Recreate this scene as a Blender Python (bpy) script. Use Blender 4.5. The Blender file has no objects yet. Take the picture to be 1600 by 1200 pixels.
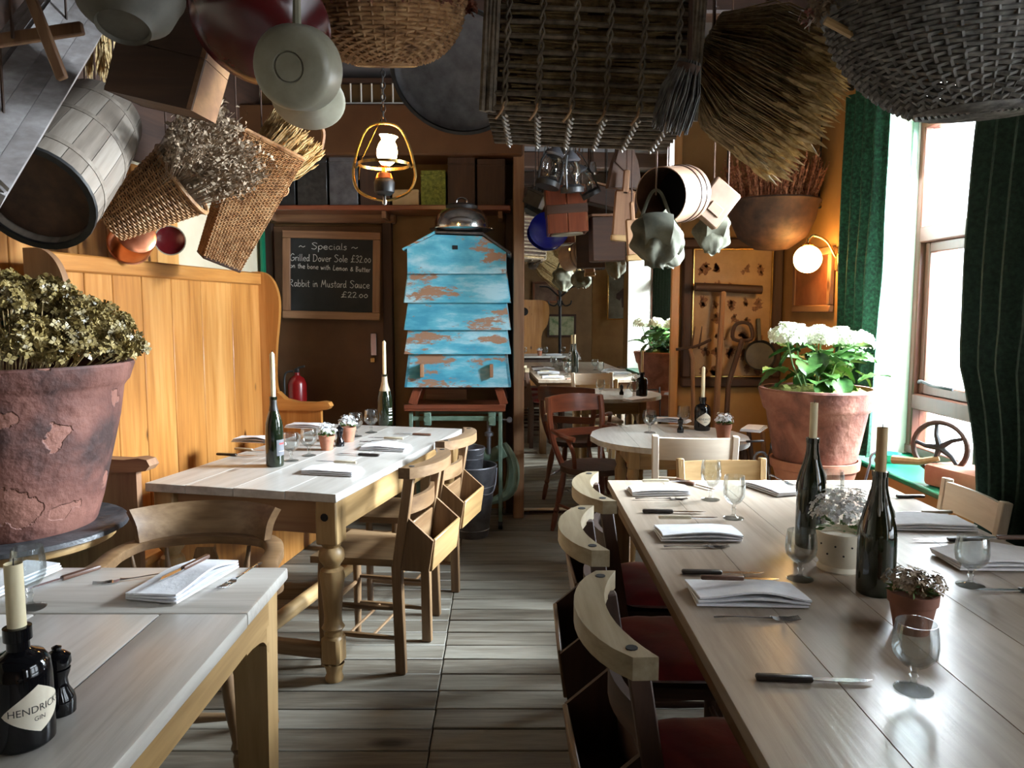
import bpy, bmesh, math, random
from mathutils import Matrix, Vector, noise
R = math.radians
pi = math.pi
rnd = random.Random(7)
scene = bpy.context.scene
COL = scene.collection

# ---------------------------------------------------------------- camera
F_PX, PITCH, CAM_H = 1200.0, R(5.47), 1.44
cd = bpy.data.cameras.new('camera')
cam = bpy.data.objects.new('camera', cd)
COL.objects.link(cam)
cd.sensor_width = 36.0
cd.lens = 36.0 * F_PX / 1600.0
cd.clip_start = 0.02
cam.location = (0, 0, CAM_H)
cam.rotation_euler = (R(90) - PITCH, 0, 0)
scene.camera = cam

# ---------------------------------------------------------------- world and daylight
w = bpy.data.worlds.new('world')
scene.world = w
w.use_nodes = True
wb = w.node_tree.nodes['Background']
wb.inputs['Color'].default_value = (0.86, 0.94, 1.0, 1)
wb.inputs['Strength'].default_value = 7.0


def area(name, loc, target, sx, sy, power, col):
    d = bpy.data.lights.new(name, 'AREA')
    d.shape = 'RECTANGLE'
    d.size, d.size_y = sx, sy
    d.energy = power
    d.color = col
    o = bpy.data.objects.new(name, d)
    COL.objects.link(o)
    o.location = loc
    o.rotation_euler = (Vector(target) - Vector(loc)).to_track_quat('-Z', 'Y').to_euler()
    return o


# sky light entering through the real window openings of the right wall
area('window_daylight', (3.15, 3.45, 2.6), (0.0, 2.8, 0.5), 1.8, 1.5, 2250, (0.79, 0.91, 1.0))
area('window_low_daylight', (2.55, 3.5, 1.75), (0.6, 3.1, 0.75), 1.5, 1.4, 300, (0.82, 0.92, 1.0))
area('side_window_daylight', (2.9, 0.9, 2.45), (-0.6, 1.7, 0.6), 1.4, 1.2, 12, (0.86, 0.94, 1.0))
area('rear_window_daylight', (3.5, -1.6, 2.3), (0.6, -1.0, 0.7), 1.3, 1.2, 55, (0.9, 0.95, 1.0))

scene.view_settings.view_transform = 'Standard'
scene.view_settings.look = 'None'
scene.view_settings.exposure = 0.5
scene.view_settings.gamma = 1.0
scene.view_settings.use_curve_mapping = False


# ---------------------------------------------------------------- pixel rays
def ray(x, y):
    a = (x - 800) / F_PX
    b = -(y - 600) / F_PX
    return Vector((a, math.cos(PITCH) + b * math.sin(PITCH), -math.sin(PITCH) + b * math.cos(PITCH)))


def P(x, y, z=None, D=None, X=None):
    r = ray(x, y)
    t = (z - CAM_H) / r.z if z is not None else (D / r.y if D is not None else X / r.x)
    return Vector((0, 0, CAM_H)) + r * t


MIR_P = Vector((0.57, 5.36, 0))
MIR_A = R(1.6)
MIR_N = Vector((math.sin(MIR_A), -math.cos(MIR_A), 0))


def PM(x, y, D):
    """point at depth D that the wall mirror shows at pixel x, y"""
    o = Vector((0, 0, CAM_H))
    r = ray(x, y)
    t = (MIR_P - o).dot(MIR_N) / r.dot(MIR_N)
    h = o + r * t
    q = r - 2 * r.dot(MIR_N) * MIR_N
    return h + q * ((D - h.y) / q.y)


# ---------------------------------------------------------------- mesh helpers
def T(loc=(0, 0, 0), rz=0, rx=0, ry=0, s=1):
    return Matrix.Translation(loc) @ Matrix.Rotation(rz, 4, 'Z') @ Matrix.Rotation(ry, 4, 'Y') @ Matrix.Rotation(rx, 4, 'X') @ Matrix.Scale(s, 4)


def frame(o, z, x=(1, 0, 0)):
    """matrix at o whose local z runs along z and local x lies near x"""
    z = Vector(z).normalized()
    x = Vector(x)
    x = (x - z * x.dot(z)).normalized()
    y = z.cross(x)
    m = Matrix((x, y, z)).transposed().to_4x4()
    m.translation = Vector(o)
    return m


def crom(pts, k=6, closed=False):
    pts = [Vector(p) for p in pts]
    n = len(pts)
    out = []
    for i in range(n if closed else n - 1):
        if closed:
            a, b, c, d = pts[i - 1], pts[i], pts[(i + 1) % n], pts[(i + 2) % n]
        else:
            a, b, c, d = pts[max(i - 1, 0)], pts[i], pts[i + 1], pts[min(i + 2, n - 1)]
        for j in range(k):
            t = j / k
            out.append(0.5 * (2 * b + (c - a) * t + (2 * a - 5 * b + 4 * c - d) * t * t + (3 * b - a - 3 * c + d) * t ** 3))
    if not closed:
        out.append(pts[-1])
    return out


class MB:
    def __init__(self):
        self.v, self.f = [], []

    def add(self, vs, fs, M=None):
        o = len(self.v)
        if M is not None:
            vs = [M @ Vector(p) for p in vs]
        self.v += [tuple(p) for p in vs]
        self.f += [tuple(i + o for i in f) for f in fs]
        return self

    def box(self, c, s, M=None):
        x, y, z = c
        a, b, d = s[0] / 2, s[1] / 2, s[2] / 2
        vs = [(x + i * a, y + j * b, z + k * d) for i in (-1, 1) for j in (-1, 1) for k in (-1, 1)]
        return self.add(vs, [(0, 1, 3, 2), (4, 6, 7, 5), (0, 4, 5, 1), (2, 3, 7, 6), (0, 2, 6, 4), (1, 5, 7, 3)], M)

    def rbox(self, c, s, b=0.004, M=None, seg=1):
        bm = bmesh.new()
        bmesh.ops.create_cube(bm, size=1)
        for v in bm.verts:
            v.co = Vector((v.co.x * s[0] + c[0], v.co.y * s[1] + c[1], v.co.z * s[2] + c[2]))
        b = min(b, min(s) * 0.45)
        bmesh.ops.bevel(bm, geom=bm.edges[:], offset=b, segments=seg, affect='EDGES', profile=0.5)
        bm.verts.index_update()
        self.add([v.co.copy() for v in bm.verts], [[v.index for v in f.verts] for f in bm.faces], M)
        bm.free()
        return self

    def bar(self, a, b, w, d, x=(0, 0, 1), bev=0.003):
        """rectangular bar from a to b, w wide along x hint, d deep"""
        a, b = Vector(a), Vector(b)
        L = (b - a).length
        return self.rbox((0, 0, L / 2), (w, d, L), bev, frame(a, b - a, x))

    def tube(self, pts, r, n=8, caps=True, closed=False, M=None, flat=1.0):
        pts = [Vector(p) for p in pts]
        m = len(pts)
        rs = r if hasattr(r, '__len__') else [r] * m
        vs, fs = [], []
        up = None
        for i, p in enumerate(pts):
            if closed:
                t = pts[(i + 1) % m] - pts[i - 1]
            else:
                t = pts[min(i + 1, m - 1)] - pts[max(i - 1, 0)]
            if t.length < 1e-9:
                t = Vector((0, 0, 1))
            t.normalize()
            if up is None:
                h = Vector((0, 0, 1)) if abs(t.z) < 0.9 else Vector((1, 0, 0))
                up = (h - t * h.dot(t)).normalized()
            else:
                up = up - t * up.dot(t)
                if up.length < 1e-6:
                    up = t.orthogonal()
                up.normalize()
            s = t.cross(up)
            for k in range(n):
                a = 2 * pi * k / n
                vs.append(p + (s * math.cos(a) * flat + up * math.sin(a)) * rs[i])
        for i in range(m if closed else m - 1):
            j = (i + 1) % m
            for k in range(n):
                l = (k + 1) % n
                fs.append((i * n + k, i * n + l, j * n + l, j * n + k))
        if caps and not closed:
            fs.append(tuple(range(n))[::-1])
            fs.append(tuple((m - 1) * n + k for k in range(n)))
        return self.add(vs, fs, M)

    def lathe(self, prof, n=24, M=None, wob=0.0, cap=False):
        vs, fs = [], []
        m = len(prof)
        for i, (r, z) in enumerate(prof):
            for k in range(n):
                a = 2 * pi * k / n
                q = 1 + wob * noise.noise((math.cos(a) * 2, math.sin(a) * 2, z * 9)) if wob else 1
                vs.append((max(r, 1e-5) * q * math.cos(a), max(r, 1e-5) * q * math.sin(a), z))
        for i in range(m - 1):
            for k in range(n):
                l = (k + 1) % n
                fs.append((i * n + k, i * n + l, (i + 1) * n + l, (i + 1) * n + k))
        if cap and prof[0][0] > 1e-4:
            fs.append(tuple(range(n))[::-1])
        if cap and prof[-1][0] > 1e-4:
            fs.append(tuple((m - 1) * n + k for k in range(n)))
        return self.add(vs, fs, M)

    def prism(self, out, h, M=None):
        """outline in local xy, thickness h along z (centred)"""
        n = len(out)
        vs = [(p[0], p[1], -h / 2) for p in out] + [(p[0], p[1], h / 2) for p in out]
        fs = [tuple(range(n))[::-1], tuple(range(n, 2 * n))]
        fs += [(i, (i + 1) % n, n + (i + 1) % n, n + i) for i in range(n)]
        return self.add(vs, fs, M)

    def sheet(self, S, nu, nv, th=0.0, M=None):
        """surface S(u,v), u v in 0..1, with thickness th"""
        g = [[Vector(S(i / nu, j / nv)) for j in range(nv + 1)] for i in range(nu + 1)]
        w_ = nv + 1
        vs = [p for row in g for p in row]
        fs = [(i * w_ + j, (i + 1) * w_ + j, (i + 1) * w_ + j + 1, i * w_ + j + 1) for i in range(nu) for j in range(nv)]
        if th:
            nn = []
            for i in range(nu + 1):
                for j in range(nv + 1):
                    a = g[min(i + 1, nu)][j] - g[max(i - 1, 0)][j]
                    b = g[i][min(j + 1, nv)] - g[i][max(j - 1, 0)]
                    c = a.cross(b)
                    nn.append(c.normalized() if c.length > 1e-9 else Vector((0, 0, 1)))
            N = len(vs)
            vs = vs + [p - q * th for p, q in zip(vs, nn)]
            fs = fs + [tuple(N + k for k in f)[::-1] for f in fs]
            rim = [i * w_ for i in range(nu + 1)] + [nu * w_ + j for j in range(1, nv + 1)] + [i * w_ + nv for i in range(nu - 1, -1, -1)] + [j for j in range(nv - 1, 0, -1)]
            for a, b in zip(rim, rim[1:] + rim[:1]):
                fs.append((b, a, a + N, b + N))
        return self.add(vs, fs, M)

    def mesh(self, name, smooth=40):
        me = bpy.data.meshes.new(name)
        me.from_pydata(self.v, [], self.f)
        bm = bmesh.new()
        bm.from_mesh(me)
        bmesh.ops.recalc_face_normals(bm, faces=bm.faces)
        bm.to_mesh(me)
        bm.free()
        if smooth:
            me.shade_smooth()
            me.set_sharp_from_angle(angle=R(smooth))
        me.update()
        return me


def obj(name, data, mat=None, parent=None, M=None):
    me = data.mesh(name) if isinstance(data, MB) else data
    if mat is not None and len(me.materials) == 0:
        me.materials.append(mat)
    o = bpy.data.objects.new(name, me)
    COL.objects.link(o)
    if parent:
        o.parent = parent
    if M is not None:
        o.matrix_local = M
    return o


def tag(o, label, cat, group=None):
    o['label'] = label
    o['category'] = cat
    if group:
        o['group'] = group
    return o


def thing(name, label, cat, M=None, group=None):
    o = bpy.data.objects.new(name, None)
    o.empty_display_size = 0.05
    COL.objects.link(o)
    if M is not None:
        o.matrix_local = M
    return tag(o, label, cat, group)


def solo(name, data, mat, label, cat, M=None, group=None):
    return tag(obj(name, data, mat, None, M), label, cat, group)


def struct(name, data, mat, M=None):
    o = obj(name, data, mat, None, M)
    o['kind'] = 'structure'
    return o


KIDS = {}


def dup(root, M, label=None, group=None):
    r = root.copy()
    COL.objects.link(r)
    r.matrix_local = M
    if label:
        r['label'] = label
    if group:
        r['group'] = group
    for ch in KIDS.get(root.name) or [o for o in bpy.data.objects if o.parent == root]:
        c = ch.copy()
        COL.objects.link(c)
        c.parent = r
        for g in [o for o in bpy.data.objects if o.parent == ch]:
            d = g.copy()
            COL.objects.link(d)
            d.parent = c
    return r


# ---------------------------------------------------------------- materials
def node_mat(name):
    m = bpy.data.materials.new(name)
    m.use_nodes = True
    nt = m.node_tree
    b = nt.nodes['Principled BSDF']
    return m, nt, b


def ramp(nt, stops):
    r = nt.nodes.new('ShaderNodeValToRGB')
    e = r.color_ramp.elements
    while len(e) < len(stops):
        e.new(0.5)
    for k, (p, c) in zip(e, stops):
        k.position = p
        k.color = (*c, 1)
    return r


def wood(name, cols, axis='X', scale=9, rough=0.5, bump=0.15, knots=0.0, rand=0.25, stretch=0.07, coat=0.0):
    m, nt, b = node_mat(name)
    N, L = nt.nodes.new, nt.links.new
    tc = N('ShaderNodeTexCoord')
    mp = N('ShaderNodeMapping')
    s = [1.0, 1.0, 1.0]
    s['XYZ'.index(axis)] = stretch
    mp.inputs['Scale'].default_value = s
    oi = N('ShaderNodeObjectInfo')
    ad = N('ShaderNodeVectorMath')
    ad.operation = 'ADD'
    mu = N('ShaderNodeVectorMath')
    mu.operation = 'SCALE'
    mu.inputs['Scale'].default_value = 13.0
    cx = N('ShaderNodeCombineXYZ')
    for i in range(3):
        L(oi.outputs['Random'], cx.inputs[i])
    L(cx.outputs[0], mu.inputs[0])
    L(tc.outputs['Object'], ad.inputs[0])
    L(mu.outputs[0], ad.inputs[1])
    L(ad.outputs[0], mp.inputs['Vector'])
    n1 = N('ShaderNodeTexNoise')
    n1.inputs['Scale'].default_value = scale
    n1.inputs['Detail'].default_value = 6
    n1.inputs['Roughness'].default_value = 0.65
    n1.inputs['Distortion'].default_value = 0.6
    L(mp.outputs[0], n1.inputs['Vector'])
    n2 = N('ShaderNodeTexNoise')
    n2.inputs['Scale'].default_value = scale * 6
    n2.inputs['Detail'].default_value = 3
    L(mp.outputs[0], n2.inputs['Vector'])
    mx = N('ShaderNodeMath')
    mx.operation = 'MULTIPLY_ADD'
    mx.inputs[1].default_value = 0.35
    L(n2.outputs[0], mx.inputs[0])
    sc = N('ShaderNodeMath')
    sc.operation = 'MULTIPLY_ADD'
    sc.inputs[1].default_value = 0.9
    sc.inputs[2].default_value = -0.14
    L(n1.outputs[0], sc.inputs[0])
    L(sc.outputs[0], mx.inputs[2])
    rr = N('ShaderNodeMath')
    rr.operation = 'MULTIPLY_ADD'
    rr.inputs[1].default_value = rand * 0.5
    L(oi.outputs['Random'], rr.inputs[0])
    L(mx.outputs[0], rr.inputs[2])
    k = len(cols)
    cr = ramp(nt, [(0.28 + 0.5 * i / max(k - 1, 1), c) for i, c in enumerate(cols)])
    L(rr.outputs[0], cr.inputs[0])
    col = cr.outputs[0]
    if knots:
        vo = N('ShaderNodeTexVoronoi')
        vo.inputs['Scale'].default_value = knots
        m2 = N('ShaderNodeMapping')
        s2 = [1.0, 1.0, 1.0]
        s2['XYZ'.index(axis)] = 0.45
        m2.inputs['Scale'].default_value = s2
        L(ad.outputs[0], m2.inputs['Vector'])
        L(m2.outputs[0], vo.inputs['Vector'])
        kr = ramp(nt, [(0.035, (1, 1, 1)), (0.09, (0, 0, 0))])
        L(vo.outputs['Distance'], kr.inputs[0])
        mix = N('ShaderNodeMix')
        mix.data_type = 'RGBA'
        L(kr.outputs[0], mix.inputs['Factor'])
        L(col, mix.inputs['A'])
        mix.inputs['B'].default_value = (*[c * 0.3 for c in cols[0]], 1)
        col = mix.outputs['Result']
    L(col, b.inputs['Base Color'])
    b.inputs['Roughness'].default_value = rough
    b.inputs['Coat Weight'].default_value = coat
    b.inputs['Coat Roughness'].default_value = 0.2
    bp = N('ShaderNodeBump')
    bp.inputs['Strength'].default_value = bump
    bp.inputs['Distance'].default_value = 0.01
    L(mx.outputs[0], bp.inputs['Height'])
    L(bp.outputs[0], b.inputs['Normal'])
    return m


def mottled(name, cols, scale=8, rough=0.7, bump=0.2, metal=0.0, detail=5, rand=0.0, dist=0.0, stops=None, spec=None, bscale=None):
    m, nt, b = node_mat(name)
    N, L = nt.nodes.new, nt.links.new
    tc = N('ShaderNodeTexCoord')
    n1 = N('ShaderNodeTexNoise')
    n1.inputs['Scale'].default_value = scale
    n1.inputs['Detail'].default_value = detail
    n1.inputs['Roughness'].default_value = 0.6
    n1.inputs['Distortion'].default_value = dist
    L(tc.outputs['Object'], n1.inputs['Vector'])
    oi = N('ShaderNodeObjectInfo')
    rr = N('ShaderNodeMath')
    rr.operation = 'MULTIPLY_ADD'
    rr.inputs[1].default_value = rand
    L(oi.outputs['Random'], rr.inputs[0])
    sb = N('ShaderNodeMath')
    sb.operation = 'SUBTRACT'
    sb.inputs[1].default_value = rand * 0.5
    L(n1.outputs[0], sb.inputs[0])
    L(sb.outputs[0], rr.inputs[2])
    k = len(cols)
    cr = ramp(nt, stops or [(0.33 + 0.34 * i / max(k - 1, 1), c) for i, c in enumerate(cols)]) if k > 1 else None
    if cr:
        L(rr.outputs[0], cr.inputs[0])
        L(cr.outputs[0], b.inputs['Base Color'])
    else:
        b.inputs['Base Color'].default_value = (*cols[0], 1)
    b.inputs['Roughness'].default_value = rough
    b.inputs['Metallic'].default_value = metal
    if spec is not None:
        b.inputs['Specular IOR Level'].default_value = spec
    if bump:
        bp = N('ShaderNodeBump')
        bp.inputs['Strength'].default_value = bump
        bp.inputs['Distance'].default_value = 0.01
        if bscale:
            n3 = N('ShaderNodeTexNoise')
            n3.inputs['Scale'].default_value = bscale
            n3.inputs['Detail'].default_value = 3
            L(tc.outputs['Object'], n3.inputs['Vector'])
            L(n3.outputs[0], bp.inputs['Height'])
        else:
            L(n1.outputs[0], bp.inputs['Height'])
        L(bp.outputs[0], b.inputs['Normal'])
    return m


def plain(name, c, rough=0.5, metal=0.0, **kw):
    return mottled(name, [c], rough=rough, metal=metal, bump=0, **kw)


def glassy(name, tint=(0.95, 0.97, 0.97), base=0.03, rough=0.02):
    """thin clear glass: light passes straight through, edges and glints reflect"""
    m = bpy.data.materials.new(name)
    m.use_nodes = True
    nt = m.node_tree
    nt.nodes.clear()
    N, L = nt.nodes.new, nt.links.new
    o = N('ShaderNodeOutputMaterial')
    t = N('ShaderNodeBsdfTransparent')
    t.inputs[0].default_value = (*tint, 1)
    g = N('ShaderNodeBsdfGlossy')
    g.inputs['Roughness'].default_value = rough
    lw = N('ShaderNodeLayerWeight')
    lw.inputs['Blend'].default_value = 0.35
    pw = N('ShaderNodeMath')
    pw.operation = 'MULTIPLY_ADD'
    pw.inputs[1].default_value = 0.48
    pw.inputs[2].default_value = base
    L(lw.outputs['Fresnel'], pw.inputs[0])
    mx = N('ShaderNodeMixShader')
    L(pw.outputs[0], mx.inputs[0])
    L(t.outputs[0], mx.inputs[1])
    L(g.outputs[0], mx.inputs[2])
    L(mx.outputs[0], o.inputs[0])
    return m


def glow(name, col, st):
    m, nt, b = node_mat(name)
    b.inputs['Base Color'].default_value = (*col, 1)
    b.inputs['Emission Color'].default_value = (*col, 1)
    b.inputs['Emission Strength'].default_value = st
    return m


PINE = [(0.25, 0.085, 0.016), (0.46, 0.19, 0.042), (0.62, 0.31, 0.095)]
TOP = [(0.30, 0.265, 0.225), (0.46, 0.425, 0.38), (0.57, 0.54, 0.495)]
OAK = [(0.085, 0.042, 0.018), (0.175, 0.098, 0.045), (0.28, 0.175, 0.09)]
GOLD = [(0.17, 0.09, 0.03), (0.33, 0.20, 0.08), (0.46, 0.30, 0.14)]
DARKW = [(0.022, 0.010, 0.006), (0.05, 0.022, 0.012), (0.085, 0.038, 0.02)]
FLOORC = [(0.05, 0.036, 0.024), (0.125, 0.105, 0.078), (0.225, 0.205, 0.165)]
MT = {}
for ax in 'XYZ':
    MT['pine' + ax] = wood('orange_pine_' + ax, PINE, ax, 7, 0.42, 0.08, 5.0, 0.3, coat=0.15)
    MT['top' + ax] = wood('scrubbed_pine_' + ax, TOP, ax, 10, 0.30, 0.10, 3.5, 0.25)
    MT['oak' + ax] = wood('worn_oak_' + ax, OAK, ax, 11, 0.42, 0.12, 0, 0.2)
    MT['gold' + ax] = wood('golden_pine_' + ax, GOLD, ax, 9, 0.45, 0.15, 4, 0.2)
    MT['dark' + ax] = wood('dark_wood_' + ax, DARKW, ax, 9, 0.65, 0.15, 0, 0.25)
    MT['red' + ax] = wood('mahogany_' + ax, [(0.07, 0.016, 0.008), (0.17, 0.045, 0.02), (0.28, 0.085, 0.04)], ax, 9, 0.3, 0.06, 0, 0.2, coat=0.4)
    MT['cream' + ax] = wood('pale_painted_wood_' + ax, [(0.42, 0.32, 0.23), (0.58, 0.47, 0.36), (0.68, 0.58, 0.46)], ax, 9, 0.45, 0.08, 0, 0.2)
    MT['grey' + ax] = wood('weathered_grey_wood_' + ax, [(0.10, 0.085, 0.08), (0.24, 0.21, 0.20), (0.42, 0.39, 0.38)], ax, 8, 0.6, 0.2, 4, 0.3)
    MT['brown' + ax] = wood('brown_box_wood_' + ax, [(0.12, 0.05, 0.025), (0.24, 0.12, 0.06), (0.36, 0.20, 0.10)], ax, 8, 0.55, 0.15, 4, 0.3)
MT['barrel'] = wood('brown_grey_stave', [(0.085, 0.065, 0.05), (0.20, 0.16, 0.125), (0.34, 0.29, 0.24)], 'Z', 7, 0.6, 0.2, 4, 0.3)
MT['stoneware'] = mottled('dull_stoneware', [(0.06, 0.05, 0.035), (0.11, 0.095, 0.07)], 8, 0.6, 0.1)
for ax in 'XY':
    MT['rtop' + ax] = wood('brown_scrubbed_top_' + ax, [(0.25, 0.185, 0.13), (0.39, 0.315, 0.245), (0.48, 0.41, 0.335)], ax, 10, 0.28, 0.10, 0, 0.2)
MT['crest'] = wood('pale_worn_crest', [(0.16, 0.115, 0.06), (0.30, 0.235, 0.145), (0.42, 0.345, 0.24)], 'Y', 12, 0.4, 0.12, 0, 0.2)
MT['floor'] = wood('worn_floorboard', FLOORC, 'X', 9, 0.55, 0.5, 2.2, 0.55, stretch=0.1)
MT['joint'] = plain('dark_joint', (0.015, 0.012, 0.01), 0.9)
MT['ochre'] = mottled('ochre_plaster', [(0.30, 0.15, 0.045), (0.40, 0.22, 0.07)], 3, 0.75, 0.1)
MT['cream_wall'] = mottled('cream_plaster', [(0.55, 0.45, 0.30), (0.64, 0.55, 0.40)], 3, 0.75, 0.1)
MT['reveal'] = mottled('white_reveal_paint', [(0.80, 0.77, 0.68), (0.86, 0.83, 0.76)], 4, 0.6, 0.05)
MT['ceil'] = mottled('shaded_ceiling', [(0.10, 0.10, 0.11), (0.17, 0.17, 0.19)], 2, 0.8, 0.1)  # pale ceiling coloured dark, shadow between the hung things is in the colour
MT['brownwall'] = mottled('brown_gloss_paint', [(0.085, 0.035, 0.014), (0.12, 0.052, 0.02)], 5, 0.4, 0.05)
MT['tan'] = mottled('tan_wall', [(0.17, 0.09, 0.03), (0.23, 0.13, 0.05)], 4, 0.6, 0.05)
MT['green'] = mottled('green_gloss_paint', [(0.0, 0.12, 0.055), (0.005, 0.17, 0.08)], 6, 0.35, 0.05)
MT['iron_green'] = mottled('grey_green_iron', [(0.09, 0.15, 0.11), (0.17, 0.25, 0.19)], 14, 0.45, 0.1)
MT['terracotta'] = mottled('old_terracotta', [(0.10, 0.035, 0.025), (0.23, 0.085, 0.055), (0.34, 0.15, 0.10)], 6, 0.8, 0.5, dist=0.4, bscale=22)
MT['terra_plain'] = mottled('plain_terracotta', [(0.32, 0.12, 0.07), (0.44, 0.19, 0.11)], 9, 0.75, 0.15)
MT['terra_dark'] = mottled('dark_terracotta', [(0.18, 0.07, 0.045), (0.26, 0.11, 0.07)], 9, 0.75, 0.15)
MT['slate'] = mottled('black_slate', [(0.02, 0.02, 0.022), (0.06, 0.06, 0.065)], 20, 0.35, 0.5)
MT['wicker'] = mottled('tan_wicker', [(0.20, 0.09, 0.035), (0.40, 0.21, 0.09), (0.52, 0.32, 0.16)], 30, 0.6, 0.2)
MT['wicker_dark'] = mottled('dark_wicker', [(0.05, 0.035, 0.022), (0.13, 0.095, 0.06), (0.20, 0.15, 0.10)], 30, 0.65, 0.2)
MT['wicker_grey'] = mottled('grey_wicker', [(0.05, 0.045, 0.04), (0.12, 0.11, 0.10), (0.20, 0.185, 0.17)], 30, 0.7, 0.2)
MT['wheat'] = mottled('dried_wheat', [(0.26, 0.16, 0.06), (0.48, 0.33, 0.14), (0.62, 0.46, 0.24)], 40, 0.7, 0)
MT['wheat_dark'] = mottled('dusty_wheat', [(0.13, 0.085, 0.035), (0.27, 0.18, 0.08), (0.40, 0.29, 0.15)], 40, 0.7, 0)
MT['dryflower'] = mottled('dried_pale_flower', [(0.13, 0.08, 0.045), (0.29, 0.205, 0.13), (0.44, 0.34, 0.24)], 35, 0.8, 0)
MT['dryhyd'] = mottled('dried_hydrangea', [(0.07, 0.045, 0.010), (0.22, 0.155, 0.045), (0.48, 0.38, 0.18)], 70, 0.4, 0)
MT['heather'] = mottled('red_heather', [(0.16, 0.045, 0.02), (0.36, 0.12, 0.05), (0.50, 0.22, 0.10)], 50, 0.8, 0)
MT['redflower'] = mottled('dried_red_flower', [(0.10, 0.02, 0.012), (0.22, 0.06, 0.035), (0.33, 0.15, 0.09)], 40, 0.8, 0)
MT['leaf'] = mottled('hydrangea_leaf', [(0.015, 0.06, 0.010), (0.04, 0.13, 0.02), (0.09, 0.22, 0.04)], 14, 0.45, 0.15, rand=0.35)
MT['white_petal'] = mottled('white_petal', [(0.76, 0.78, 0.58), (0.86, 0.87, 0.76)], 20, 0.6, 0)
MT['tiny_petal'] = mottled('tiny_white_petal', [(0.62, 0.62, 0.62), (0.80, 0.80, 0.80)], 60, 0.7, 0)
MT['moss'] = mottled('moss', [(0.10, 0.11, 0.015), (0.26, 0.27, 0.04)], 60, 0.9, 0.8)
MT['stem'] = mottled('green_stem', [(0.07, 0.14, 0.03), (0.14, 0.22, 0.06)], 20, 0.7, 0)
MT['copper'] = mottled('copper', [(0.50, 0.17, 0.085), (0.66, 0.27, 0.15)], 7, 0.28, 0.25, metal=1.0)
MT['brass'] = mottled('brass', [(0.55, 0.34, 0.10), (0.72, 0.48, 0.18)], 9, 0.25, 0.05, metal=1.0)
MT['silver'] = mottled('silver_plate', [(0.62, 0.58, 0.52), (0.74, 0.71, 0.66)], 9, 0.16, 0.05, metal=1.0)
MT['steel'] = plain('cutlery_steel', (0.66, 0.66, 0.67), 0.2, 1.0)
MT['zinc'] = mottled('galvanised_zinc', [(0.10, 0.10, 0.11), (0.20, 0.20, 0.22)], 12, 0.5, 0.15, metal=0.6)
MT['iron'] = mottled('black_iron', [(0.012, 0.012, 0.013), (0.035, 0.033, 0.032)], 14, 0.5, 0.2, metal=0.3)
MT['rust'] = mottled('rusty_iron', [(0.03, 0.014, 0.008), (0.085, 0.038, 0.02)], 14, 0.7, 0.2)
MT['maroon'] = mottled('maroon_enamel', [(0.065, 0.004, 0.006), (0.10, 0.007, 0.009)], 5, 0.22, 0.03)
MT['enamel'] = mottled('cream_enamel', [(0.22, 0.20, 0.14), (0.36, 0.33, 0.25)], 7, 0.4, 0.05)
MT['blue'] = plain('blue_enamel', (0.006, 0.012, 0.36), 0.25)
MT['bottle'] = mottled('dark_green_bottle_glass', [(0.004, 0.008, 0.004), (0.012, 0.018, 0.007)], 5, 0.07, 0, spec=0.8)
MT['black_glass'] = plain('black_glass', (0.004, 0.004, 0.005), 0.08)
MT['foil'] = mottled('bottle_foil', [(0.02, 0.018, 0.016), (0.05, 0.045, 0.04)], 30, 0.4, 0.2)
MT['gold_foil'] = mottled('pale_gold_foil', [(0.42, 0.34, 0.22), (0.55, 0.46, 0.33)], 30, 0.4, 0.1, metal=0.3)
MT['wax'] = mottled('candle_wax', [(0.72, 0.60, 0.36), (0.80, 0.70, 0.48)], 10, 0.5, 0.05)
MT['wax_brown'] = mottled('honey_wax', [(0.40, 0.26, 0.12), (0.50, 0.34, 0.17)], 10, 0.5, 0.05)
MT['drip'] = mottled('grey_wax_drips', [(0.16, 0.15, 0.13), (0.30, 0.28, 0.25)], 25, 0.55, 0.2)
MT['paper'] = mottled('cream_label', [(0.66, 0.58, 0.45), (0.74, 0.67, 0.54)], 14, 0.7, 0.03)
MT['paper_dark'] = mottled('grey_label', [(0.09, 0.09, 0.10), (0.15, 0.15, 0.16)], 14, 0.6, 0.03)
MT['ink'] = plain('label_ink', (0.03, 0.025, 0.022), 0.7)
MT['red_ink'] = plain('red_ink', (0.35, 0.03, 0.03), 0.7)
MT['white_ink'] = plain('white_ink', (0.7, 0.7, 0.68), 0.7)
MT['linen'] = mottled('white_linen', [(0.74, 0.74, 0.77), (0.83, 0.83, 0.86)], 40, 0.85, 0.25)
MT['handle'] = mottled('black_knife_handle', [(0.010, 0.008, 0.007), (0.03, 0.02, 0.016)], 30, 0.35, 0.05)
MT['handle_brown'] = wood('brown_knife_handle', [(0.05, 0.022, 0.014), (0.11, 0.05, 0.03), (0.18, 0.09, 0.055)], 'X', 30, 0.4, 0.05)
MT['ivory'] = mottled('bone_handle', [(0.42, 0.34, 0.22), (0.56, 0.48, 0.34)], 30, 0.4, 0.05)
MT['velvet'] = mottled('red_velvet', [(0.17, 0.004, 0.008), (0.30, 0.010, 0.018)], 12, 0.85, 0.2)
MT['velvet'].node_tree.nodes['Principled BSDF'].inputs['Sheen Weight'].default_value = 0.4
MT['curtain'] = mottled('green_velvet_curtain', [(0.002, 0.025, 0.012), (0.007, 0.06, 0.030), (0.018, 0.12, 0.065)], 60, 0.85, 0.4, detail=3)
MT['curtain_dark'] = mottled('dark_green_curtain', [(0.006, 0.020, 0.014), (0.015, 0.045, 0.032)], 60, 0.9, 0.4, detail=3)
MT['board'] = mottled('chalkboard', [(0.008, 0.009, 0.009), (0.018, 0.019, 0.019)], 6, 0.75, 0.03)
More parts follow.
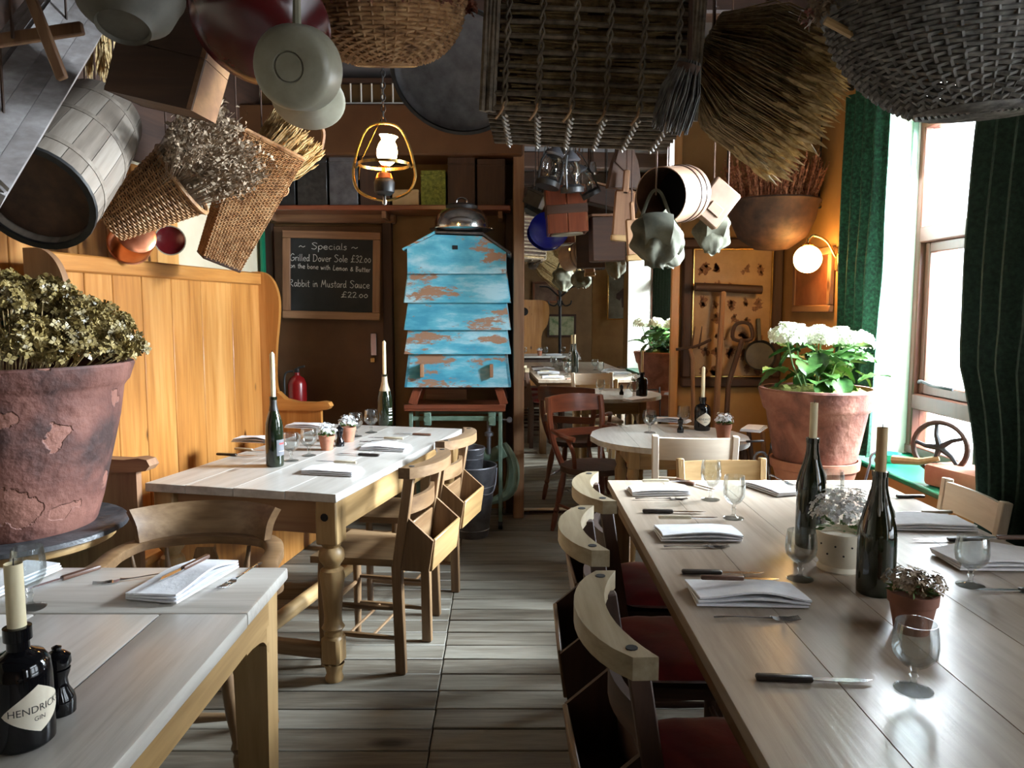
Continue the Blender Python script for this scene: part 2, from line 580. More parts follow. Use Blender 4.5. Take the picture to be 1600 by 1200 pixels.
MT['chalk'] = mottled('chalk', [(0.42, 0.42, 0.42), (0.70, 0.70, 0.69)], 120, 0.9, 0)
MT['frame_red'] = wood('reddish_window_paint', [(0.065, 0.018, 0.009), (0.095, 0.029, 0.015), (0.125, 0.04, 0.022)], 'Z', 12, 0.35, 0.05)
MT['leather'] = mottled('tan_leather', [(0.15, 0.08, 0.045), (0.23, 0.135, 0.08)], 8, 0.5, 0.1)
MT['leather_dark'] = mottled('dark_leather', [(0.05, 0.025, 0.015), (0.12, 0.06, 0.035)], 10, 0.5, 0.15)
MT['canvas'] = mottled('khaki_canvas', [(0.045, 0.042, 0.026), (0.13, 0.125, 0.085)], 9, 0.9, 0.25)
MT['black_void'] = plain('flat_black', (0.006, 0.005, 0.005), 0.9)  # black of the plugs, also painted in for the shade inside holes
MT['extinguisher'] = plain('red_extinguisher_paint', (0.22, 0.008, 0.008), 0.25)
MT['clear'] = glassy('clear_glass')
MT['pane'] = glassy('window_glass', (0.98, 0.99, 1.0), 0.02)
MT['globe'] = glow('opal_globe_glow', (1.0, 0.55, 0.16), 38.0)
MT['shade'] = glow('lit_oil_lamp_glass', (1.0, 0.62, 0.22), 45.0)
m_, nt_, b_ = node_mat('mirror_silvering')
b_.inputs['Base Color'].default_value = (0.86, 0.85, 0.80, 1)
b_.inputs['Metallic'].default_value = 1
b_.inputs['Roughness'].default_value = 0.0
MT['mirror'] = m_


def hive_paint():
    m, nt, b = node_mat('flaking_blue_paint')
    N, L = nt.nodes.new, nt.links.new
    tc = N('ShaderNodeTexCoord')
    oi = N('ShaderNodeObjectInfo')
    cx = N('ShaderNodeCombineXYZ')
    for i in range(3):
        L(oi.outputs['Random'], cx.inputs[i])
    sc = N('ShaderNodeVectorMath')
    sc.operation = 'MULTIPLY_ADD'
    sc.inputs[1].default_value = (9, 9, 9)
    L(cx.outputs[0], sc.inputs[0])
    mp = N('ShaderNodeMapping')
    mp.inputs['Scale'].default_value = (0.45, 1, 1.5)
    L(tc.outputs['Object'], sc.inputs[2])
    L(sc.outputs[0], mp.inputs['Vector'])
    n1 = N('ShaderNodeTexNoise')
    n1.inputs['Scale'].default_value = 6
    n1.inputs['Detail'].default_value = 7
    n1.inputs['Roughness'].default_value = 0.62
    L(mp.outputs[0], n1.inputs['Vector'])
    c1 = ramp(nt, [(0.38, (0.035, 0.25, 0.37)), (0.5, (0.085, 0.36, 0.47)), (0.61, (0.30, 0.50, 0.57))])
    L(n1.outputs[0], c1.inputs[0])
    n2 = N('ShaderNodeTexNoise')
    n2.inputs['Scale'].default_value = 5.5
    n2.inputs['Detail'].default_value = 9
    n2.inputs['Roughness'].default_value = 0.74
    L(mp.outputs[0], n2.inputs['Vector'])
    f = ramp(nt, [(0.53, (0, 0, 0)), (0.555, (1, 1, 1))])
    L(n2.outputs['Color'], f.inputs[0])
    mx = N('ShaderNodeMix')
    mx.data_type = 'RGBA'
    L(f.outputs[0], mx.inputs['Factor'])
    L(c1.outputs[0], mx.inputs['A'])
    mx.inputs['B'].default_value = (0.27, 0.15, 0.09, 1)
    L(mx.outputs['Result'], b.inputs['Base Color'])
    b.inputs['Roughness'].default_value = 0.55
    bp = N('ShaderNodeBump')
    bp.inputs['Strength'].default_value = 0.25
    bp.inputs['Distance'].default_value = 0.01
    L(n1.outputs[0], bp.inputs['Height'])
    L(bp.outputs[0], b.inputs['Normal'])
    return m


MT['hive'] = hive_paint()

# ================================================================ the room
CEIL = 3.02
YB, YF = 5.5, -3.2
XR = 1.88          # inner face of the window wall


def wall_x(y):     # inner face of the left wall, which runs slightly askew
    return -1.75 - 0.149 * (5.5 - y)


fl = struct('floor', MB().box((0, 1.1, -0.075), (7.0, 9.2, 0.1)), MT['joint'])
rows = 66
for i in range(rows):
    wd = (YB + 0.1 - YF) / rows
    y = YF + wd * (i + 0.5)
    xl, xr = wall_x(y) - 0.02, (2.2 if y > -0.1 else 2.95)
    j1 = -0.27 + (y - 2.3) * -0.02
    j2 = rnd.uniform(0.2, 1.5)
    j0 = rnd.uniform(-1.9, -1.0)
    segs = [(xl, j1), (j1, j2), (j2, xr)] if 1.8 < y < 4.4 or rnd.random() < 0.6 else [(xl, j0), (j0, j2), (j2, xr)]
    for a, b in segs:
        dz = rnd.uniform(-0.002, 0.0)
        obj('floorboard', MB().rbox(((0), 0, -0.0125 + dz), (b - a - 0.004, wd - rnd.uniform(0.004, 0.010), 0.025), 0.003), MT['floor'], fl,
            T(((a + b) / 2, y, 0), rz=R(rnd.uniform(-0.08, 0.08))))

ce = struct('ceiling', MB().box((0, 1.1, CEIL + 0.05), (7.0, 9.2, 0.1)), MT['ceil'])
for i, y in enumerate((0.6, 1.7, 2.8, 3.9)):
    o = struct('trim_%d' % (i + 10), MB().rbox((0, 0, 0), (5.2, 0.14, 0.16), 0.012), MT['darkX'], T((-0.1, y, CEIL - 0.08)))

# ---- back wall with the brown door
struct('wall_back', MB().box((-0.95, YB + 0.06, CEIL / 2), (2.2, 0.12, CEIL)), MT['tan'])
struct('wall_end', MB().box((1.12, 5.45, CEIL / 2), (2.2, 0.1, CEIL)), MT['ochre'])
ang = math.atan(0.149)
L_ = math.hypot(9.0, 9.0 * 0.149)
wl = struct('wall_left', MB().box((-0.05, 0, CEIL / 2), (0.1, L_ + 0.1, CEIL)), MT['cream_wall'],
            T((wall_x(1.2), 1.2, 0), rz=-ang))


def on_left(y, off=0.0, z=0.0):
    n = Vector((math.cos(ang), -math.sin(ang), 0))
    return Vector((wall_x(y), y, z)) + n * off


# green dado and pine boards above the settle
y0, y1 = 2.2, 4.45
gb = MB().box((0, 0, 0), (0.02, y1 - y0, 1.5))
go = obj('green_dado', gb, MT['green'], wl, T((0.01, (y0 + y1) / 2 - 1.2, 0.82)))
nb = 11
for i in range(nb):
    wd = (y1 - y0) / nb
    obj('wall_board', MB().rbox((0, 0, 0), (0.022, wd - 0.004, 0.62), 0.004), MT['pineZ'], wl,
        T((0.012, y0 + wd * (i + 0.5) - 1.2, 1.88)))
obj('ledge', MB().rbox((0, 0, 0), (0.05, y1 - y0, 0.035), 0.006), MT['pineY'], wl, T((0.03, (y0 + y1) / 2 - 1.2, 1.56)))

obj('upper_shade_panel', MB().rbox((0, 0, 0), (0.02, 4.5, 0.80), 0.004), MT['darkY'], wl, T((0.012, 2.05, 2.61)))  # added dark sheet, stands in for shade on the upper cream wall

# window wall: dado, head and piers around real openings
WZ0, WZ1 = 0.63, 2.46
WO = [(2.3, 4.25), (0.2, 1.7)]
wr = MB()
wr.box((2.1, 2.7, WZ0 / 2), (0.44, 5.6, WZ0))
wr.box((2.1, 2.7, (WZ1 + CEIL) / 2), (0.44, 5.6, CEIL - WZ1))
for a, b in ((4.25, 5.5), (1.7, 2.3), (-0.1, 0.2)):
    wr.box((2.1, (a + b) / 2, (WZ0 + WZ1) / 2), (0.44, b - a, WZ1 - WZ0))
struct('wall_right', wr, MT['ochre'])
for i, (y, s) in enumerate(((4.25, -1), (2.3, 1), (1.7, -1), (0.2, 1))):
    struct('trim_%d' % (i + 1), MB().box((2.05, y + s * 0.004, (WZ0 + WZ1) / 2), (0.335, 0.008, WZ1 - WZ0)), MT['reveal'])
for i, (a, b) in enumerate(WO):
    struct('trim_%d' % (i + 5), MB().box((2.05, (a + b) / 2, WZ1 - 0.004), (0.335, b - a - 0.02, 0.008)), MT['reveal'])
    struct('trim_%d' % (i + 7), MB().rbox((2.035, (a + b) / 2, WZ0 + 0.004), (0.37, b - a - 0.02, 0.03), 0.008), MT['green'])

# rear part of the room, seen in the mirror
struct('wall_return', MB().box((2.45, -0.15, CEIL / 2), (1.1, 0.1, CEIL)), MT['ochre'])
rr = MB()
rr.box((3.0, -1.7, 0.4), (0.1, 3.1, 0.8)).box((3.0, -1.7, 2.66), (0.1, 3.1, 0.72))
rr.box((3.0, -0.55, 1.55), (0.1, 0.8, 1.5)).box((3.0, -2.75, 1.55), (0.1, 1.0, 1.5))
struct('wall_rear_right', rr, MT['ochre'])
struct('wall_front', MB().box((0, YF - 0.05, CEIL / 2), (6.6, 0.1, CEIL)), MT['tan'])


def window(name, a, b, x, z0, z1, muls, bars, inner=True):
    o = struct(name, MB().rbox((0, 0, 0), (0.09, 0.05, z1 - z0), 0.008), MT['frame_red'], T((x, b - 0.025, (z0 + z1) / 2)))

    def pt(n, c, s, m='frame_red'):
        return obj(n, MB().rbox((0, 0, 0), s, 0.006), MT[m], o, T((c[0] - x, c[1] - (b - 0.025), c[2] - (z0 + z1) / 2)))
    pt('stile', (x, a + 0.025, (z0 + z1) / 2), (0.09, 0.05, z1 - z0))
    pt('head', (x, (a + b) / 2, z1 - 0.025), (0.088, b - a, 0.05))
    pt('bottom_rail', (x, (a + b) / 2, z0 + 0.03), (0.10, b - a, 0.05))
    for m in muls:
        pt('mullion', (x, m, (z0 + z1) / 2), (0.086, 0.06, z1 - z0 - 0.02))
    for z in bars:
        pt('transom', (x, (a + b) / 2, z), (0.084, b - a - 0.02, 0.085))
    ys = [a + 0.05] + [q for m in sorted(muls) for q in (m - 0.03, m + 0.03)] + [b - 0.05]
    zs = [z0 + 0.055] + [q for z in bars for q in (z - 0.0425, z + 0.0425)] + [z1 - 0.05]
    for i in range(0, len(ys), 2):
        for j in range(0, len(zs), 2):
            cy, cz = (ys[i] + ys[i + 1]) / 2, (zs[j] + zs[j + 1]) / 2
            wy, wz = ys[i + 1] - ys[i], zs[j + 1] - zs[j]
            g = obj('pane', MB().box((0, 0, 0), (0.004, wy, wz)), MT['pane'], o, T((0.0, cy - (b - 0.025), cz - (z0 + z1) / 2)))
            if inner and len(zs) > 4 and j == 2:
                for s in (-1, 1):
                    obj('casement_stile', MB().rbox((0, s * (wy / 2 - 0.025), 0), (0.05, 0.05, wz), 0.006), MT['frame_red'], o, T((0.012, cy - (b - 0.025), cz - (z0 + z1) / 2)))
                    obj('casement_rail', MB().rbox((0, 0, s * (wz / 2 - 0.028)), (0.048, wy - 0.09, 0.056), 0.006), MT['frame_red'], o, T((0.012, cy - (b - 0.025), cz - (z0 + z1) / 2)))
    return o


w1 = window('window_1', 2.31, 4.24, 2.24, WZ0 + 0.02, WZ1 - 0.005, (2.96, 3.59), (0.945, 1.845))
hs = MB().tube(crom([(-0.05, -0.1, -0.50), (-0.075, -0.16, -0.485), (-0.07, -0.26, -0.50), (-0.075, -0.36, -0.50), (-0.05, -0.42, -0.505)], 5), 0.008, 6)
obj('window_stay', hs, MT['iron'], w1)
window('window_2', 0.21, 1.69, 2.24, WZ0 + 0.02, WZ1 - 0.005, (0.95,), (0.945, 1.845))
window('window_3', -2.25, -0.95, 3.0, 0.8, 2.3, (-1.6,), (1.7,), False)
struct('trim_15', MB().rbox((0, 0, 0), (0.03, 0.016, 0.30), 0.003), MT['iron_green'], T((2.165, 4.23, 2.30)))

# ---- door, frame, post, beam and shelf at the back
d0 = P(432, 500, D=YB - 0.02)
d1 = P(600, 500, D=YB - 0.02)
dz = P(500, 352, D=YB - 0.02).z
dw = d1.x - d0.x
do = struct('door_1', MB().rbox((0, 0, dz / 2), (dw, 0.04, dz - 0.01), 0.004), MT['brownwall'], T(((d0.x + d1.x) / 2, YB - 0.02, 0)))
obj('lock_plate', MB().rbox((dw / 2 - 0.07, -0.03, 1.20), (0.045, 0.014, 0.16), 0.004), MT['silver'], do)
obj('latch', MB().rbox((dw / 2 - 0.075, -0.045, 1.09), (0.035, 0.03, 0.035), 0.004), MT['brass'], do)
for i, (x, s) in enumerate(((d0.x - 0.035, 0.07), (d1.x + 0.035, 0.07))):
    struct('trim_%d' % (20 + i), MB().rbox((x, YB - 0.03, (dz + 0.09) / 2), (s, 0.06, dz + 0.09), 0.006), MT['darkZ'])
struct('trim_22', MB().rbox(((d0.x + d1.x) / 2, YB - 0.045, dz + 0.05), (dw + 0.2, 0.09, 0.08), 0.01), MT['brownX'])
struct('trim_23', MB().rbox((-0.86, 5.33, 2.62), (1.86, 0.34, 0.33), 0.012), MT['brownwall'])
struct('trim_24', MB().rbox((0.045, 5.32, 1.375), (0.075, 0.2, 2.75), 0.006), MT['brownZ'])
struct('trim_25', MB().rbox((-0.015, 5.42, 1.1), (0.06, 0.12, 2.2), 0.004), MT['darkZ'])
struct('trim_26', MB().rbox((wall_x(5.42) + 0.03, 5.40, 1.07), (0.022, 0.06, 2.1), 0.004), MT['green'])
sh = thing('wall_shelf', 'long reddish wooden shelf above the brown door carrying dark box files', 'shelf', T((-0.86, 5.33, 2.12)))
obj('board', MB().rbox((0, 0, 0), (1.70, 0.30, 0.035), 0.006), MT['redX'], sh)
for x in (-0.79, 0.0, 0.78):
    obj('bracket', MB().rbox((x, 0.02, -0.04), (0.03, 0.24, 0.05), 0.004), MT['brownY'], sh)

# tall wall mirror
MW, MH = 1.08, 2.72
mm = thing('wall_mirror', 'tall frameless wall mirror with a thin pale edge reflecting the dining room', 'mirror',
           Matrix.Translation((MIR_P.x, MIR_P.y, 0.03)) @ Matrix.Rotation(MIR_A, 4, 'Z'))
obj('mirror_glass', MB().box((0, 0.004, MH / 2 + 0.012), (MW, 0.008, MH)), MT['mirror'], mm)
obj('edge_strip', MB().rbox((-MW / 2 - 0.002, 0.0, MH / 2), (0.016, 0.02, MH), 0.003), MT['reveal'], mm)
obj('edge_strip', MB().rbox((0, 0.0, 0.004), (MW, 0.02, 0.016), 0.003), MT['reveal'], mm)
obj('side_trim', MB().rbox((MW / 2 + 0.024, 0.01, MH / 2), (0.06, 0.05, MH), 0.006), MT['pineZ'], mm)
struct('baseboard_end', MB().rbox((1.0, 5.385, 0.012), (1.75, 0.03, 0.07), 0.004), MT['darkX'])

struct('outdoor_ground', MB().box((6.9, 1.5, -0.15), (9.0, 14.0, 0.1)), mottled('pavement', [(0.30, 0.29, 0.27), (0.40, 0.39, 0.36)], 3, 0.8, 0.1))

# ================================================================ large furniture
# ---- pine settle along the left wall
ST = T((-1.85, 3.0, 0), rz=-R(8))
se = thing('settle_bench', 'high backed orange pine settle with curved wing ends along the left wall', 'settle', ST)
SL = 1.86


def s_of(px):
    q = (px - 800) / F_PX
    return (q * 3.0 + 1.85) / (0.139 - 0.99 * q)


ed = [s_of(p) for p in (62, 95, 133, 177, 222, 268, 314, 361, 405)]
for a, b in zip(ed, ed[1:]):
    obj('back_board', MB().rbox((0, 0, 0), (0.025, b - a - 0.004, 1.2), 0.004), MT['pineZ'], se, T((0.0, (a + b) / 2, 1.02)))
obj('backing', MB().box((-0.02, SL / 2, 1.0), (0.012, SL - 0.04, 1.18)), MT['darkZ'], se)
obj('top_rail', MB().rbox((0, SL / 2, 1.635), (0.06, SL + 0.02, 0.075), 0.008), MT['pineY'], se)
wing = crom([(-0.03, 1.68), (0.05, 1.675), (0.11, 1.62), (0.142, 1.52), (0.14, 1.40), (0.118, 1.22), (0.108, 1.02), (0.125, 0.92), (0.19, 0.865), (0.3, 0.85)], 4)
wing = [(p.x, p.y) for p in wing] + [(0.40, 0.85), (0.40, 0.0), (-0.03, 0.0)] if False else [(p[0], p[1]) for p in [(v[0], v[1]) for v in wing]] + [(0.40, 0.85), (0.40, 0.0), (-0.03, 0.0)]
for s in (0.0, SL):
    M_ = Matrix.Translation((0, s, 0)) @ Matrix.Rotation(R(90), 4, 'X')
    e = obj('wing_end', MB().prism(wing, 0.032, M_), MT['pineZ'] if s else MT['brownZ'], se)
    arm = crom([(0.13, 0.90, 0), (0.2, 0.87, 0), (0.34, 0.868, 0), (0.44, 0.872, 0)], 4)
    a = MB()
    a.prism([(0.12, 0.93), (0.17, 0.885), (0.25, 0.868), (0.36, 0.866), (0.42, 0.874), (0.455, 0.868), (0.468, 0.845), (0.45, 0.825), (0.41, 0.82), (0.36, 0.815), (0.12, 0.815)], 0.062, M_)
    obj('arm_rest', a, MT['pineX'] if s else MT['brownX'], se)
obj('seat', MB().rbox((0.2, SL / 2, 0.44), (0.40, SL - 0.04, 0.035), 0.008), MT['pineY'], se)
obj('front_panel', MB().rbox((0.36, SL / 2, 0.21), (0.025, SL - 0.04, 0.42), 0.004), MT['pineZ'], se)

# ---- tables
TURN = [(0.034, 0.0), (0.036, 0.012), (0.030, 0.03), (0.034, 0.05), (0.040, 0.065), (0.040, 0.07)]
LEGP = [(0.032, 0.185), (0.030, 0.20), (0.040, 0.215), (0.032, 0.23), (0.030, 0.26), (0.034, 0.32), (0.041, 0.39), (0.044, 0.42), (0.040, 0.445), (0.028, 0.455), (0.030, 0.465), (0.043, 0.485), (0.045, 0.50), (0.042, 0.52), (0.030, 0.535), (0.035, 0.548), (0.040, 0.555)]


def turned_leg(mb, x, y, zt, b=0.088):
    k = zt / 0.725
    mb.lathe([(r, z * k) for r, z in TURN], 16, T((x, y, 0)))
    mb.rbox((x, y, 0.127 * k), (0.078, 0.078, 0.116 * k), 0.012)
    mb.lathe([(r * 1.12, z * k) for r, z in LEGP], 18, T((x, y, 0)))
    mb.rbox((x, y, (0.55 * k + zt) / 2), (b, b, zt - 0.55 * k), 0.006)
    return mb


NR = Vector((-0.655, 2.805, 0))
ra = R(13)
ux, uy = Vector((math.cos(ra), -math.sin(ra), 0)), Vector((math.sin(ra), math.cos(ra), 0))
TW, TL = 0.82, 1.63
tc_ = NR - ux * TW / 2 + uy * TL / 2
MTB = T(tc_, rz=-ra)
mt = thing('farmhouse_table', 'scrubbed pine farmhouse table with turned legs set beside the settle', 'table', MTB)
pl = [-0.41, -0.23, -0.02, 0.20, 0.41]
for a, b in zip(pl, pl[1:]):
    obj('plank', MB().rbox((0, 0, 0), (b - a - 0.0006, TL, 0.034), 0.002), MT['topY'], mt, T(((a + b) / 2, 0, 0.743)))
for s in (-1, 1):
    obj('apron', MB().rbox((s * 0.355, 0, 0.655), (0.026, TL - 0.2, 0.14), 0.003), MT['goldY'], mt)
    obj('apron', MB().rbox((0, s * (TL / 2 - 0.07), 0.655), (TW - 0.2, 0.026, 0.14), 0.003), MT['brownX'], mt)
    for q in (-1, 1):
        lg = obj('leg', turned_leg(MB(), s * 0.352, q * (TL / 2 - 0.07), 0.725), MT['goldZ'], mt)
        if s == 1 and q == -1:
            obj('peg', MB().lathe([(0.016, 0.0), (0.014, 0.004), (0.0, 0.004)], 10, T((s * 0.352 - 0.005, q * (TL / 2 - 0.07) - 0.044, 0.66), rx=R(90))), MT['black_void'], lg)
    obj('stretcher', MB().rbox((0, s * (TL / 2 - 0.07), 0.115), (TW - 0.19, 0.05, 0.055), 0.008), MT['oakX'], mt)
obj('stretcher', MB().tube([(0, -TL / 2 + 0.09, 0.125), (0, -TL / 2 + 0.16, 0.13), (0, TL / 2 - 0.16, 0.13), (0, TL / 2 - 0.09, 0.125)], [0.026, 0.034, 0.034, 0.026], 10), MT['goldY'], mt)

# near left table with a framed top
LX0, LX1, LY0, LY1 = -1.66, -0.605, 0.5, 2.02
lt = thing('pine_table', 'pale worn pine table with square legs carrying the round black gin bottle', 'table', T(((LX0 + LX1) / 2, (LY0 + LY1) / 2, 0)))
lw, ll = LX1 - LX0, LY1 - LY0
cx_, cy_ = (LX0 + LX1) / 2, (LY0 + LY1) / 2
obj('plank', MB().rbox((0, 0, 0), (lw, 0.315, 0.034), 0.007, None, 2), MT['topX'], lt, T((0, 1.862 - cy_, 0.733)))
for a, b in ((-0.803, -0.605), (-1.09, -0.806), (-1.38, -1.093), (-1.66, -1.383)):
    obj('plank', MB().rbox((0, 0, 0), (b - a, 1.70 - LY0, 0.034), 0.005, None, 2), MT['topY'], lt, T(((a + b) / 2 - cx_, (1.70 + LY0) / 2 - cy_, 0.733 + rnd.uniform(-0.0012, 0))))
br = [(p.x, p.y) for p in crom([(0, 0), (0.0, -0.075), (0.018, -0.05), (0.05, -0.028), (0.12, -0.014)], 4)] + [(0.16, -0.012), (0.16, 0)]
for s in (-1, 1):
    ap = obj('apron', MB().rbox((s * (lw / 2 - 0.035), 0, 0.672), (0.024, ll - 0.2, 0.088), 0.003), MT['goldY'], lt)
    for q in (-1, 1):
        M_ = T((s * (lw / 2 - 0.035), q * (ll / 2 - 0.105), 0.635)) @ Matrix.Rotation(-q * R(90), 4, 'Z') @ Matrix.Rotation(R(90), 4, 'X')
        obj('bracket', MB().prism(br, 0.02, M_), MT['goldY'], ap)
    obj('apron', MB().rbox((0, s * (ll / 2 - 0.045), 0.672), (lw - 0.2, 0.024, 0.088), 0.003), MT['goldX'], lt)
    for q in (-1, 1):
        x, y = s * (lw / 2 - 0.07), q * (ll / 2 - 0.075)
        g = MB()
        vs = [(x + i * 0.047, y + j * 0.047, 0.716) for i in (-1, 1) for j in (-1, 1)] + [(x + i * 0.036, y + j * 0.036, 0) for i in (-1, 1) for j in (-1, 1)]
        g.add(vs, [(0, 1, 3, 2), (4, 6, 7, 5), (0, 2, 6, 4), (1, 5, 7, 3), (0, 4, 5, 1), (2, 3, 7, 6)])
        obj('leg', g, MT['goldZ'], lt)

# long right table
RX0, RX1, RY0, RY1 = 0.39, 1.485, 0.45, 3.085
rt = thing('long_dining_table', 'long pale wooden dining table beside the window, laid for lunch', 'table', T(((RX0 + RX1) / 2, (RY0 + RY1) / 2, 0)))
rw, rl = RX1 - RX0, RY1 - RY0
pl = [-rw / 2, -0.33, -0.1, 0.12, 0.33, rw / 2]
for a, b in zip(pl, pl[1:]):
    obj('plank', MB().rbox((0, 0, 0), (b - a - 0.0003, rl, 0.03), 0.0012), MT['rtopY'], rt, T(((a + b) / 2, 0, 0.735)))
for s in (-1, 1):
    obj('apron', MB().rbox((s * (rw / 2 - 0.045), 0, 0.675), (0.024, rl - 0.14, 0.09), 0.003), MT['oakY'], rt)
    obj('apron', MB().rbox((0, s * (rl / 2 - 0.045), 0.675), (rw - 0.14, 0.024, 0.09), 0.003), MT['oakX'], rt)
    for q in (-1, 1):
        obj('leg', MB().rbox((s * (rw / 2 - 0.05), q * (rl / 2 - 0.05), 0.36), (0.07, 0.07, 0.72), 0.006), MT['oakZ'], rt)

# round table at the mirror end
RTC = Vector((0.88, 4.27, 0))
ro = thing('round_table', 'round scrubbed pine table standing before the tall mirror', 'table', T(RTC))
rad = 0.44
for i in range(4):
    a, b = -rad + i * rad / 2, -rad + (i + 1) * rad / 2
    out = []
    for k in range(9):
        x = a + (b - a - 0.001) * k / 8
        out.append((x, math.sqrt(max(rad * rad - x * x, 0))))
    out += [(x, -y) for x, y in out[::-1]]
    oo = [out[0]]
    for p in out[1:]:
        if (Vector(p) - Vector(oo[-1])).length > 1e-4:
            oo.append(p)
    if (Vector(oo[0]) - Vector(oo[-1])).length < 1e-4:
        oo.pop()
    obj('plank', MB().prism(oo, 0.03), MT['topY'], ro, T((0, 0, 0.725)))
for k in range(4):
    a = pi / 4 + k * pi / 2
    b = a + pi / 2
    pa, pb = Vector((0.33 * math.cos(a), 0.33 * math.sin(a), 0.65)), Vector((0.33 * math.cos(b), 0.33 * math.sin(b), 0.65))
    obj('apron', MB().bar(pa, pb, 0.11, 0.022), MT['goldX'], ro)
    g = MB()
    g.rbox((pa.x, pa.y, 0.655), (0.062, 0.062, 0.11), 0.005)
    g.lathe([(0.022, 0), (0.024, 0.03), (0.017, 0.08), (0.024, 0.2), (0.033, 0.42), (0.036, 0.5), (0.024, 0.53), (0.034, 0.56), (0.03, 0.605)], 14, T((pa.x, pa.y, 0)))
    obj('leg', g, MT['goldZ'], ro)


# ---- chapel chairs with a book box behind the back (front of the chair is local +x)
def chapel_chair(name, label, group, mat):
    t = thing(name, label, 'chair', None, group)
    s = MB()
    s.prism([(-0.175, -0.165), (0.185, -0.195), (0.185, 0.195), (-0.175, 0.165)], 0.028, T((0, 0, 0.452)))
    obj('seat', s, MT[mat + 'X'], t)
    for q in (-1, 1):
        obj('rear_leg', MB().bar((-0.18, q * 0.155, 0.0), (-0.172, q * 0.165, 0.45), 0.042, 0.028, (1, 0, 0)).bar((-0.172, q * 0.165, 0.43), (-0.232, q * 0.17, 0.812), 0.04, 0.028, (1, 0, 0)), MT[mat + 'Z'], t)
        obj('front_leg', MB().lathe([(0.013, 0), (0.016, 0.1), (0.0185, 0.28), (0.017, 0.4), (0.015, 0.44)], 10, T((0.15, q * 0.165, 0))), MT[mat + 'Z'], t)
        for z in (0.145, 0.265):
            obj('side_rung', MB().tube([(-0.175, q * 0.157, z), (0.0, q * 0.162, z), (0.15, q * 0.165, z)], [0.008, 0.013, 0.008], 8), MT[mat + 'X'], t)
    obj('front_rung', MB().tube([(0.15, -0.165, 0.24), (0.15, 0, 0.24), (0.15, 0.165, 0.24)], [0.008, 0.012, 0.008], 8), MT[mat + 'Y'], t)
    for x in (-0.06, 0.04):
        obj('cross_rung', MB().tube([(x, -0.16, 0.145), (x, 0.16, 0.145)], 0.006, 6), MT[mat + 'Y'], t)
    # crest: thick bow seen from above
    A, B = [], []
    for k in range(13):
        y = -0.222 + 0.444 * k / 12
        c = (y / 0.222) ** 2
        A.append((-0.205 - 0.055 * (1 - c), y))
        B.append((-0.262 - 0.062 * (1 - c) + 0.012 * c ** 4, y))
    cr = obj('crest_rail', MB().prism(A + B[::-1], 0.042, T((0, 0, 0.825))), MT['oakY'] if mat == 'oak' else MT['crest'], t)
    for q in (-1, 1):
        obj('plug', MB().lathe([(0.011, 0), (0.011, 0.0022), (0.0, 0.0022)], 10, T((-0.245, q * 0.185, 0.8455))), MT['black_void'], cr)
    A, B = [], []
    for k in range(9):
        y = -0.16 + 0.32 * k / 8
        c = (y / 0.16) ** 2
        A.append((-0.198 - 0.035 * (1 - c), y))
        B.append((-0.216 - 0.036 * (1 - c), y))
    obj('back_slat', MB().prism(A + B[::-1], 0.065, T((0, 0, 0.68))), MT[mat + 'Y'], t)
    # book box
    side = [(-0.185, 0.43), (-0.205, 0.655), (-0.325, 0.555), (-0.305, 0.43)]
    for q in (-1, 1):
        obj('box_side', MB().prism(side, 0.012, Matrix.Translation((0, q * 0.17, 0)) @ Matrix.Rotation(R(90), 4, 'X')), MT[mat + 'Z'], t)
    obj('box_back', MB().bar((-0.308, 0, 0.43), (-0.326, 0, 0.56), 0.328, 0.012, (0, 1, 0)), MT['goldY'] if mat != 'dark' else MT['oakY'], t)
    obj('box_front', MB().bar((-0.196, 0, 0.44), (-0.207, 0, 0.60), 0.328, 0.010, (0, 1, 0)), MT[mat + 'Y'], t)
    obj('box_bottom', MB().rbox((-0.25, 0, 0.436), (0.115, 0.328, 0.012), 0.002), MT[mat + 'Y'], t)
    return t


cdir = R(180 - 13)
ch1 = chapel_chair('chapel_chair', 'brown wooden chapel chair at the farmhouse table end nearer the smoker chair', 'chapel chairs at the farmhouse table', 'oak')
o1 = Vector((-0.41, 3.09, 0)) + Vector((math.cos(cdir), math.sin(cdir), 0)) * 0.175
ch1.matrix_local = T(o1, rz=cdir)
dup(ch1, T((-0.50, 3.72, 0), rz=cdir), 'brown wooden chapel chair at the farmhouse table end nearer the blue beehive', 'chapel chairs at the farmhouse table')
ch3 = chapel_chair('chapel_chair', 'dark chapel chair with red cushion at the long table, third from the mirror', 'chapel chairs at the long table', 'dark')
RC = [(0.45, 1.50, 2), (0.452, 2.08, -1), (0.53, 2.585, 1)]
ch3.matrix_local = T(RC[0][:2] + (0,), rz=R(RC[0][2]))
dup(ch3, T(RC[1][:2] + (0,), rz=R(RC[1][2])), 'dark chapel chair with red cushion at the long table, second from the mirror')
dup(ch3, T(RC[2][:2] + (0,), rz=R(RC[2][2])), 'dark chapel chair with red cushion at the long table, closest to the mirror')


def cushion(sx, sy, h):
    def S(u, v, top):
        x, y = (u - 0.5) * 2, (v - 0.5) * 2
        e = (1 - abs(x) ** 5) * (1 - abs(y) ** 5)
        z = (h * 0.5 * max(e, 0) ** 0.45) * (1 if top else -0.75)
        if top:
            z += 0.004 * noise.noise((x * 3, y * 3, 1.0))
        return ((x * sx / 2) * (1 - 0.05 * y * y), (y * sy / 2) * (1 - 0.05 * x * x), z)
    m = MB()
    m.sheet(lambda u, v: S(u, v, True), 16, 16)
    m.sheet(lambda u, v: S(u, v, False), 16, 16)
    return m


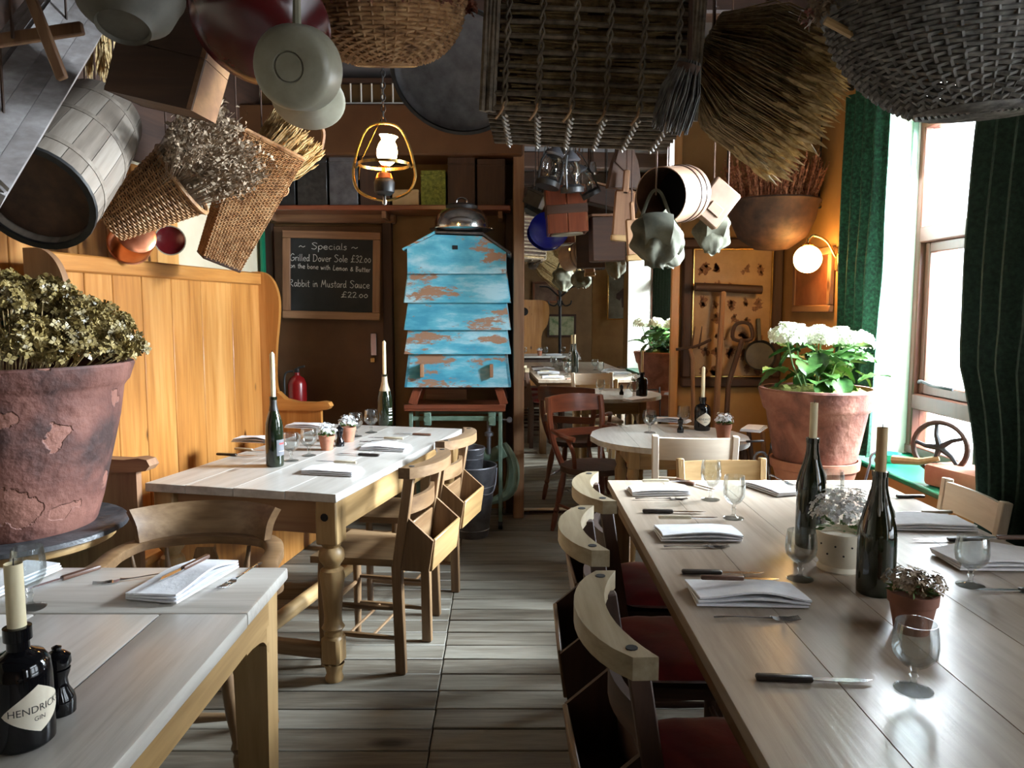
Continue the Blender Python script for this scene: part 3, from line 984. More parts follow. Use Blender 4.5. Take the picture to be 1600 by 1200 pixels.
cu = cushion(0.36, 0.38, 0.07).mesh('seat_cushion')
for (x, y, a), nm in zip(RC, ('third from the mirror', 'second from the mirror', 'closest to the mirror')):
    solo('seat_cushion', cu, MT['velvet'], 'plump dark red velvet cushion on the long table chair ' + nm, 'cushion', T((x + 0.01, y, 0.4935), rz=R(a)), 'red velvet seat cushions')


# ---- smoker's bow armchair facing the near left table (front is local +x)
def turned(mb, a, b, prof, n=10):
    a, b = Vector(a), Vector(b)
    L = (b - a).length
    return mb.lathe([(r, z * L) for r, z in prof], n, frame(a, b - a))


SPIN = [(0.007, 0), (0.009, 0.15), (0.013, 0.3), (0.008, 0.34), (0.016, 0.38), (0.008, 0.42), (0.012, 0.6), (0.008, 0.85), (0.007, 1.0)]
LEGT = [(0.013, 0), (0.017, 0.08), (0.020, 0.25), (0.014, 0.29), (0.022, 0.33), (0.014, 0.37), (0.021, 0.55), (0.023, 0.75), (0.015, 0.92), (0.014, 1.0)]


def smoker_chair(name, label, mat):
    t = thing(name, label, 'chair')
    out = [(0.23 * math.cos(a) * (1.0 if math.cos(a) < 0 else 0.95), 0.245 * math.sin(a)) for a in [2 * pi * k / 28 for k in range(28)]]
    obj('seat', MB().prism(out, 0.04, T((0, 0, 0.44))), MT[mat + 'X'], t)
    # bow arm
    pts = [(0.24, 0.30, 0.665), (0.17, 0.305, 0.672), (0.05, 0.27, 0.682), (-0.08, 0.262, 0.69), (-0.19, 0.20, 0.695), (-0.245, 0.0, 0.695)]
    pts = pts + [(x, -y, z) for x, y, z in pts[-2::-1]]
    c = crom(pts, 5)
    m = MB()
    sec = []
    n = len(c)
    for i, p in enumerate(c):
        tt = (c[min(i + 1, n - 1)] - c[max(i - 1, 0)]).normalized()
        sd = Vector((-tt.y, tt.x, 0)).normalized()
        e = min(i, n - 1 - i)
        hw = 0.030 + (0.018 if e < 7 else 0.0) * (1 - abs(e - 3) / 5 if e < 7 else 0)
        if e == 0:
            hw = 0.022
        sec.append([p + sd * hw + Vector((0, 0, -0.015)), p + sd * hw + Vector((0, 0, 0.012)), p + sd * (hw - 0.006) + Vector((0, 0, 0.017)),
                    p - sd * (hw - 0.006) + Vector((0, 0, 0.017)), p - sd * hw + Vector((0, 0, 0.012)), p - sd * hw + Vector((0, 0, -0.015))])
    vs = [q for s_ in sec for q in s_]
    fs = [(i * 6 + k, i * 6 + (k + 1) % 6, (i + 1) * 6 + (k + 1) % 6, (i + 1) * 6 + k) for i in range(n - 1) for k in range(6)] + [tuple(range(6)), tuple((n - 1) * 6 + k for k in range(6))]
    obj('bow_arm', m.add(vs, fs), MT[mat + 'Y'], t)
    # raised crest

    def S(u, v):
        a = (u - 0.5) * 1.95
        r_ = 0.245 + 0.012 * v + 0.018 * v * v
        z = 0.71 + 0.115 * v
        flare = 1.0 + 0.10 * max(0, v - 0.55) * abs(a)
        return (-r_ * math.cos(a) * 1.0 + 0.0, r_ * math.sin(a) * 1.05 * flare, z)
    obj('crest', MB().sheet(S, 24, 6, 0.026), MT[mat + 'Y'], t)
    for a in (-2.5, -2.02, -1.5, -1.0, 1.0, 1.5, 2.02, 2.5):
        a2 = pi - a if False else a
        x0, y0 = -0.19 * math.cos(pi - abs(a)) * -1, 0.2 * math.sin(abs(a)) * (1 if a > 0 else -1)
        an = abs(a)
        top = Vector((0.245 * math.cos(an) * 1.0 if an > 1.6 else 0.2 * math.cos(an), (0.255 if an < 2.2 else 0.24) * math.sin(an) * (1 if a > 0 else -1), 0.675))
        bot = Vector((0.19 * math.cos(an), 0.205 * math.sin(an) * (1 if a > 0 else -1), 0.455))
        obj('spindle', turned(MB(), bot, top, SPIN), MT[mat + 'Z'], t)
    sp = [(p.x, p.y) for p in crom([(0.02, 0), (0.035, 0.03), (0.05, 0.08), (0.03, 0.12), (0.045, 0.17), (0.03, 0.23)], 3)]
    obj('splat', MB().prism(sp + [(-x, y) for x, y in sp[::-1]], 0.014, T((-0.20, 0, 0.455), rz=R(90)) @ Matrix.Rotation(R(90) + R(10), 4, 'X')), MT[mat + 'Z'], t)
    for sx in (-1, 1):
        for sy in (-1, 1):
            obj('leg', turned(MB(), (sx * 0.21, sy * 0.215, 0), (sx * 0.15, sy * 0.15, 0.425), LEGT), MT[mat + 'Z'], t)
    for sy in (-1, 1):
        obj('side_stretcher', turned(MB(), (-0.19, sy * 0.195, 0.14), (0.19, sy * 0.195, 0.14), [(0.009, 0), (0.017, 0.5), (0.009, 1)]), MT[mat + 'X'], t)
    obj('cross_stretcher', turned(MB(), (0, -0.195, 0.14), (0, 0.195, 0.14), [(0.009, 0), (0.018, 0.5), (0.009, 1)]), MT[mat + 'Y'], t)
    return t


sm = smoker_chair('smoker_chair', 'golden brown smoker bow armchair tucked against the pale pine table', 'oak')
sm.matrix_local = T((-1.02, 2.36, 0), rz=R(-90 + 4), s=0.95)


# ---- red captain's chair by the mirror (front is local +x)
def captain_chair(t, mat='red'):
    out = [(0.21 * math.cos(a), 0.225 * math.sin(a)) for a in [2 * pi * k / 24 for k in range(24)]]
    obj('seat', MB().prism(out, 0.035, T((0, 0, 0.44))), MT['darkX'], t)
    for q in (-1, 1):
        obj('back_post', MB().tube(crom([(-0.15, q * 0.15, 0.44), (-0.20, q * 0.185, 0.58), (-0.215, q * 0.205, 0.72), (-0.235, q * 0.20, 0.87)], 4), 0.020, 8), MT[mat + 'Z'], t)
        obj('arm', MB().tube(crom([(-0.208, q * 0.195, 0.66), (-0.06, q * 0.245, 0.665), (0.06, q * 0.245, 0.655), (0.11, q * 0.225, 0.648)], 4), [0.014] * 5 + [0.018] * 8, 8), MT[mat + 'X'], t)
        obj('arm_support', MB().tube(crom([(0.06, q * 0.245, 0.65), (0.09, q * 0.22, 0.56), (0.06, q * 0.19, 0.45)], 4), 0.014, 8), MT[mat + 'Z'], t)
        for sx in (-1, 1):
            obj('leg', turned(MB(), (sx * 0.19, q * 0.20, 0), (sx * 0.13, q * 0.14, 0.425), LEGT), MT[mat + 'Z'], t)
        obj('side_stretcher', MB().tube([(-0.165, q * 0.175, 0.18), (0.165, q * 0.175, 0.18)], 0.010, 6), MT[mat + 'X'], t)

    def S(u, v):
        y = (u - 0.5) * 0.43
        return (-0.222 - 0.055 * (1 - (y / 0.215) ** 2) - 0.012 * v, y, 0.775 + 0.10 * v + 0.018 * (1 - (y / 0.215) ** 2) * (v - 0.3))
    obj('crest_rail', MB().sheet(S, 16, 3, 0.022), MT[mat + 'Y'], t)

    def S2(u, v):
        y = (u - 0.5) * 0.39
        return (-0.205 - 0.04 * (1 - (y / 0.2) ** 2), y, 0.61 + 0.05 * v)
    obj('mid_rail', MB().sheet(S2, 12, 2, 0.018), MT[mat + 'Y'], t)
    return t


captain_chair(thing('captain_chair', 'polished red mahogany captain chair between the mirror and the round table', 'chair', T((0.53, 4.86, 0), rz=R(-62))))


# ---- pale painted ladder chairs (front is local +x)
def ladder_chair(name, label, mat='cream', h=0.86, arms=False):
    t = thing(name, label, 'chair')
    obj('seat', MB().rbox((0, 0, 0.445), (0.38, 0.40, 0.03), 0.008), MT[mat + 'X'], t)
    for q in (-1, 1):
        obj('rear_leg', MB().bar((-0.185, q * 0.17, 0), (-0.18, q * 0.175, 0.46), 0.034, 0.03, (1, 0, 0)).bar((-0.18, q * 0.175, 0.44), (-0.225, q * 0.185, h), 0.034, 0.03, (1, 0, 0)), MT[mat + 'Z'], t)
        obj('front_leg', MB().bar((0.165, q * 0.175, 0), (0.165, q * 0.17, 0.44), 0.034, 0.034, (1, 0, 0)), MT[mat + 'Z'], t)
        obj('side_rung', MB().tube([(-0.18, q * 0.172, 0.2), (0.165, q * 0.172, 0.2)], 0.011, 6), MT[mat + 'X'], t)
    for z0, z1, n in ((h - 0.115, h - 0.01, 'crest_rail'), (0.60, 0.66, 'back_slat')):
        def S(u, v, z0=z0, z1=z1):
            y = (u - 0.5) * 0.37
            z = z0 + (z1 - z0) * v
            return (-0.178 - (z - 0.45) * 0.11 - 0.02 * (1 - (y / 0.185) ** 2) + 0.008, y, z)
        obj(n, MB().sheet(S, 10, 2, 0.018), MT[mat + 'Y'], t)
    obj('front_rung', MB().tube([(0.165, -0.172, 0.26), (0.165, 0.172, 0.26)], 0.011, 6), MT[mat + 'Y'], t)
    return t


lc1 = ladder_chair('ladder_chair', 'pale painted wooden chair with its back to the long table, at the round table')
lc1.matrix_local = T((0.87, 3.76, 0), rz=R(86))
lc2 = ladder_chair('ladder_chair', 'pale wooden chair at the mirror end of the long table', 'gold', 0.785)
lc2.matrix_local = T((0.94, 3.15, 0), rz=R(-88))
lc3 = ladder_chair('ladder_chair', 'pale wooden chair between the long table and the green window sill', 'cream', 0.80)
lc3.matrix_local = T((1.44, 2.72, 0), rz=R(178))

# ---- round pedestal under the large left pot
PC = Vector((-1.675, 2.53, 0))
ps = thing('pedestal_table', 'round wooden pedestal table under the large flaking terracotta pot', 'table', T(PC))
obj('table_top', MB().lathe([(0.0, 0.655), (0.28, 0.655), (0.305, 0.668), (0.31, 0.685), (0.305, 0.697), (0.0, 0.697)], 40), MT['goldX'], ps)
obj('column', MB().lathe([(0.05, 0.12), (0.06, 0.2), (0.035, 0.28), (0.05, 0.42), (0.06, 0.5), (0.04, 0.6), (0.07, 0.655)], 18), MT['oakZ'], ps)
for k in range(3):
    a = 2 * pi * k / 3 + 0.5
    obj('foot', MB().tube(crom([(0.03 * math.cos(a), 0.03 * math.sin(a), 0.2), (0.12 * math.cos(a), 0.12 * math.sin(a), 0.12), (0.26 * math.cos(a), 0.26 * math.sin(a), 0.022)], 5), 0.022, 8), MT['oakZ'], ps)

# ---- blue beehive on an old mangle frame
HX, HY0 = -0.352, 4.95
hv = thing('beehive', 'flaking sky blue wooden beehive with five overlapping tiers on the iron mangle frame', 'beehive', T((HX, HY0 + 0.21, 0.945)))
tz = [0.0, 0.215, 0.37, 0.545, 0.735]
th_ = [0.215, 0.172, 0.19, 0.205]
dpt = 0.42
for i in range(4):
    z0 = tz[i]
    z1 = tz[i + 1] + 0.012
    w0, w1 = 0.345 - 0.002 * i, 0.318 - 0.002 * i
    for nm, rzz, ww, dd in (('front_board', 0, 1, dpt / 2), ('back_board', pi, 1, dpt / 2), ('side_board', pi / 2, dpt / 2 / 0.345, 0.345), ('side_board', -pi / 2, dpt / 2 / 0.345, 0.345)):
        d0_, d1_ = dd, dd - (0.027 if dd < 0.3 else 0.027)
        a0, a1 = w0 * ww, (w1 if ww == 1 else w0 * ww - 0.027)
        vs = [(-a0, -d0_, z0), (a0, -d0_, z0), (a1, -d1_, z1), (-a1, -d1_, z1), (-a0, -d0_ + 0.016, z0), (a0, -d0_ + 0.016, z0), (a1, -d1_ + 0.016, z1), (-a1, -d1_ + 0.016, z1)]
        fs = [(0, 1, 2, 3), (7, 6, 5, 4), (0, 4, 5, 1), (3, 2, 6, 7), (0, 3, 7, 4), (1, 5, 6, 2)]
        bd = obj(nm, MB().add([Vector(v) - Vector((0, -dd, (z0 + z1) / 2)) for v in vs], fs), MT['hive'], hv,
                 Matrix.Rotation(rzz, 4, 'Z') @ T((0, -dd, (z0 + z1) / 2)))
        if i == 0 and nm == 'front_board':
            for x in (-0.228, 0.22):
                obj('handle_block', MB().rbox((x, -0.012, -0.005), (0.022, 0.05, 0.085), 0.003), MT['brownZ'], bd)
gab = [(-0.315, 0), (0.315, 0), (0.315, 0.135), (0.165, 0.235), (-0.135, 0.245), (-0.315, 0.16)]
M_ = T((0, -dpt / 2 + 0.004, tz[4] - 0.006)) @ Matrix.Rotation(R(90), 4, 'X')
gb_ = obj('gable_board', MB().prism([(x, y) for x, y in gab], 0.02), MT['hive'], hv, M_)
obj('vent_hole', MB().rbox((-0.01, 0.165, 0.011), (0.035, 0.026, 0.004), 0.004), MT['black_void'], gb_)
M_ = T((0, dpt / 2 - 0.028, tz[4])) @ Matrix.Rotation(R(90), 4, 'X')
obj('gable_board', MB().prism(gab, 0.02), MT['hive'], hv, M_)
for (xa, za), (xb, zb), nm in (((-0.345, 0.145), (-0.13, 0.258), 'roof_board'), ((-0.14, 0.255), (0.17, 0.245), 'roof_board'), ((0.16, 0.248), (0.345, 0.118), 'roof_board')):
    obj(nm, MB().bar((xa, 0, tz[4] + za), (xb, 0, tz[4] + zb), dpt + 0.03, 0.016, (0, 1, 0)), MT['slate'] if xa > -0.2 else MT['hive'], hv)
for s in (-1, 1):
    obj('side_board', MB().rbox((s * 0.305, 0, tz[4] + 0.07), (0.018, dpt - 0.06, 0.14), 0.003), MT['hive'], hv)

ms = thing('mangle_frame', 'old grey green iron mangle frame with a red wooden tray under the blue beehive', 'mangle', T((HX, HY0 + 0.21, 0)))
for s in (-1, 1):
    for q in (-1, 1):
        obj('splayed_leg', MB().bar((s * 0.30, q * 0.17, 0.826), (s * 0.262, q * 0.15, 0.94), 0.055, 0.035, (1, 0, 0)), MT['redZ'], ms)
obj('back_plank', MB().rbox((-0.10, 0.1, 0.885), (0.28, 0.02, 0.10), 0.003), MT['brownX'], ms)
obj('top_rail', MB().rbox((0.0, 0, 0.934), (0.56, 0.30, 0.018), 0.003), MT['darkX'], ms)
obj('tray', MB().rbox((-0.02, 0, 0.80), (0.66, 0.42, 0.03), 0.006).rbox((-0.02, -0.207, 0.816), (0.66, 0.012, 0.03), 0.003), MT['redX'], ms)
for x, y in ((-0.31, -0.17), (0.275, -0.19), (-0.31, 0.17), (0.275, 0.17)):
    lg = obj('leg', MB().rbox((x, y, 0.39), (0.026, 0.026, 0.78), 0.004), MT['iron_green'], ms)
    obj('castor', MB().lathe([(0.0, -0.014), (0.028, -0.014), (0.028, 0.014), (0, 0.014)], 14, T((x, y, 0.028), ry=R(90))), MT['iron'], lg)
for q in (-1, 1):
    obj('cross_rail', MB().rbox((-0.02, q * 0.17, 0.735), (0.58, 0.016, 0.03), 0.003), MT['iron_green'], ms)
    obj('clamp', MB().rbox((-0.20 + (q > 0) * 0.42, -0.185, 0.735), (0.05, 0.03, 0.09), 0.006).lathe([(0.022, -0.02), (0.022, 0.02), (0.0, 0.02)], 12, T((-0.20 + (q > 0) * 0.42, -0.2, 0.735), rx=R(90))), MT['iron_green'], ms)
obj('gear_arm', MB().tube(crom([(0.30, -0.14, 0.52), (0.20, -0.14, 0.48), (0.10, -0.14, 0.53), (-0.08, -0.14, 0.535)], 5), [0.05] * 4 + [0.045] * 4 + [0.035] * 4 + [0.024] * 4, 10, flat=0.5), MT['iron_green'], ms)
obj('crank_screw', MB().tube([(0.20, -0.16, 0.50), (0.20, -0.16, 0.74)], 0.014, 8).lathe([(0.03, 0), (0.03, 0.02), (0.012, 0.03), (0.012, 0.05)], 12, T((0.20, -0.16, 0.62))), MT['zinc'], ms)
obj('spring_arm', MB().tube(crom([(0.18, 0.02, 0.12), (0.33, 0.02, 0.2), (0.36, 0.02, 0.38), (0.30, 0.02, 0.54)], 5), [0.015 + 0.03 * math.sin(pi * k / 15) for k in range(16)], 8), MT['iron_green'], ms)
obj('handle_knob', MB().lathe([(0.0, -0.012), (0.018, -0.012), (0.018, 0.012), (0, 0.012)], 12, T((0.335, -0.19, 0.73), rx=R(90))).tube([(0.28, -0.19, 0.73), (0.32, -0.19, 0.73)], 0.006, 6), MT['zinc'], ms)


def bucket(r0, r1, h):
    m = MB()
    m.lathe([(0.0, 0.004), (r0 * 0.98, 0.0), (r0, 0.012), (r1, h - 0.01), (r1 + 0.006, h - 0.004), (r1 + 0.004, h + 0.003), (r1 - 0.004, h), (r0 - 0.006, 0.016), (0.0, 0.016)], 28)
    for z in (0.05, h * 0.72):
        r_ = r0 + (r1 - r0) * z / h
        m.lathe([(r_ + 0.0005, z - 0.004), (r_ + 0.004, z), (r_ + 0.0005, z + 0.004)], 28)
    return m


b1 = thing('bucket', 'large galvanised bucket with a hanging bail under the mangle frame', 'bucket', T((-0.255, 4.83, 0.0)))
obj('body', bucket(0.105, 0.155, 0.46), MT['zinc'], b1)
obj('bail', MB().tube(crom([(-0.155, 0, 0.44), (-0.13, -0.1, 0.37), (0.0, -0.17, 0.32), (0.13, -0.1, 0.30), (0.158, 0, 0.44)], 6), 0.005, 6), MT['zinc'], b1)
b2 = thing('bucket', 'smaller galvanised bucket nested in the large one under the mangle frame', 'bucket', T((-0.272, 4.845, 0.33)))
obj('body', bucket(0.075, 0.095, 0.24), MT['zinc'], b2)
obj('bail', MB().tube(crom([(-0.095, 0, 0.23), (-0.07, -0.07, 0.2), (0.07, -0.07, 0.2), (0.095, 0, 0.23)], 5), 0.004, 6), MT['zinc'], b2)

# ================================================================ things on the tables
ZM, ZL, ZR, ZO = 0.76, 0.75, 0.75, 0.74


def goblet_mesh(h=0.145, r=0.037):
    k = h / 0.145
    o = [(0.0, 0.0), (0.032, 0.0), (0.034, 0.002), (0.030, 0.004), (0.012, 0.008), (0.006, 0.014), (0.0055, 0.026), (0.009, 0.032), (0.0055, 0.038), (0.008, 0.047), (0.022, 0.056), (r * 0.93, 0.075), (r, 0.095), (r * 0.97, 0.12), (r * 0.88, 0.145)]
    i = [(r * 0.86, 0.145), (r * 0.94, 0.12), (r * 0.965, 0.095), (r * 0.89, 0.076), (0.020, 0.059), (0.0, 0.052)]
    return MB().lathe([(a, z * k) for a, z in o + i], 28).mesh('wine_goblet')


GOB = goblet_mesh()
GOB_S = goblet_mesh(0.128, 0.040)


def goblet(px, py, z, label, group, me=None, D=None):
    p = P(px, py, z=z)
    return solo('wine_goblet', me or GOB, MT['clear'], label, 'glass', T((p.x, p.y, z), rz=rnd.random()), group)


BOT = [(0.0, 0.0), (0.034, 0.0), (0.0375, 0.004), (0.0385, 0.02), (0.0385, 0.165), (0.036, 0.19), (0.028, 0.22), (0.0195, 0.245), (0.0150, 0.27), (0.0140, 0.292), (0.0165, 0.293), (0.0165, 0.306), (0.0130, 0.307), (0.0125, 0.295), (0.0, 0.29)]
CHAMP = [(0.0, 0.0), (0.040, 0.0), (0.044, 0.005), (0.045, 0.03), (0.0445, 0.14), (0.041, 0.17), (0.032, 0.205), (0.0225, 0.235), (0.0170, 0.262), (0.0150, 0.290), (0.0175, 0.291), (0.0175, 0.303), (0.0130, 0.304), (0.0125, 0.295), (0.0, 0.29)]
GIN = [(0.0, 0.0), (0.042, 0.0), (0.046, 0.004), (0.047, 0.02), (0.0465, 0.115), (0.044, 0.135), (0.036, 0.148), (0.024, 0.153), (0.017, 0.158), (0.0165, 0.172), (0.021, 0.174), (0.021, 0.195), (0.014, 0.196), (0.0135, 0.185), (0.0, 0.184)]


def cyl_patch(r, a0, a1, z0, z1, n=12, shape=None, M=None):
    m = MB()

    def S(u, v):
        a = a0 + (a1 - a0) * u
        zz0, zz1 = z0, z1
        if shape:
            zz0, zz1 = shape(u)
        return (r * math.cos(a), r * math.sin(a), zz0 + (zz1 - zz0) * v)
    return m.sheet(S, n, 3, -0.0004, M)


def text_mesh(txt, size):
    c = bpy.data.curves.new('lettering', 'FONT')
    c.body = txt
    c.size = size
    c.align_x = 'CENTER'
    c.resolution_u = 3
    o = bpy.data.objects.new('lettering', c)
    COL.objects.link(o)
    dg = bpy.context.evaluated_depsgraph_get()
    me = bpy.data.meshes.new_from_object(o.evaluated_get(dg))
    vs = [v.co.copy() for v in me.vertices]
    fs = [tuple(p.vertices) for p in me.polygons]
    bpy.data.objects.remove(o)
    bpy.data.meshes.remove(me)
    bpy.data.curves.remove(c)
    return vs, fs


def wrap_text(txt, size, r, ac, zc, slope=0.0):
    """lettering wrapped round a cylinder of radius r centred on angle ac"""
    vs, fs = text_mesh(txt, size)
    m = MB()
    m.add([(r * math.cos(ac + v.x / r), r * math.sin(ac + v.x / r), zc + v.y + slope * v.x) for v in vs], fs)
    return m


def candle(px_top_wick, base, r, h, mat, label, group, lean=0.0, pointed=True):
    prof = [(0.0, 0.0), (r, 0.0), (r, h * 0.93), (r * 0.85, h * 0.965), (r * 0.3, h)] if pointed else [(0.0, 0.0), (r * 1.02, 0.0), (r, h * 0.5), (r * 0.99, h), (r * 0.7, h - 0.004), (0, h - 0.005)]
    t = thing('candle', label, 'candle', T(base, ry=lean), group)
    obj('wax', MB().lathe(prof, 14), MT[mat], t)
    obj('wick', MB().tube([(0, 0, h - 0.008), (0.001, 0, h + 0.008)], 0.0011, 5), MT['ink'], t)
    return t


def bottle_candle(px, py, z, kind, lab, clab, ch, foil=None, drips=False, label_=None, cmat='wax', rz=0, k=1.0, pointed=True, cr=0.011):
    p = P(px, py, z=z)
    prof = [(r * k, zz * k) for r, zz in {'wine': BOT, 'champ': CHAMP, 'gin': GIN}[kind]]
    t = thing('gin_bottle' if kind == 'gin' else 'wine_bottle', lab, 'bottle', T((p.x, p.y, z), rz=rz))
    obj('body', MB().lathe(prof, 28), MT['black_glass'] if kind == 'gin' else MT['bottle'], t)
    top = prof[-3][1]
    if foil:
        zf = 0.19 if foil == 'gold_foil' else 0.225
        fp = [(r + 0.0006, zz) for r, zz in prof if zf * k < zz < 0.30 * k] + [(prof[-4][0] + 0.0006, prof[-4][1])]
        obj('neck_foil', MB().lathe(fp, 24), MT[foil], t)
    if drips:
        d = MB()
        r2 = random.Random(int(px))
        for q in range(12):
            a = r2.uniform(0, 2 * pi)
            L = r2.uniform(0.05, 0.17)
            pts, rs = [], []
            for s in range(9):
                zz = top - L * s / 8
                rr_ = next((prof[i][0] + (prof[i + 1][0] - prof[i][0]) * (zz - prof[i][1]) / max(prof[i + 1][1] - prof[i][1], 1e-6) for i in range(3, 11) if prof[i][1] <= zz <= prof[i + 1][1]), prof[-4][0])
                pts.append((rr_ * math.cos(a + s * 0.01), rr_ * math.sin(a + s * 0.01), zz))
                rs.append(0.0022 + 0.0016 * (s == 7))
            d.tube(pts, rs, 5)
        obj('wax_drips', d, MT['drip'], t)
    if label_:
        label_(t, prof, k)
    candle(None, (p.x, p.y, z + top - 0.006), cr, ch, cmat, clab, 'candles standing in bottles', 0, pointed)
    return t


def gin_label(t, prof, k):
    r_ = 0.0472 * k
    ac = -R(62)
    hw = R(66)

    def shp(u):
        s = 1 - abs(u - 0.5) * 2
        return ((0.066 - 0.036 * s ** 0.8) * k, (0.066 + 0.042 * s ** 0.8) * k)
    lb = obj('paper_label', cyl_patch(r_, ac - hw, ac + hw, 0, 0, 24, shp), MT['paper'], t)
    obj('lettering', wrap_text("HENDRICK'S", 0.0165 * k, r_ + 0.0008, ac, 0.064 * k), MT['ink'], lb)
    obj('lettering', wrap_text('GIN', 0.0105 * k, r_ + 0.0008, ac, 0.050 * k), MT['ink'], lb)


def wine_label(t, prof, k):
    r_ = 0.0390 * k
    lb = obj('paper_label', cyl_patch(r_, -R(80), R(0), 0.05 * k, 0.12 * k), MT['paper_dark'], t)
    obj('red_band', cyl_patch(r_ + 0.0007, -R(62), -R(20), 0.099 * k, 0.106 * k), MT['red_ink'], lb)
    obj('text_line', cyl_patch(r_ + 0.0007, -R(66), -R(14), 0.068 * k, 0.070 * k), MT['white_ink'], lb)


def champ_label(t, prof, k):
    r_ = 0.0455 * k
    for z0, z1 in ((0.10, 0.104), (0.085, 0.094), (0.07, 0.075), (0.045, 0.055), (0.03, 0.034)):
        obj('white_print', cyl_patch(r_, -R(62), -R(28), z0 * k, z1 * k), MT['white_ink'], t)


bottle_candle(430, 728, ZM, 'wine', 'dark wine bottle with a grey label on the farmhouse table near the smoker chair', 'tall cream candle in the dark wine bottle on the farmhouse table', 0.20, 'foil', False, wine_label, rz=R(20))
bottle_candle(602, 664, ZM, 'champ', 'black champagne bottle with pale gold neck foil at the beehive end of the farmhouse table', 'cream candle in the gold necked champagne bottle', 0.205, 'gold_foil', False, champ_label, rz=R(10))
bottle_candle(38, 1158, ZL, 'gin', 'round black gin bottle with a cream diamond label on the pale pine table', 'thick cream candle in the gin bottle on the pale pine table', 0.108, None, False, gin_label, rz=R(35), pointed=False, cr=0.0135, k=0.98)
bottle_candle(1097, 672, ZO, 'gin', 'black gin bottle with a cream label on the round table', 'pointed cream candle in the gin bottle on the round table', 0.185, None, False, gin_label, rz=R(-20), k=1.0)
bottle_candle(1264, 853, ZR, 'wine', 'wine bottle crusted with grey wax drips behind the cream pot on the long table', 'short cream candle in the wax crusted bottle', 0.108, None, True, cmat='wax', pointed=False, k=1.05)
bottle_candle(1367, 926, ZR, 'champ', 'dark green wine bottle with wax drips before the cream pot on the long table', 'honey brown candle in the dark green bottle on the long table', 0.112, None, True, cmat='wax_brown', pointed=False, cr=0.0125)

# goblets
g_mid = 'wine goblets on the farmhouse table'
for px, py, nm in ((483, 712, 'between the wine bottle and the first flower pot'), (455, 720, 'close beside the grey labelled wine bottle'), (580, 676, 'close beside the champagne bottle'), (556, 682, 'beside the second flower pot')):
    goblet(px, py, ZM, 'small clear goblet on the farmhouse table ' + nm, g_mid, GOB_S)
goblet(48, 950, ZL, 'clear wine goblet behind the candle on the pale pine table', None)
g_ro = 'goblets on the round table'
for px, py, nm in ((1015, 676, 'standing by itself near the round table edge'), (1068, 668, 'on the round table beside the gin bottle')):
    goblet(px, py, ZO, 'clear wine goblet ' + nm, g_ro, GOB_S)
goblet(1250, 905, ZR, 'clear goblet beside the cream flower pot on the long table', None, GOB_S)
goblet(1516, 915, ZR, 'clear goblet at the window edge of the long table before a folded napkin', None, GOB_S)
goblet(1427, 1078, ZR, 'clear goblet standing alone before the small dark flower pot', None, GOB_S)
for px, py, nm in ((1110, 781, 'beside the first aisle side napkin from the mirror'), (1146, 810, 'beside the second aisle side napkin from the mirror')):
    goblet(px, py, ZR, 'clear goblet on the long table ' + nm, 'goblets at the mirror end of the long table', GOB)
goblet(1300, 800, ZR, 'clear goblet beyond the wax crusted bottle on the long table', None, GOB)


# pepper mills
def mill(px, py, z, label, k=1.0, mat='black_glass'):
    p = P(px, py, z=z)
    t = thing('pepper_mill', label, 'pepper mill', T((p.x, p.y, z), s=1))
    obj('body', MB().lathe([(r * k, zz * k) for r, zz in [(0.0, 0), (0.025, 0.0), (0.026, 0.02), (0.024, 0.03), (0.016, 0.045), (0.0145, 0.06), (0.019, 0.072), (0.020, 0.078), (0, 0.078)]], 18), MT[mat], t)
    obj('cap', MB().lathe([(r * k, zz * k) for r, zz in [(0.0, 0.079), (0.018, 0.079), (0.022, 0.088), (0.021, 0.10), (0.012, 0.108), (0.007, 0.110), (0.008, 0.116), (0.0, 0.12)]], 18), MT[mat], t)
    return t


mill(94, 1112, ZL, 'squat black pepper mill beside the round gin bottle')
mill(531, 697, ZM, 'small black pepper mill between the two little flower pots', 0.9)
mill(1063, 676, ZO, 'small black pepper mill beside the gin bottle on the round table', 0.75)


# small flower pots
def florets(mb, r2, n, c, rad, size, up=0.4, jit=0.5, qmin=0.75):
    for _ in range(n):
        a, h = r2.uniform(0, 2 * pi), r2.uniform(-0.15, 1)
        d = Vector((math.cos(a) * math.sqrt(max(0, 1 - h * h)), math.sin(a) * math.sqrt(max(0, 1 - h * h)), h))
        q = r2.uniform(qmin, 1.06)
        p = Vector(c) + Vector((d.x * rad[0] * q, d.y * rad[1] * q, d.z * rad[2] * q))
        nrm = (d + Vector((r2.uniform(-jit, jit), r2.uniform(-jit, jit), up + r2.uniform(-jit, jit) * 0.6))).normalized()
        M_ = frame(p, nrm, (r2.uniform(-1, 1), r2.uniform(-1, 1), 0.1))
        s = size * r2.uniform(0.7, 1.2)
        for k in range(4):
            b = k * pi / 2
            e1, e2 = Vector((math.cos(b), math.sin(b), 0)), Vector((-math.sin(b), math.cos(b), 0))
            mb.add([(0, 0, 0), tuple(e1 * s * 0.55 + e2 * s * 0.38 + Vector((0, 0, s * 0.25))), tuple(e1 * s + Vector((0, 0, s * 0.1))), tuple(e1 * s * 0.55 - e2 * s * 0.38 + Vector((0, 0, s * 0.25)))], [(0, 1, 2, 3)], M_)
    return mb


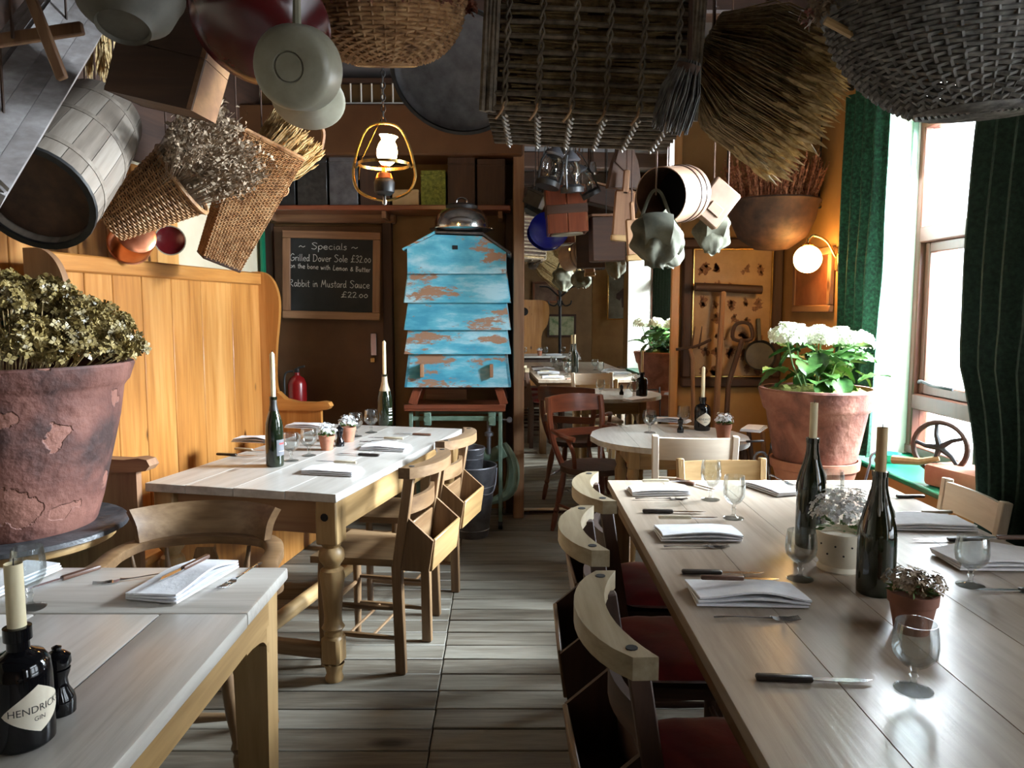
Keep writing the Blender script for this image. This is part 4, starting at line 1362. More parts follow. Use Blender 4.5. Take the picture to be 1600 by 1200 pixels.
def leafy(mb, r2, n, c, rad, size):
    for _ in range(n):
        a, h = r2.uniform(0, 2 * pi), r2.uniform(-0.2, 0.8)
        d = Vector((math.cos(a), math.sin(a), h)).normalized()
        p = Vector(c) + Vector((d.x * rad[0], d.y * rad[1], d.z * rad[2])) * r2.uniform(0.5, 1)
        M_ = frame(p, d, (r2.uniform(-1, 1), r2.uniform(-1, 1), 0.2))
        s = size * r2.uniform(0.7, 1.3)
        mb.add([(0, 0, -s), (s * 0.35, 0, 0), (0, s * 0.1, s), (-s * 0.35, 0, 0)], [(0, 1, 2, 3)], M_)
    return mb


def flower_pot(px, py, z, r_, h, label, pmat='terra_plain', fl_n=150, fs=0.008, frad=1.15, fh=0.045, seed=1, petal='tiny_petal', rim=True, D=None):
    p = P(px, py, z=z)
    t = thing('flower_pot', label, 'flower pot', T((p.x, p.y, z)))
    if rim:
        prof = [(0, 0), (r_ * 0.68, 0), (r_ * 0.90, h * 0.72), (r_ * 0.97, h * 0.73), (r_, h), (r_ * 0.90, h), (r_ * 0.86, h * 0.8), (0, h * 0.78)]
    else:
        prof = [(0, 0), (r_ * 0.92, 0), (r_ * 0.95, 0.004), (r_ * 0.86, h * 0.15), (r_ * 0.9, h * 0.22), (r_, h * 0.3), (r_ * 1.02, h), (r_ * 0.94, h), (r_ * 0.92, h * 0.85), (0, h * 0.84)]
    po = obj('pot', MB().lathe(prof, 26), MT[pmat], t)
    if not rim:
        for k in range(10):
            for j in range(2):
                a = 2 * pi * (k + 0.5 * j) / 10
                rr_ = r_ * 1.012
                obj('hole', MB().lathe([(0.0028, 0), (0.0028, 0.0015), (0, 0.0015)], 6, frame((rr_ * math.cos(a), rr_ * math.sin(a), h * (0.5 + 0.22 * j)), (math.cos(a), math.sin(a), 0), (0, 0, 1))), MT['ink'], po)
    r2 = random.Random(seed)
    m = MB()
    g = MB()
    for k in range(5):
        a = 2 * pi * k / 5
        c = (math.cos(a) * r_ * 0.42 * frad, math.sin(a) * r_ * 0.42 * frad, h + fh * 0.45)
        florets(m, r2, fl_n // 5, c, (r_ * 0.62 * frad, r_ * 0.62 * frad, fh * 0.9), fs)
    leafy(g, r2, 60, (0, 0, h + fh * 0.15), (r_ * 0.95, r_ * 0.95, fh * 0.5), 0.014)
    fo = obj('flowers', m, MT[petal], t)
    fo['kind'] = 'stuff'
    fg = obj('foliage', g, MT['stem'], t)
    fg['kind'] = 'stuff'
    return t


flower_pot(511, 703, ZM, 0.040, 0.072, 'little terracotta pot of white flowers on the farmhouse table nearer the grey labelled bottle', seed=2)
flower_pot(544, 690, ZM, 0.042, 0.078, 'little terracotta pot of white flowers on the farmhouse table next to the glasses', seed=3)
flower_pot(1130, 687, ZO, 0.045, 0.085, 'little terracotta pot of white flowers on the round table', seed=4)
flower_pot(1313, 888, ZR, 0.064, 0.105, 'cream pierced ceramic pot of frothy white flowers on the long table', 'paper', 320, 0.009, 1.35, 0.085, 5, rim=False)
flower_pot(1424, 985, ZR, 0.052, 0.088, 'small dark terracotta pot of pale dried flowers on the long table', 'terra_dark', 160, 0.009, 1.2, 0.034, 6, petal='dryflower')


# napkins and cutlery
def napkin_mesh(L=0.23, W=0.12, bow=0.012, layers=3, seed=0):
    m = MB()
    for q in range(layers):
        def S(u, v, q=q):
            x, y = (u - 0.5) * L, (v - 0.5) * (W - 0.006 * q)
            z = 0.003 + 0.0056 * q + bow * (q / layers) * (math.sin(pi * u) ** 1.5) * (0.4 + 0.6 * (1 - v)) + 0.002 * q / layers * math.sin(u * 9 + seed)
            return (x + 0.004 * q * math.sin(v * 2 + seed), y, z + 0.0042)
        m.sheet(S, 14, 6, 0.0040)
    return m.mesh('napkin')


NAP = [napkin_mesh(seed=k, bow=0.010 + 0.006 * k) for k in range(3)]


def napkin(px, py, z, rot, label, group=None, k=0, s=1.0):
    p = P(px, py, z=z)
    return solo('napkin', NAP[k % 3], MT['linen'], label, 'napkin', T((p.x, p.y, z), rz=rot, s=s), group)


def knife_proto(hm, L=0.22, big=False):
    h = MB()
    b = MB()
    hl = 0.105
    hw = 0.018 if big else 0.014
    h.rbox((-hl / 2, 0, 0.007), (hl, hw, 0.012), 0.005, None, 2)
    out = [(0, -0.006), (0.02, -0.008), (0.06, -0.009), (L - hl - 0.02, -0.008), (L - hl, 0.003), (L - hl - 0.03, 0.006), (0, 0.006)]
    b.prism(out, 0.0016, T((0, 0, 0.0065)))
    return h.mesh('handle'), b.mesh('blade')


K_BLACK, K_BLADE = knife_proto('handle', 0.215, True)
K_BONE, K_BLADE2 = knife_proto('ivory', 0.19)


def knife(M, label, group=None, hm='handle', big=True):
    t = thing('steak_knife' if big else 'butter_knife', label, 'knife', M, group)
    h = (K_BLACK if big else K_BONE).copy()
    h.materials.clear()
    obj('handle', h, MT[hm], t)
    obj('blade', K_BLADE if big else K_BLADE2, MT['steel'], t)
    return t


fm = MB()
fm.tube(crom([(-0.10, 0, 0.006), (-0.06, 0, 0.009), (0.0, 0, 0.004), (0.03, 0, 0.006)], 4), [0.0055, 0.006, 0.0055, 0.004, 0.003, 0.003, 0.003, 0.003, 0.003, 0.0035, 0.005, 0.006, 0.008], 8, flat=1.0)
for k in range(len(fm.v)):
    x, y, z = fm.v[k]
    fm.v[k] = (x, y, 0.006 + (z - 0.006) * 0.42)
fmt = MB()
fmt.sheet(lambda u, v: (0.028 + 0.022 * u, (v - 0.5) * 0.023 * min(1, 0.55 + u), 0.0065 - 0.004 * math.sin(u * 2.2)), 5, 4, 0.0018)
for k in range(4):
    y = (k - 1.5) * 0.0066
    fmt.tube([(0.048, y, 0.003), (0.07, y, 0.002), (0.092, y, 0.006)], [0.0018, 0.0016, 0.0009], 5)
FORK_H, FORK_T = fm.mesh('fork_handle'), fmt.mesh('tines')


def fork(M, label, group=None):
    t = thing('fork', label, 'fork', M, group)
    obj('fork_handle', FORK_H, MT['steel'], t)
    obj('tines', FORK_T, MT['steel'], t)
    return t


def at(px, py, z, rot, dz=0.0, tilt=0.0):
    p = P(px, py, z=z)
    return T((p.x, p.y, z + dz), rz=rot, ry=tilt)


GC = 'steak knives on the long table'
# long table, aisle side
napkin(1028, 770, ZR, R(3), 'folded white napkin at the aisle side of the long table, closest to the mirror end', None, 0, 0.95)
napkin(1088, 838, ZR, R(0), 'folded white napkin at the aisle side of the long table, second from the mirror end', None, 1, 1.05)
napkin(1165, 934, ZR, R(-3), 'folded white napkin at the aisle side of the long table, third from the mirror end', None, 2, 1.12)
knife(at(1045, 763, ZR, R(2), 0.024), 'bone handled butter knife on the aisle side napkin closest to the mirror end', None, 'ivory', False)
knife(at(1080, 825, ZR, R(0), 0.028), 'bone handled butter knife on the second aisle side napkin from the mirror', None, 'ivory', False)
knife(at(1162, 929, ZR, R(-4), 0.034), 'bone handled butter knife on the third aisle side napkin from the mirror', None, 'handle_brown', False)
fork(at(1035, 781, ZR, R(0)), 'silver fork before the aisle side napkin closest to the mirror end')
fork(at(1090, 856, ZR, R(2)), 'silver fork before the second aisle side napkin from the mirror')
fork(at(1185, 968, ZR, R(-1)), 'silver fork before the third aisle side napkin from the mirror')
knife(at(1052, 802, ZR, R(-3)), 'black handled steak knife between the first and second aisle side napkins from the mirror', GC)
knife(at(1128, 898, ZR, R(-3)), 'black handled steak knife between the second and third aisle side napkins from the mirror', GC)
knife(at(1270, 1066, ZR, R(-4)), 'black handled steak knife beside the goblet that stands alone', GC)
# long table, window side and far end
napkin(1448, 822, ZR, R(176), 'folded white napkin at the window side of the long table by the pale chair', None, 1, 1.1)
napkin(1560, 880, ZR, R(178), 'folded white napkin at the window side of the long table behind a goblet', None, 2, 1.25)
knife(at(1400, 778, ZR, R(180)), 'black handled steak knife at the window side of the long table near the pot stand', GC)
knife(at(1480, 846, ZR, R(181), 0.0), 'black handled steak knife before the window side napkin by the pale chair', GC)
knife(at(1440, 803, ZR, R(180), 0.0), 'bone handled butter knife behind the window side napkin by the pale chair', None, 'ivory', False)
knife(at(1555, 868, ZR, R(180), 0.046), 'brown handled butter knife lying on the window side napkin behind a goblet', None, 'handle_brown', False)
knife(at(1592, 926, ZR, R(179)), 'steak knife at the window edge of the long table beside a goblet foot', GC)
napkin(1205, 766, ZR, R(-70), 'folded white napkin at the mirror end of the long table', None, 0, 0.9)
fork(at(1222, 762, ZR, R(-80), 0.024), 'silver fork lying on the napkin at the mirror end of the long table')
knife(at(1085, 759, ZR, R(-60)), 'brown handled knife at the mirror end of the long table beside a goblet', None, 'handle_brown')

# farmhouse table
ta = R(180 - 13)
napkin(520, 739, ZM, ta, 'folded white napkin at the aisle side of the farmhouse table near the grey labelled bottle', None, 1, 1.0)
napkin(603, 702, ZM, ta, 'folded white napkin at the aisle side of the farmhouse table near the beehive', None, 2, 1.0)
knife(at(522, 733, ZM, ta, 0.026), 'bone handled knife on the farmhouse table napkin near the grey labelled bottle', None, 'ivory', False)
knife(at(600, 696, ZM, ta, 0.032), 'bone handled knife on the farmhouse table napkin near the beehive', None, 'ivory', False)
knife(at(560, 712, ZM, ta), 'black handled steak knife between the two aisle side napkins of the farmhouse table')
knife(at(645, 680, ZM, ta), 'maroon handled steak knife at the beehive end of the farmhouse table', None, 'handle_brown')
fork(at(590, 690, ZM, ta + 0.5), 'silver fork lying askew beside the farmhouse table napkin near the beehive')
knife(at(370, 713, ZM, ta + pi), 'black handled steak knife at the settle side of the farmhouse table')
napkin(402, 690, ZM, ta + pi, 'folded white napkin at the settle side of the farmhouse table behind the bottle', None, 2, 1.0)
napkin(480, 668, ZM, ta + pi, 'folded white napkin at the settle side of the farmhouse table by the far arm rest', None, 1, 1.0)
knife(at(395, 705, ZM, ta + pi - 0.1), 'bone handled knife beside the settle side napkin of the farmhouse table', None, 'ivory', False)

# pale pine table in the foreground
napkin(290, 912, ZL, R(78), 'folded white napkin with a brown knife on the pale pine table', None, 2, 1.15)
knife(at(286, 917, ZL, R(-104), 0.040), 'brown handled knife lying on the napkin of the pale pine table', None, 'handle_brown', False)
fork(at(208, 906, ZL, R(205)), 'tarnished silver fork beside the napkin on the pale pine table')
fork(at(376, 902, ZL, R(258)), 'tarnished silver fork just beside the napkin edge on the pale pine table')
knife(at(96, 908, ZL, R(-118)), 'dark brown wooden handled steak knife beside the goblet on the pale pine table', None, 'handle_brown')
napkin(12, 912, ZL, R(80), 'folded white napkin behind the goblet on the pale pine table', None, 0, 1.0)

# round table
napkin(1050, 659, ZO, R(-30), 'folded white napkin on the round table behind the goblets', None, 2, 0.95)
napkin(1178, 672, ZO, R(60), 'folded white napkin on the round table beside the little flower pot', None, 1, 0.95)
knife(at(965, 666, ZO, R(-60)), 'brown handled steak knife at the aisle edge of the round table', None, 'handle_brown')
knife(at(1166, 692, ZO, R(195)), 'steak knife on the round table beside the little flower pot', None)

# ================================================================ pots and plants
def flaky_terracotta():
    m, nt, b = node_mat('flaking_terracotta')
    N, L = nt.nodes.new, nt.links.new
    tc = N('ShaderNodeTexCoord')
    n1 = N('ShaderNodeTexNoise')
    n1.inputs['Scale'].default_value = 5
    n1.inputs['Detail'].default_value = 6
    L(tc.outputs['Object'], n1.inputs['Vector'])
    c1 = ramp(nt, [(0.36, (0.045, 0.020, 0.017)), (0.5, (0.14, 0.052, 0.038)), (0.64, (0.22, 0.09, 0.065))])
    L(n1.outputs[0], c1.inputs[0])
    vo = N('ShaderNodeTexVoronoi')
    vo.inputs['Scale'].default_value = 5.5
    mxv = N('ShaderNodeVectorMath')
    mxv.operation = 'MULTIPLY_ADD'
    mxv.inputs[1].default_value = (0.35, 0.35, 0.35)
    L(n1.outputs['Color'], mxv.inputs[0])
    L(tc.outputs['Object'], mxv.inputs[2])
    L(mxv.outputs[0], vo.inputs['Vector'])
    f = ramp(nt, [(0.27, (1, 1, 1)), (0.30, (0, 0, 0))])
    L(vo.outputs['Distance'], f.inputs[0])
    mx = N('ShaderNodeMix')
    mx.data_type = 'RGBA'
    L(f.outputs[0], mx.inputs['Factor'])
    L(c1.outputs[0], mx.inputs['A'])
    mx.inputs['B'].default_value = (0.25, 0.105, 0.075, 1)
    L(mx.outputs['Result'], b.inputs['Base Color'])
    b.inputs['Roughness'].default_value = 0.7
    ad = N('ShaderNodeMath')
    ad.operation = 'MULTIPLY_ADD'
    ad.inputs[1].default_value = -0.6
    L(f.outputs[0], ad.inputs[0])
    n2 = N('ShaderNodeTexNoise')
    n2.inputs['Scale'].default_value = 24
    n2.inputs['Detail'].default_value = 5
    L(tc.outputs['Object'], n2.inputs['Vector'])
    L(n2.outputs[0], ad.inputs[2])
    bp = N('ShaderNodeBump')
    bp.inputs['Strength'].default_value = 0.7
    bp.inputs['Distance'].default_value = 0.012
    L(ad.outputs[0], bp.inputs['Height'])
    L(bp.outputs[0], b.inputs['Normal'])
    return m


MT['flaky'] = flaky_terracotta()


def flower_head(r2, R_, n, size, spread=1.0):
    m = MB()
    return florets(m, r2, n, (0, 0, 0), (R_, R_, R_ * 0.9), size, 0.1).mesh('flower_head')


r2 = random.Random(11)
bp_ = thing('terracotta_pot', 'huge flaking terracotta pot of dried golden hydrangeas on a slate disc', 'flower pot', T((PC.x, PC.y, 0.722)))
obj('pot', MB().lathe([(0, 0), (0.245, 0.0), (0.25, 0.01), (0.27, 0.08), (0.335, 0.36), (0.352, 0.46), (0.362, 0.475), (0.372, 0.485), (0.388, 0.538), (0.384, 0.546), (0.352, 0.545), (0.335, 0.50), (0, 0.48)], 72, None, 0.012), MT['flaky'], bp_)
HEADS = [florets(MB(), r2, 85, (0, 0, 0), (0.055, 0.055, 0.05), 0.0175, 0.0, 1.6, 0.45).mesh('flower_head') for _ in range(5)]
for k in range(150):
    a = r2.uniform(0, 2 * pi)
    q = r2.random() ** 0.42
    rad_ = 0.40 * q
    z = 0.575 + 0.20 * (1 - q * q) + r2.uniform(-0.05, 0.035)
    p = Vector((rad_ * math.cos(a), rad_ * math.sin(a), z))
    fh = obj('flower_head', HEADS[k % 5], MT['dryhyd'], bp_, T(p, rz=r2.uniform(0, 6), rx=r2.uniform(-.5, .5), s=r2.uniform(0.8, 1.15)))
    b0 = Vector((p.x * 0.62, p.y * 0.62, 0.49))
    obj('stem', MB().tube([b0, (b0 + p) / 2 + Vector((0.004, 0.004, 0)), p], 0.002, 4), MT['wheat'], bp_)
solo('slate_disc', MB().lathe([(0, 0), (0.33, 0), (0.345, 0.006), (0.342, 0.02), (0.335, 0.0245), (0, 0.0245)], 48, None, 0.012), MT['slate'], 'rough black slate disc between the pedestal table and the huge pot', 'slate', T((PC.x, PC.y, 0.6972)))

# hydrangea by the window on an iron scroll stand
HP = Vector((1.485, 3.72, 0))
hs_ = thing('plant_stand', 'wrought iron plant stand with curled scroll tips holding the hydrangea pot', 'plant stand', T(HP, s=0.93))
SZ = 0.516
for k in range(4):
    a = R(45 + 90 * k) if k else R(45)
    a = [R(-12), R(-168), R(70), R(110)][k]
    d = Vector((math.cos(a), math.sin(a), 0))
    pts = [d * 0.30 + Vector((0, 0, 0.0)), d * 0.235 + Vector((0, 0, 0.2)), d * 0.23 + Vector((0, 0, SZ)), d * 0.262 + Vector((0, 0, 0.70)), d * 0.275 + Vector((0, 0, 0.755))]
    c = d * 0.318 + Vector((0, 0, 0.78))
    for s in range(14):
        t_ = pi - s * 0.62
        rr_ = 0.044 * (1 - s / 17)
        pts.append(c + d * (rr_ * math.cos(t_)) + Vector((0, 0, rr_ * math.sin(t_))))
    obj('scroll_leg', MB().tube(crom(pts, 3), 0.0065, 6), MT['zinc'] if k < 2 else MT['iron'], hs_)
obj('ring_shelf', MB().lathe([(0.0, SZ - 0.006), (0.225, SZ - 0.006), (0.225, SZ + 0.006), (0.0, SZ + 0.006)], 28), MT['iron'], hs_)
lowp = thing('cache_pot', 'lower terracotta pot on the scroll stand under the hydrangea pot', 'pot', T((HP.x, HP.y, (SZ + 0.0075) * 0.93), s=0.93))
obj('body', MB().lathe([(0, 0), (0.15, 0), (0.16, 0.02), (0.21, 0.20), (0.222, 0.205), (0.226, 0.25), (0.214, 0.25), (0.20, 0.2), (0, 0.19)], 40), MT['terra_plain'], lowp)
hyd = thing('hydrangea', 'white hydrangea with broad green leaves in a terracotta pot by the window', 'plant', T((HP.x, HP.y, (SZ + 0.2585) * 0.93), s=0.93))
obj('pot', MB().lathe([(0, 0), (0.205, 0), (0.21, 0.015), (0.252, 0.25), (0.266, 0.262), (0.272, 0.28), (0.295, 0.362), (0.290, 0.372), (0.268, 0.372), (0.255, 0.32), (0, 0.31)], 48, None, 0.004), MT['terracotta'], hyd)
ms_ = MB()


def MS(u, v):
    a, q = 2 * pi * u, v
    return (0.265 * q * math.cos(a), 0.265 * q * math.sin(a), 0.335 + 0.045 * math.sqrt(max(0, 1 - q * q)) + 0.025 * noise.noise((q * math.cos(a) * 7, q * math.sin(a) * 7, 2)))


obj('moss', ms_.sheet(MS, 48, 12), MT['moss'], hyd)
WH = [flower_head(r2, 0.078, 190, 0.017) for _ in range(3)]
hh = [(-0.20, -0.09, 0.63), (-0.10, 0.06, 0.64), (-0.03, -0.10, 0.625), (0.09, -0.06, 0.62), (0.20, -0.02, 0.60), (0.05, 0.15, 0.62), (0.17, 0.13, 0.60)]
for k, (x, y, z) in enumerate(hh):
    obj('flower_head', WH[k % 3], MT['white_petal'], hyd, T((x, y, z), rz=k, s=r2.uniform(0.9, 1.15)))
    obj('stem', MB().tube([(x * 0.4, y * 0.4, 0.35), (x * 0.8, y * 0.8, 0.5), (x, y, z)], 0.005, 5), MT['stem'], hyd)


def leaf_mesh(L, W):
    def S(u, v):
        x = L * u
        wd = W * math.sin(pi * u ** 0.8) ** 0.8 * (v - 0.5) * 2
        z = 0.10 * L * math.sin(u * 2.6) - 0.25 * L * u * u + abs(v - 0.5) * 0.22 * W + 0.008 * math.sin(u * 28) * abs(v - 0.5)
        return (x, wd * 0.5, z)
    return MB().sheet(S, 10, 4).mesh('leaf')


LF = [leaf_mesh(0.15, 0.105), leaf_mesh(0.125, 0.085), leaf_mesh(0.17, 0.115)]
for k in range(62):
    a = r2.uniform(0, 2 * pi)
    q = r2.uniform(0.02, 0.20)
    z = r2.uniform(0.40, 0.585)
    obj('leaf', LF[k % 3], MT['leaf'], hyd, T((q * math.cos(a), q * math.sin(a), z), rz=a + r2.uniform(-.6, .6), ry=r2.uniform(-.5, .75), rx=r2.uniform(-.5, .5), s=r2.uniform(0.75, 1.15)))


# ================================================================ curtains
def curtain(name, label, y0, y1, z0, z1, x, mat, folds, depth, pinch=None):
    def S(u, v):
        z = z1 + (z0 - z1) * v
        ya, yb = y0(v), y1(v)
        y = ya + (yb - ya) * u
        d = depth * (0.75 + 0.25 * v)
        return (x + d * math.sin(u * 2 * pi * folds + 0.5 * math.sin(v * 3)) + 0.01 * noise.noise((u * 6, v * 5, 1)), y, z)
    return solo(name, MB().sheet(S, 72, 30, 0.006), MT[mat], label, 'curtain')


curtain('curtain', 'green velvet curtain hanging beside the pot of white hydrangea', lambda v: 3.84 + 0.10 * v, lambda v: 4.33, 0.68, 2.60, 1.835, 'curtain', 4, 0.032)


def yl(v):
    return 1.95 + 0.05 * v if v < 0.6 else 1.98 + (v - 0.6) * 0.9


def yr(v):
    if v < 0.66:
        return 2.965 + 0.11 * math.sin(min(v / 0.5, 1) * pi / 2)
    return 3.075 - 0.20 * math.sin(min((v - 0.66) / 0.26, 1) * pi / 2) + (0.03 * (v - 0.92) / 0.08 if v > 0.92 else 0)


curtain('curtain', 'dark green curtain gathered at the window beside the long table', yl, yr, 0.47, 2.72, 1.80, 'curtain_dark', 9, 0.036)
pole = thing('curtain_pole', 'dark wooden curtain pole above the window', 'curtain pole')
obj('rod', MB().tube([(1.80, 1.85, 2.66), (1.80, 4.4, 2.66)], 0.014, 10), MT['darkY'], pole)
for y in (1.9, 4.36):
    obj('bracket', MB().rbox((1.84, y, 2.66), (0.08, 0.02, 0.03), 0.003), MT['iron'], pole)

# coffee-mill style appliance on the sill
cm = thing('iron_mill', 'old iron and wooden hand mill with a spoked wheel on the green window sill', 'hand mill', T((2.0, 3.36, 0.65), rz=R(15)))
obj('base', MB().rbox((0.0, -0.05, 0.05), (0.20, 0.34, 0.10), 0.02, None, 2), MT['terra_plain'], cm)
obj('hopper', MB().lathe([(0.0, 0.10), (0.05, 0.10), (0.06, 0.13), (0.085, 0.24), (0.075, 0.25), (0, 0.2)], 20, T((0.02, -0.14, 0))), MT['zinc'], cm)
wh = obj('wheel', MB().tube([(0.0, 0.115 * math.cos(k * pi / 14), 0.115 * math.sin(k * pi / 14)) for k in range(28)], 0.012, 8, closed=True), MT['rust'], cm, T((-0.03, 0.10, 0.17), rz=R(25)))
for k in range(5):
    a = 2 * pi * k / 5
    obj('spoke', MB().tube([(0, 0, 0), (0, 0.06 * math.cos(a), 0.06 * math.sin(a)), (0, 0.112 * math.cos(a + 0.15), 0.112 * math.sin(a + 0.15))], [0.016, 0.010, 0.008], 6), MT['iron'], wh)
obj('handle', MB().tube([(-0.12, 0.28, 0.085), (-0.08, 0.16, 0.095), (-0.03, 0.10, 0.12)], [0.022, 0.017, 0.012], 8), MT['goldX'], cm)
solo('glass_dish', MB().lathe([(0, 0), (0.04, 0), (0.07, 0.045), (0.066, 0.045), (0.038, 0.005), (0, 0.005)], 20), plain('jade_glass', (0.05, 0.45, 0.28), 0.15), 'small jade green dish on the green window sill', 'dish', T((1.97, 3.98, 0.65)))

# ================================================================ lamps
pg = P(1262, 405, D=4.5)
sc_ = thing('wall_sconce', 'lit opal globe sconce on a curved brass arm beside the green curtain', 'wall lamp', T(pg))
obj('globe', MB().lathe([(0.079 * math.sin(pi * k / 18), -0.079 * math.cos(pi * k / 18)) for k in range(1, 18)], 28), MT['globe'], sc_)
obj('gallery', MB().lathe([(0.03, 0.072), (0.034, 0.08), (0.012, 0.095), (0.008, 0.12)], 16), MT['brass'], sc_)
obj('arm', MB().tube(crom([(0, 0, 0.11), (0.03, -0.01, 0.135), (0.10, -0.02, 0.10), (0.145, -0.03, 0.02), (XR - pg.x, -0.035, -0.01)], 6), 0.007, 8), MT['brass'], sc_)
obj('wall_plate', MB().rbox((XR - pg.x - 0.008, -0.035, 0.0), (0.016, 0.05, 0.14), 0.006), MT['brass'], sc_)

pl_ = P(600, 250, D=3.6)
pd = thing('pendant_lamp', 'lit oil style pendant lamp with an egg shaped brass hoop hanging before the shelf', 'pendant lamp', T(pl_))
k_ = 3.6 / 1200
egg = [(0, 55), (24, 48), (38, 22), (46, -10), (47, -28), (38, -47), (18, -57), (0, -60), (-20, -57), (-40, -46), (-47, -28), (-46, -8), (-38, 22), (-24, 48)]
obj('hoop', MB().tube(crom([(x * k_, 0, y * k_) for x, y in egg], 4, True), 0.0065, 8, closed=True), MT['brass'], pd)
obj('ring_band', MB().lathe([(0.115, -0.028), (0.118, -0.028), (0.118, -0.014), (0.115, -0.014), (0.115, -0.028)], 36, T((-0.0, 0, 0))), MT['brass'], pd)
for s in (-1, 1):
    obj('band_hook', MB().tube(crom([(s * 0.117, 0, -0.02), (s * 0.128, 0, -0.035), (s * 0.137, 0, -0.02)], 4), 0.004, 6), MT['brass'], pd)
obj('glass_shade', MB().lathe([(0.022, -0.03), (0.036, -0.015), (0.046, 0.01), (0.047, 0.035), (0.040, 0.06), (0.030, 0.078), (0.034, 0.09), (0.043, 0.10)], 24, T((0.012, 0, 0.008), ry=R(6))), MT['shade'], pd)
obj('burner', MB().lathe([(0.042, -0.085), (0.03, -0.06), (0.012, -0.055), (0.012, -0.035), (0.024, -0.028)], 18), MT['copper'], pd)
obj('reservoir', MB().lathe([(0.0, -0.16), (0.03, -0.158), (0.046, -0.145), (0.048, -0.10), (0.040, -0.086), (0, -0.084)], 24), MT['iron'], pd)
obj('finial', MB().lathe([(0, -0.205), (0.010, -0.20), (0.012, -0.185), (0.007, -0.16)], 12), MT['silver'], pd)
obj('side_rod', MB().tube([(-0.008, 0.0, 0.19), (-0.11, 0.0, -0.01), (-0.118, 0, -0.09)], 0.003, 5), MT['brass'], pd)
ch_ = MB()
zc = 0.175
i_ = 0
while pl_.z + zc < CEIL - 0.02:
    ring = [(0.010 * math.cos(a), 0.0, 0.016 * math.sin(a)) for a in [2 * pi * q / 10 for q in range(10)]]
    ch_.tube([Vector(p) for p in ring], 0.0028, 5, closed=True, M=T((0, 0, zc), rz=R(90) * (i_ % 2)))
    zc += 0.026
    i_ += 1
co = obj('chain', ch_, MT['iron'], pd)

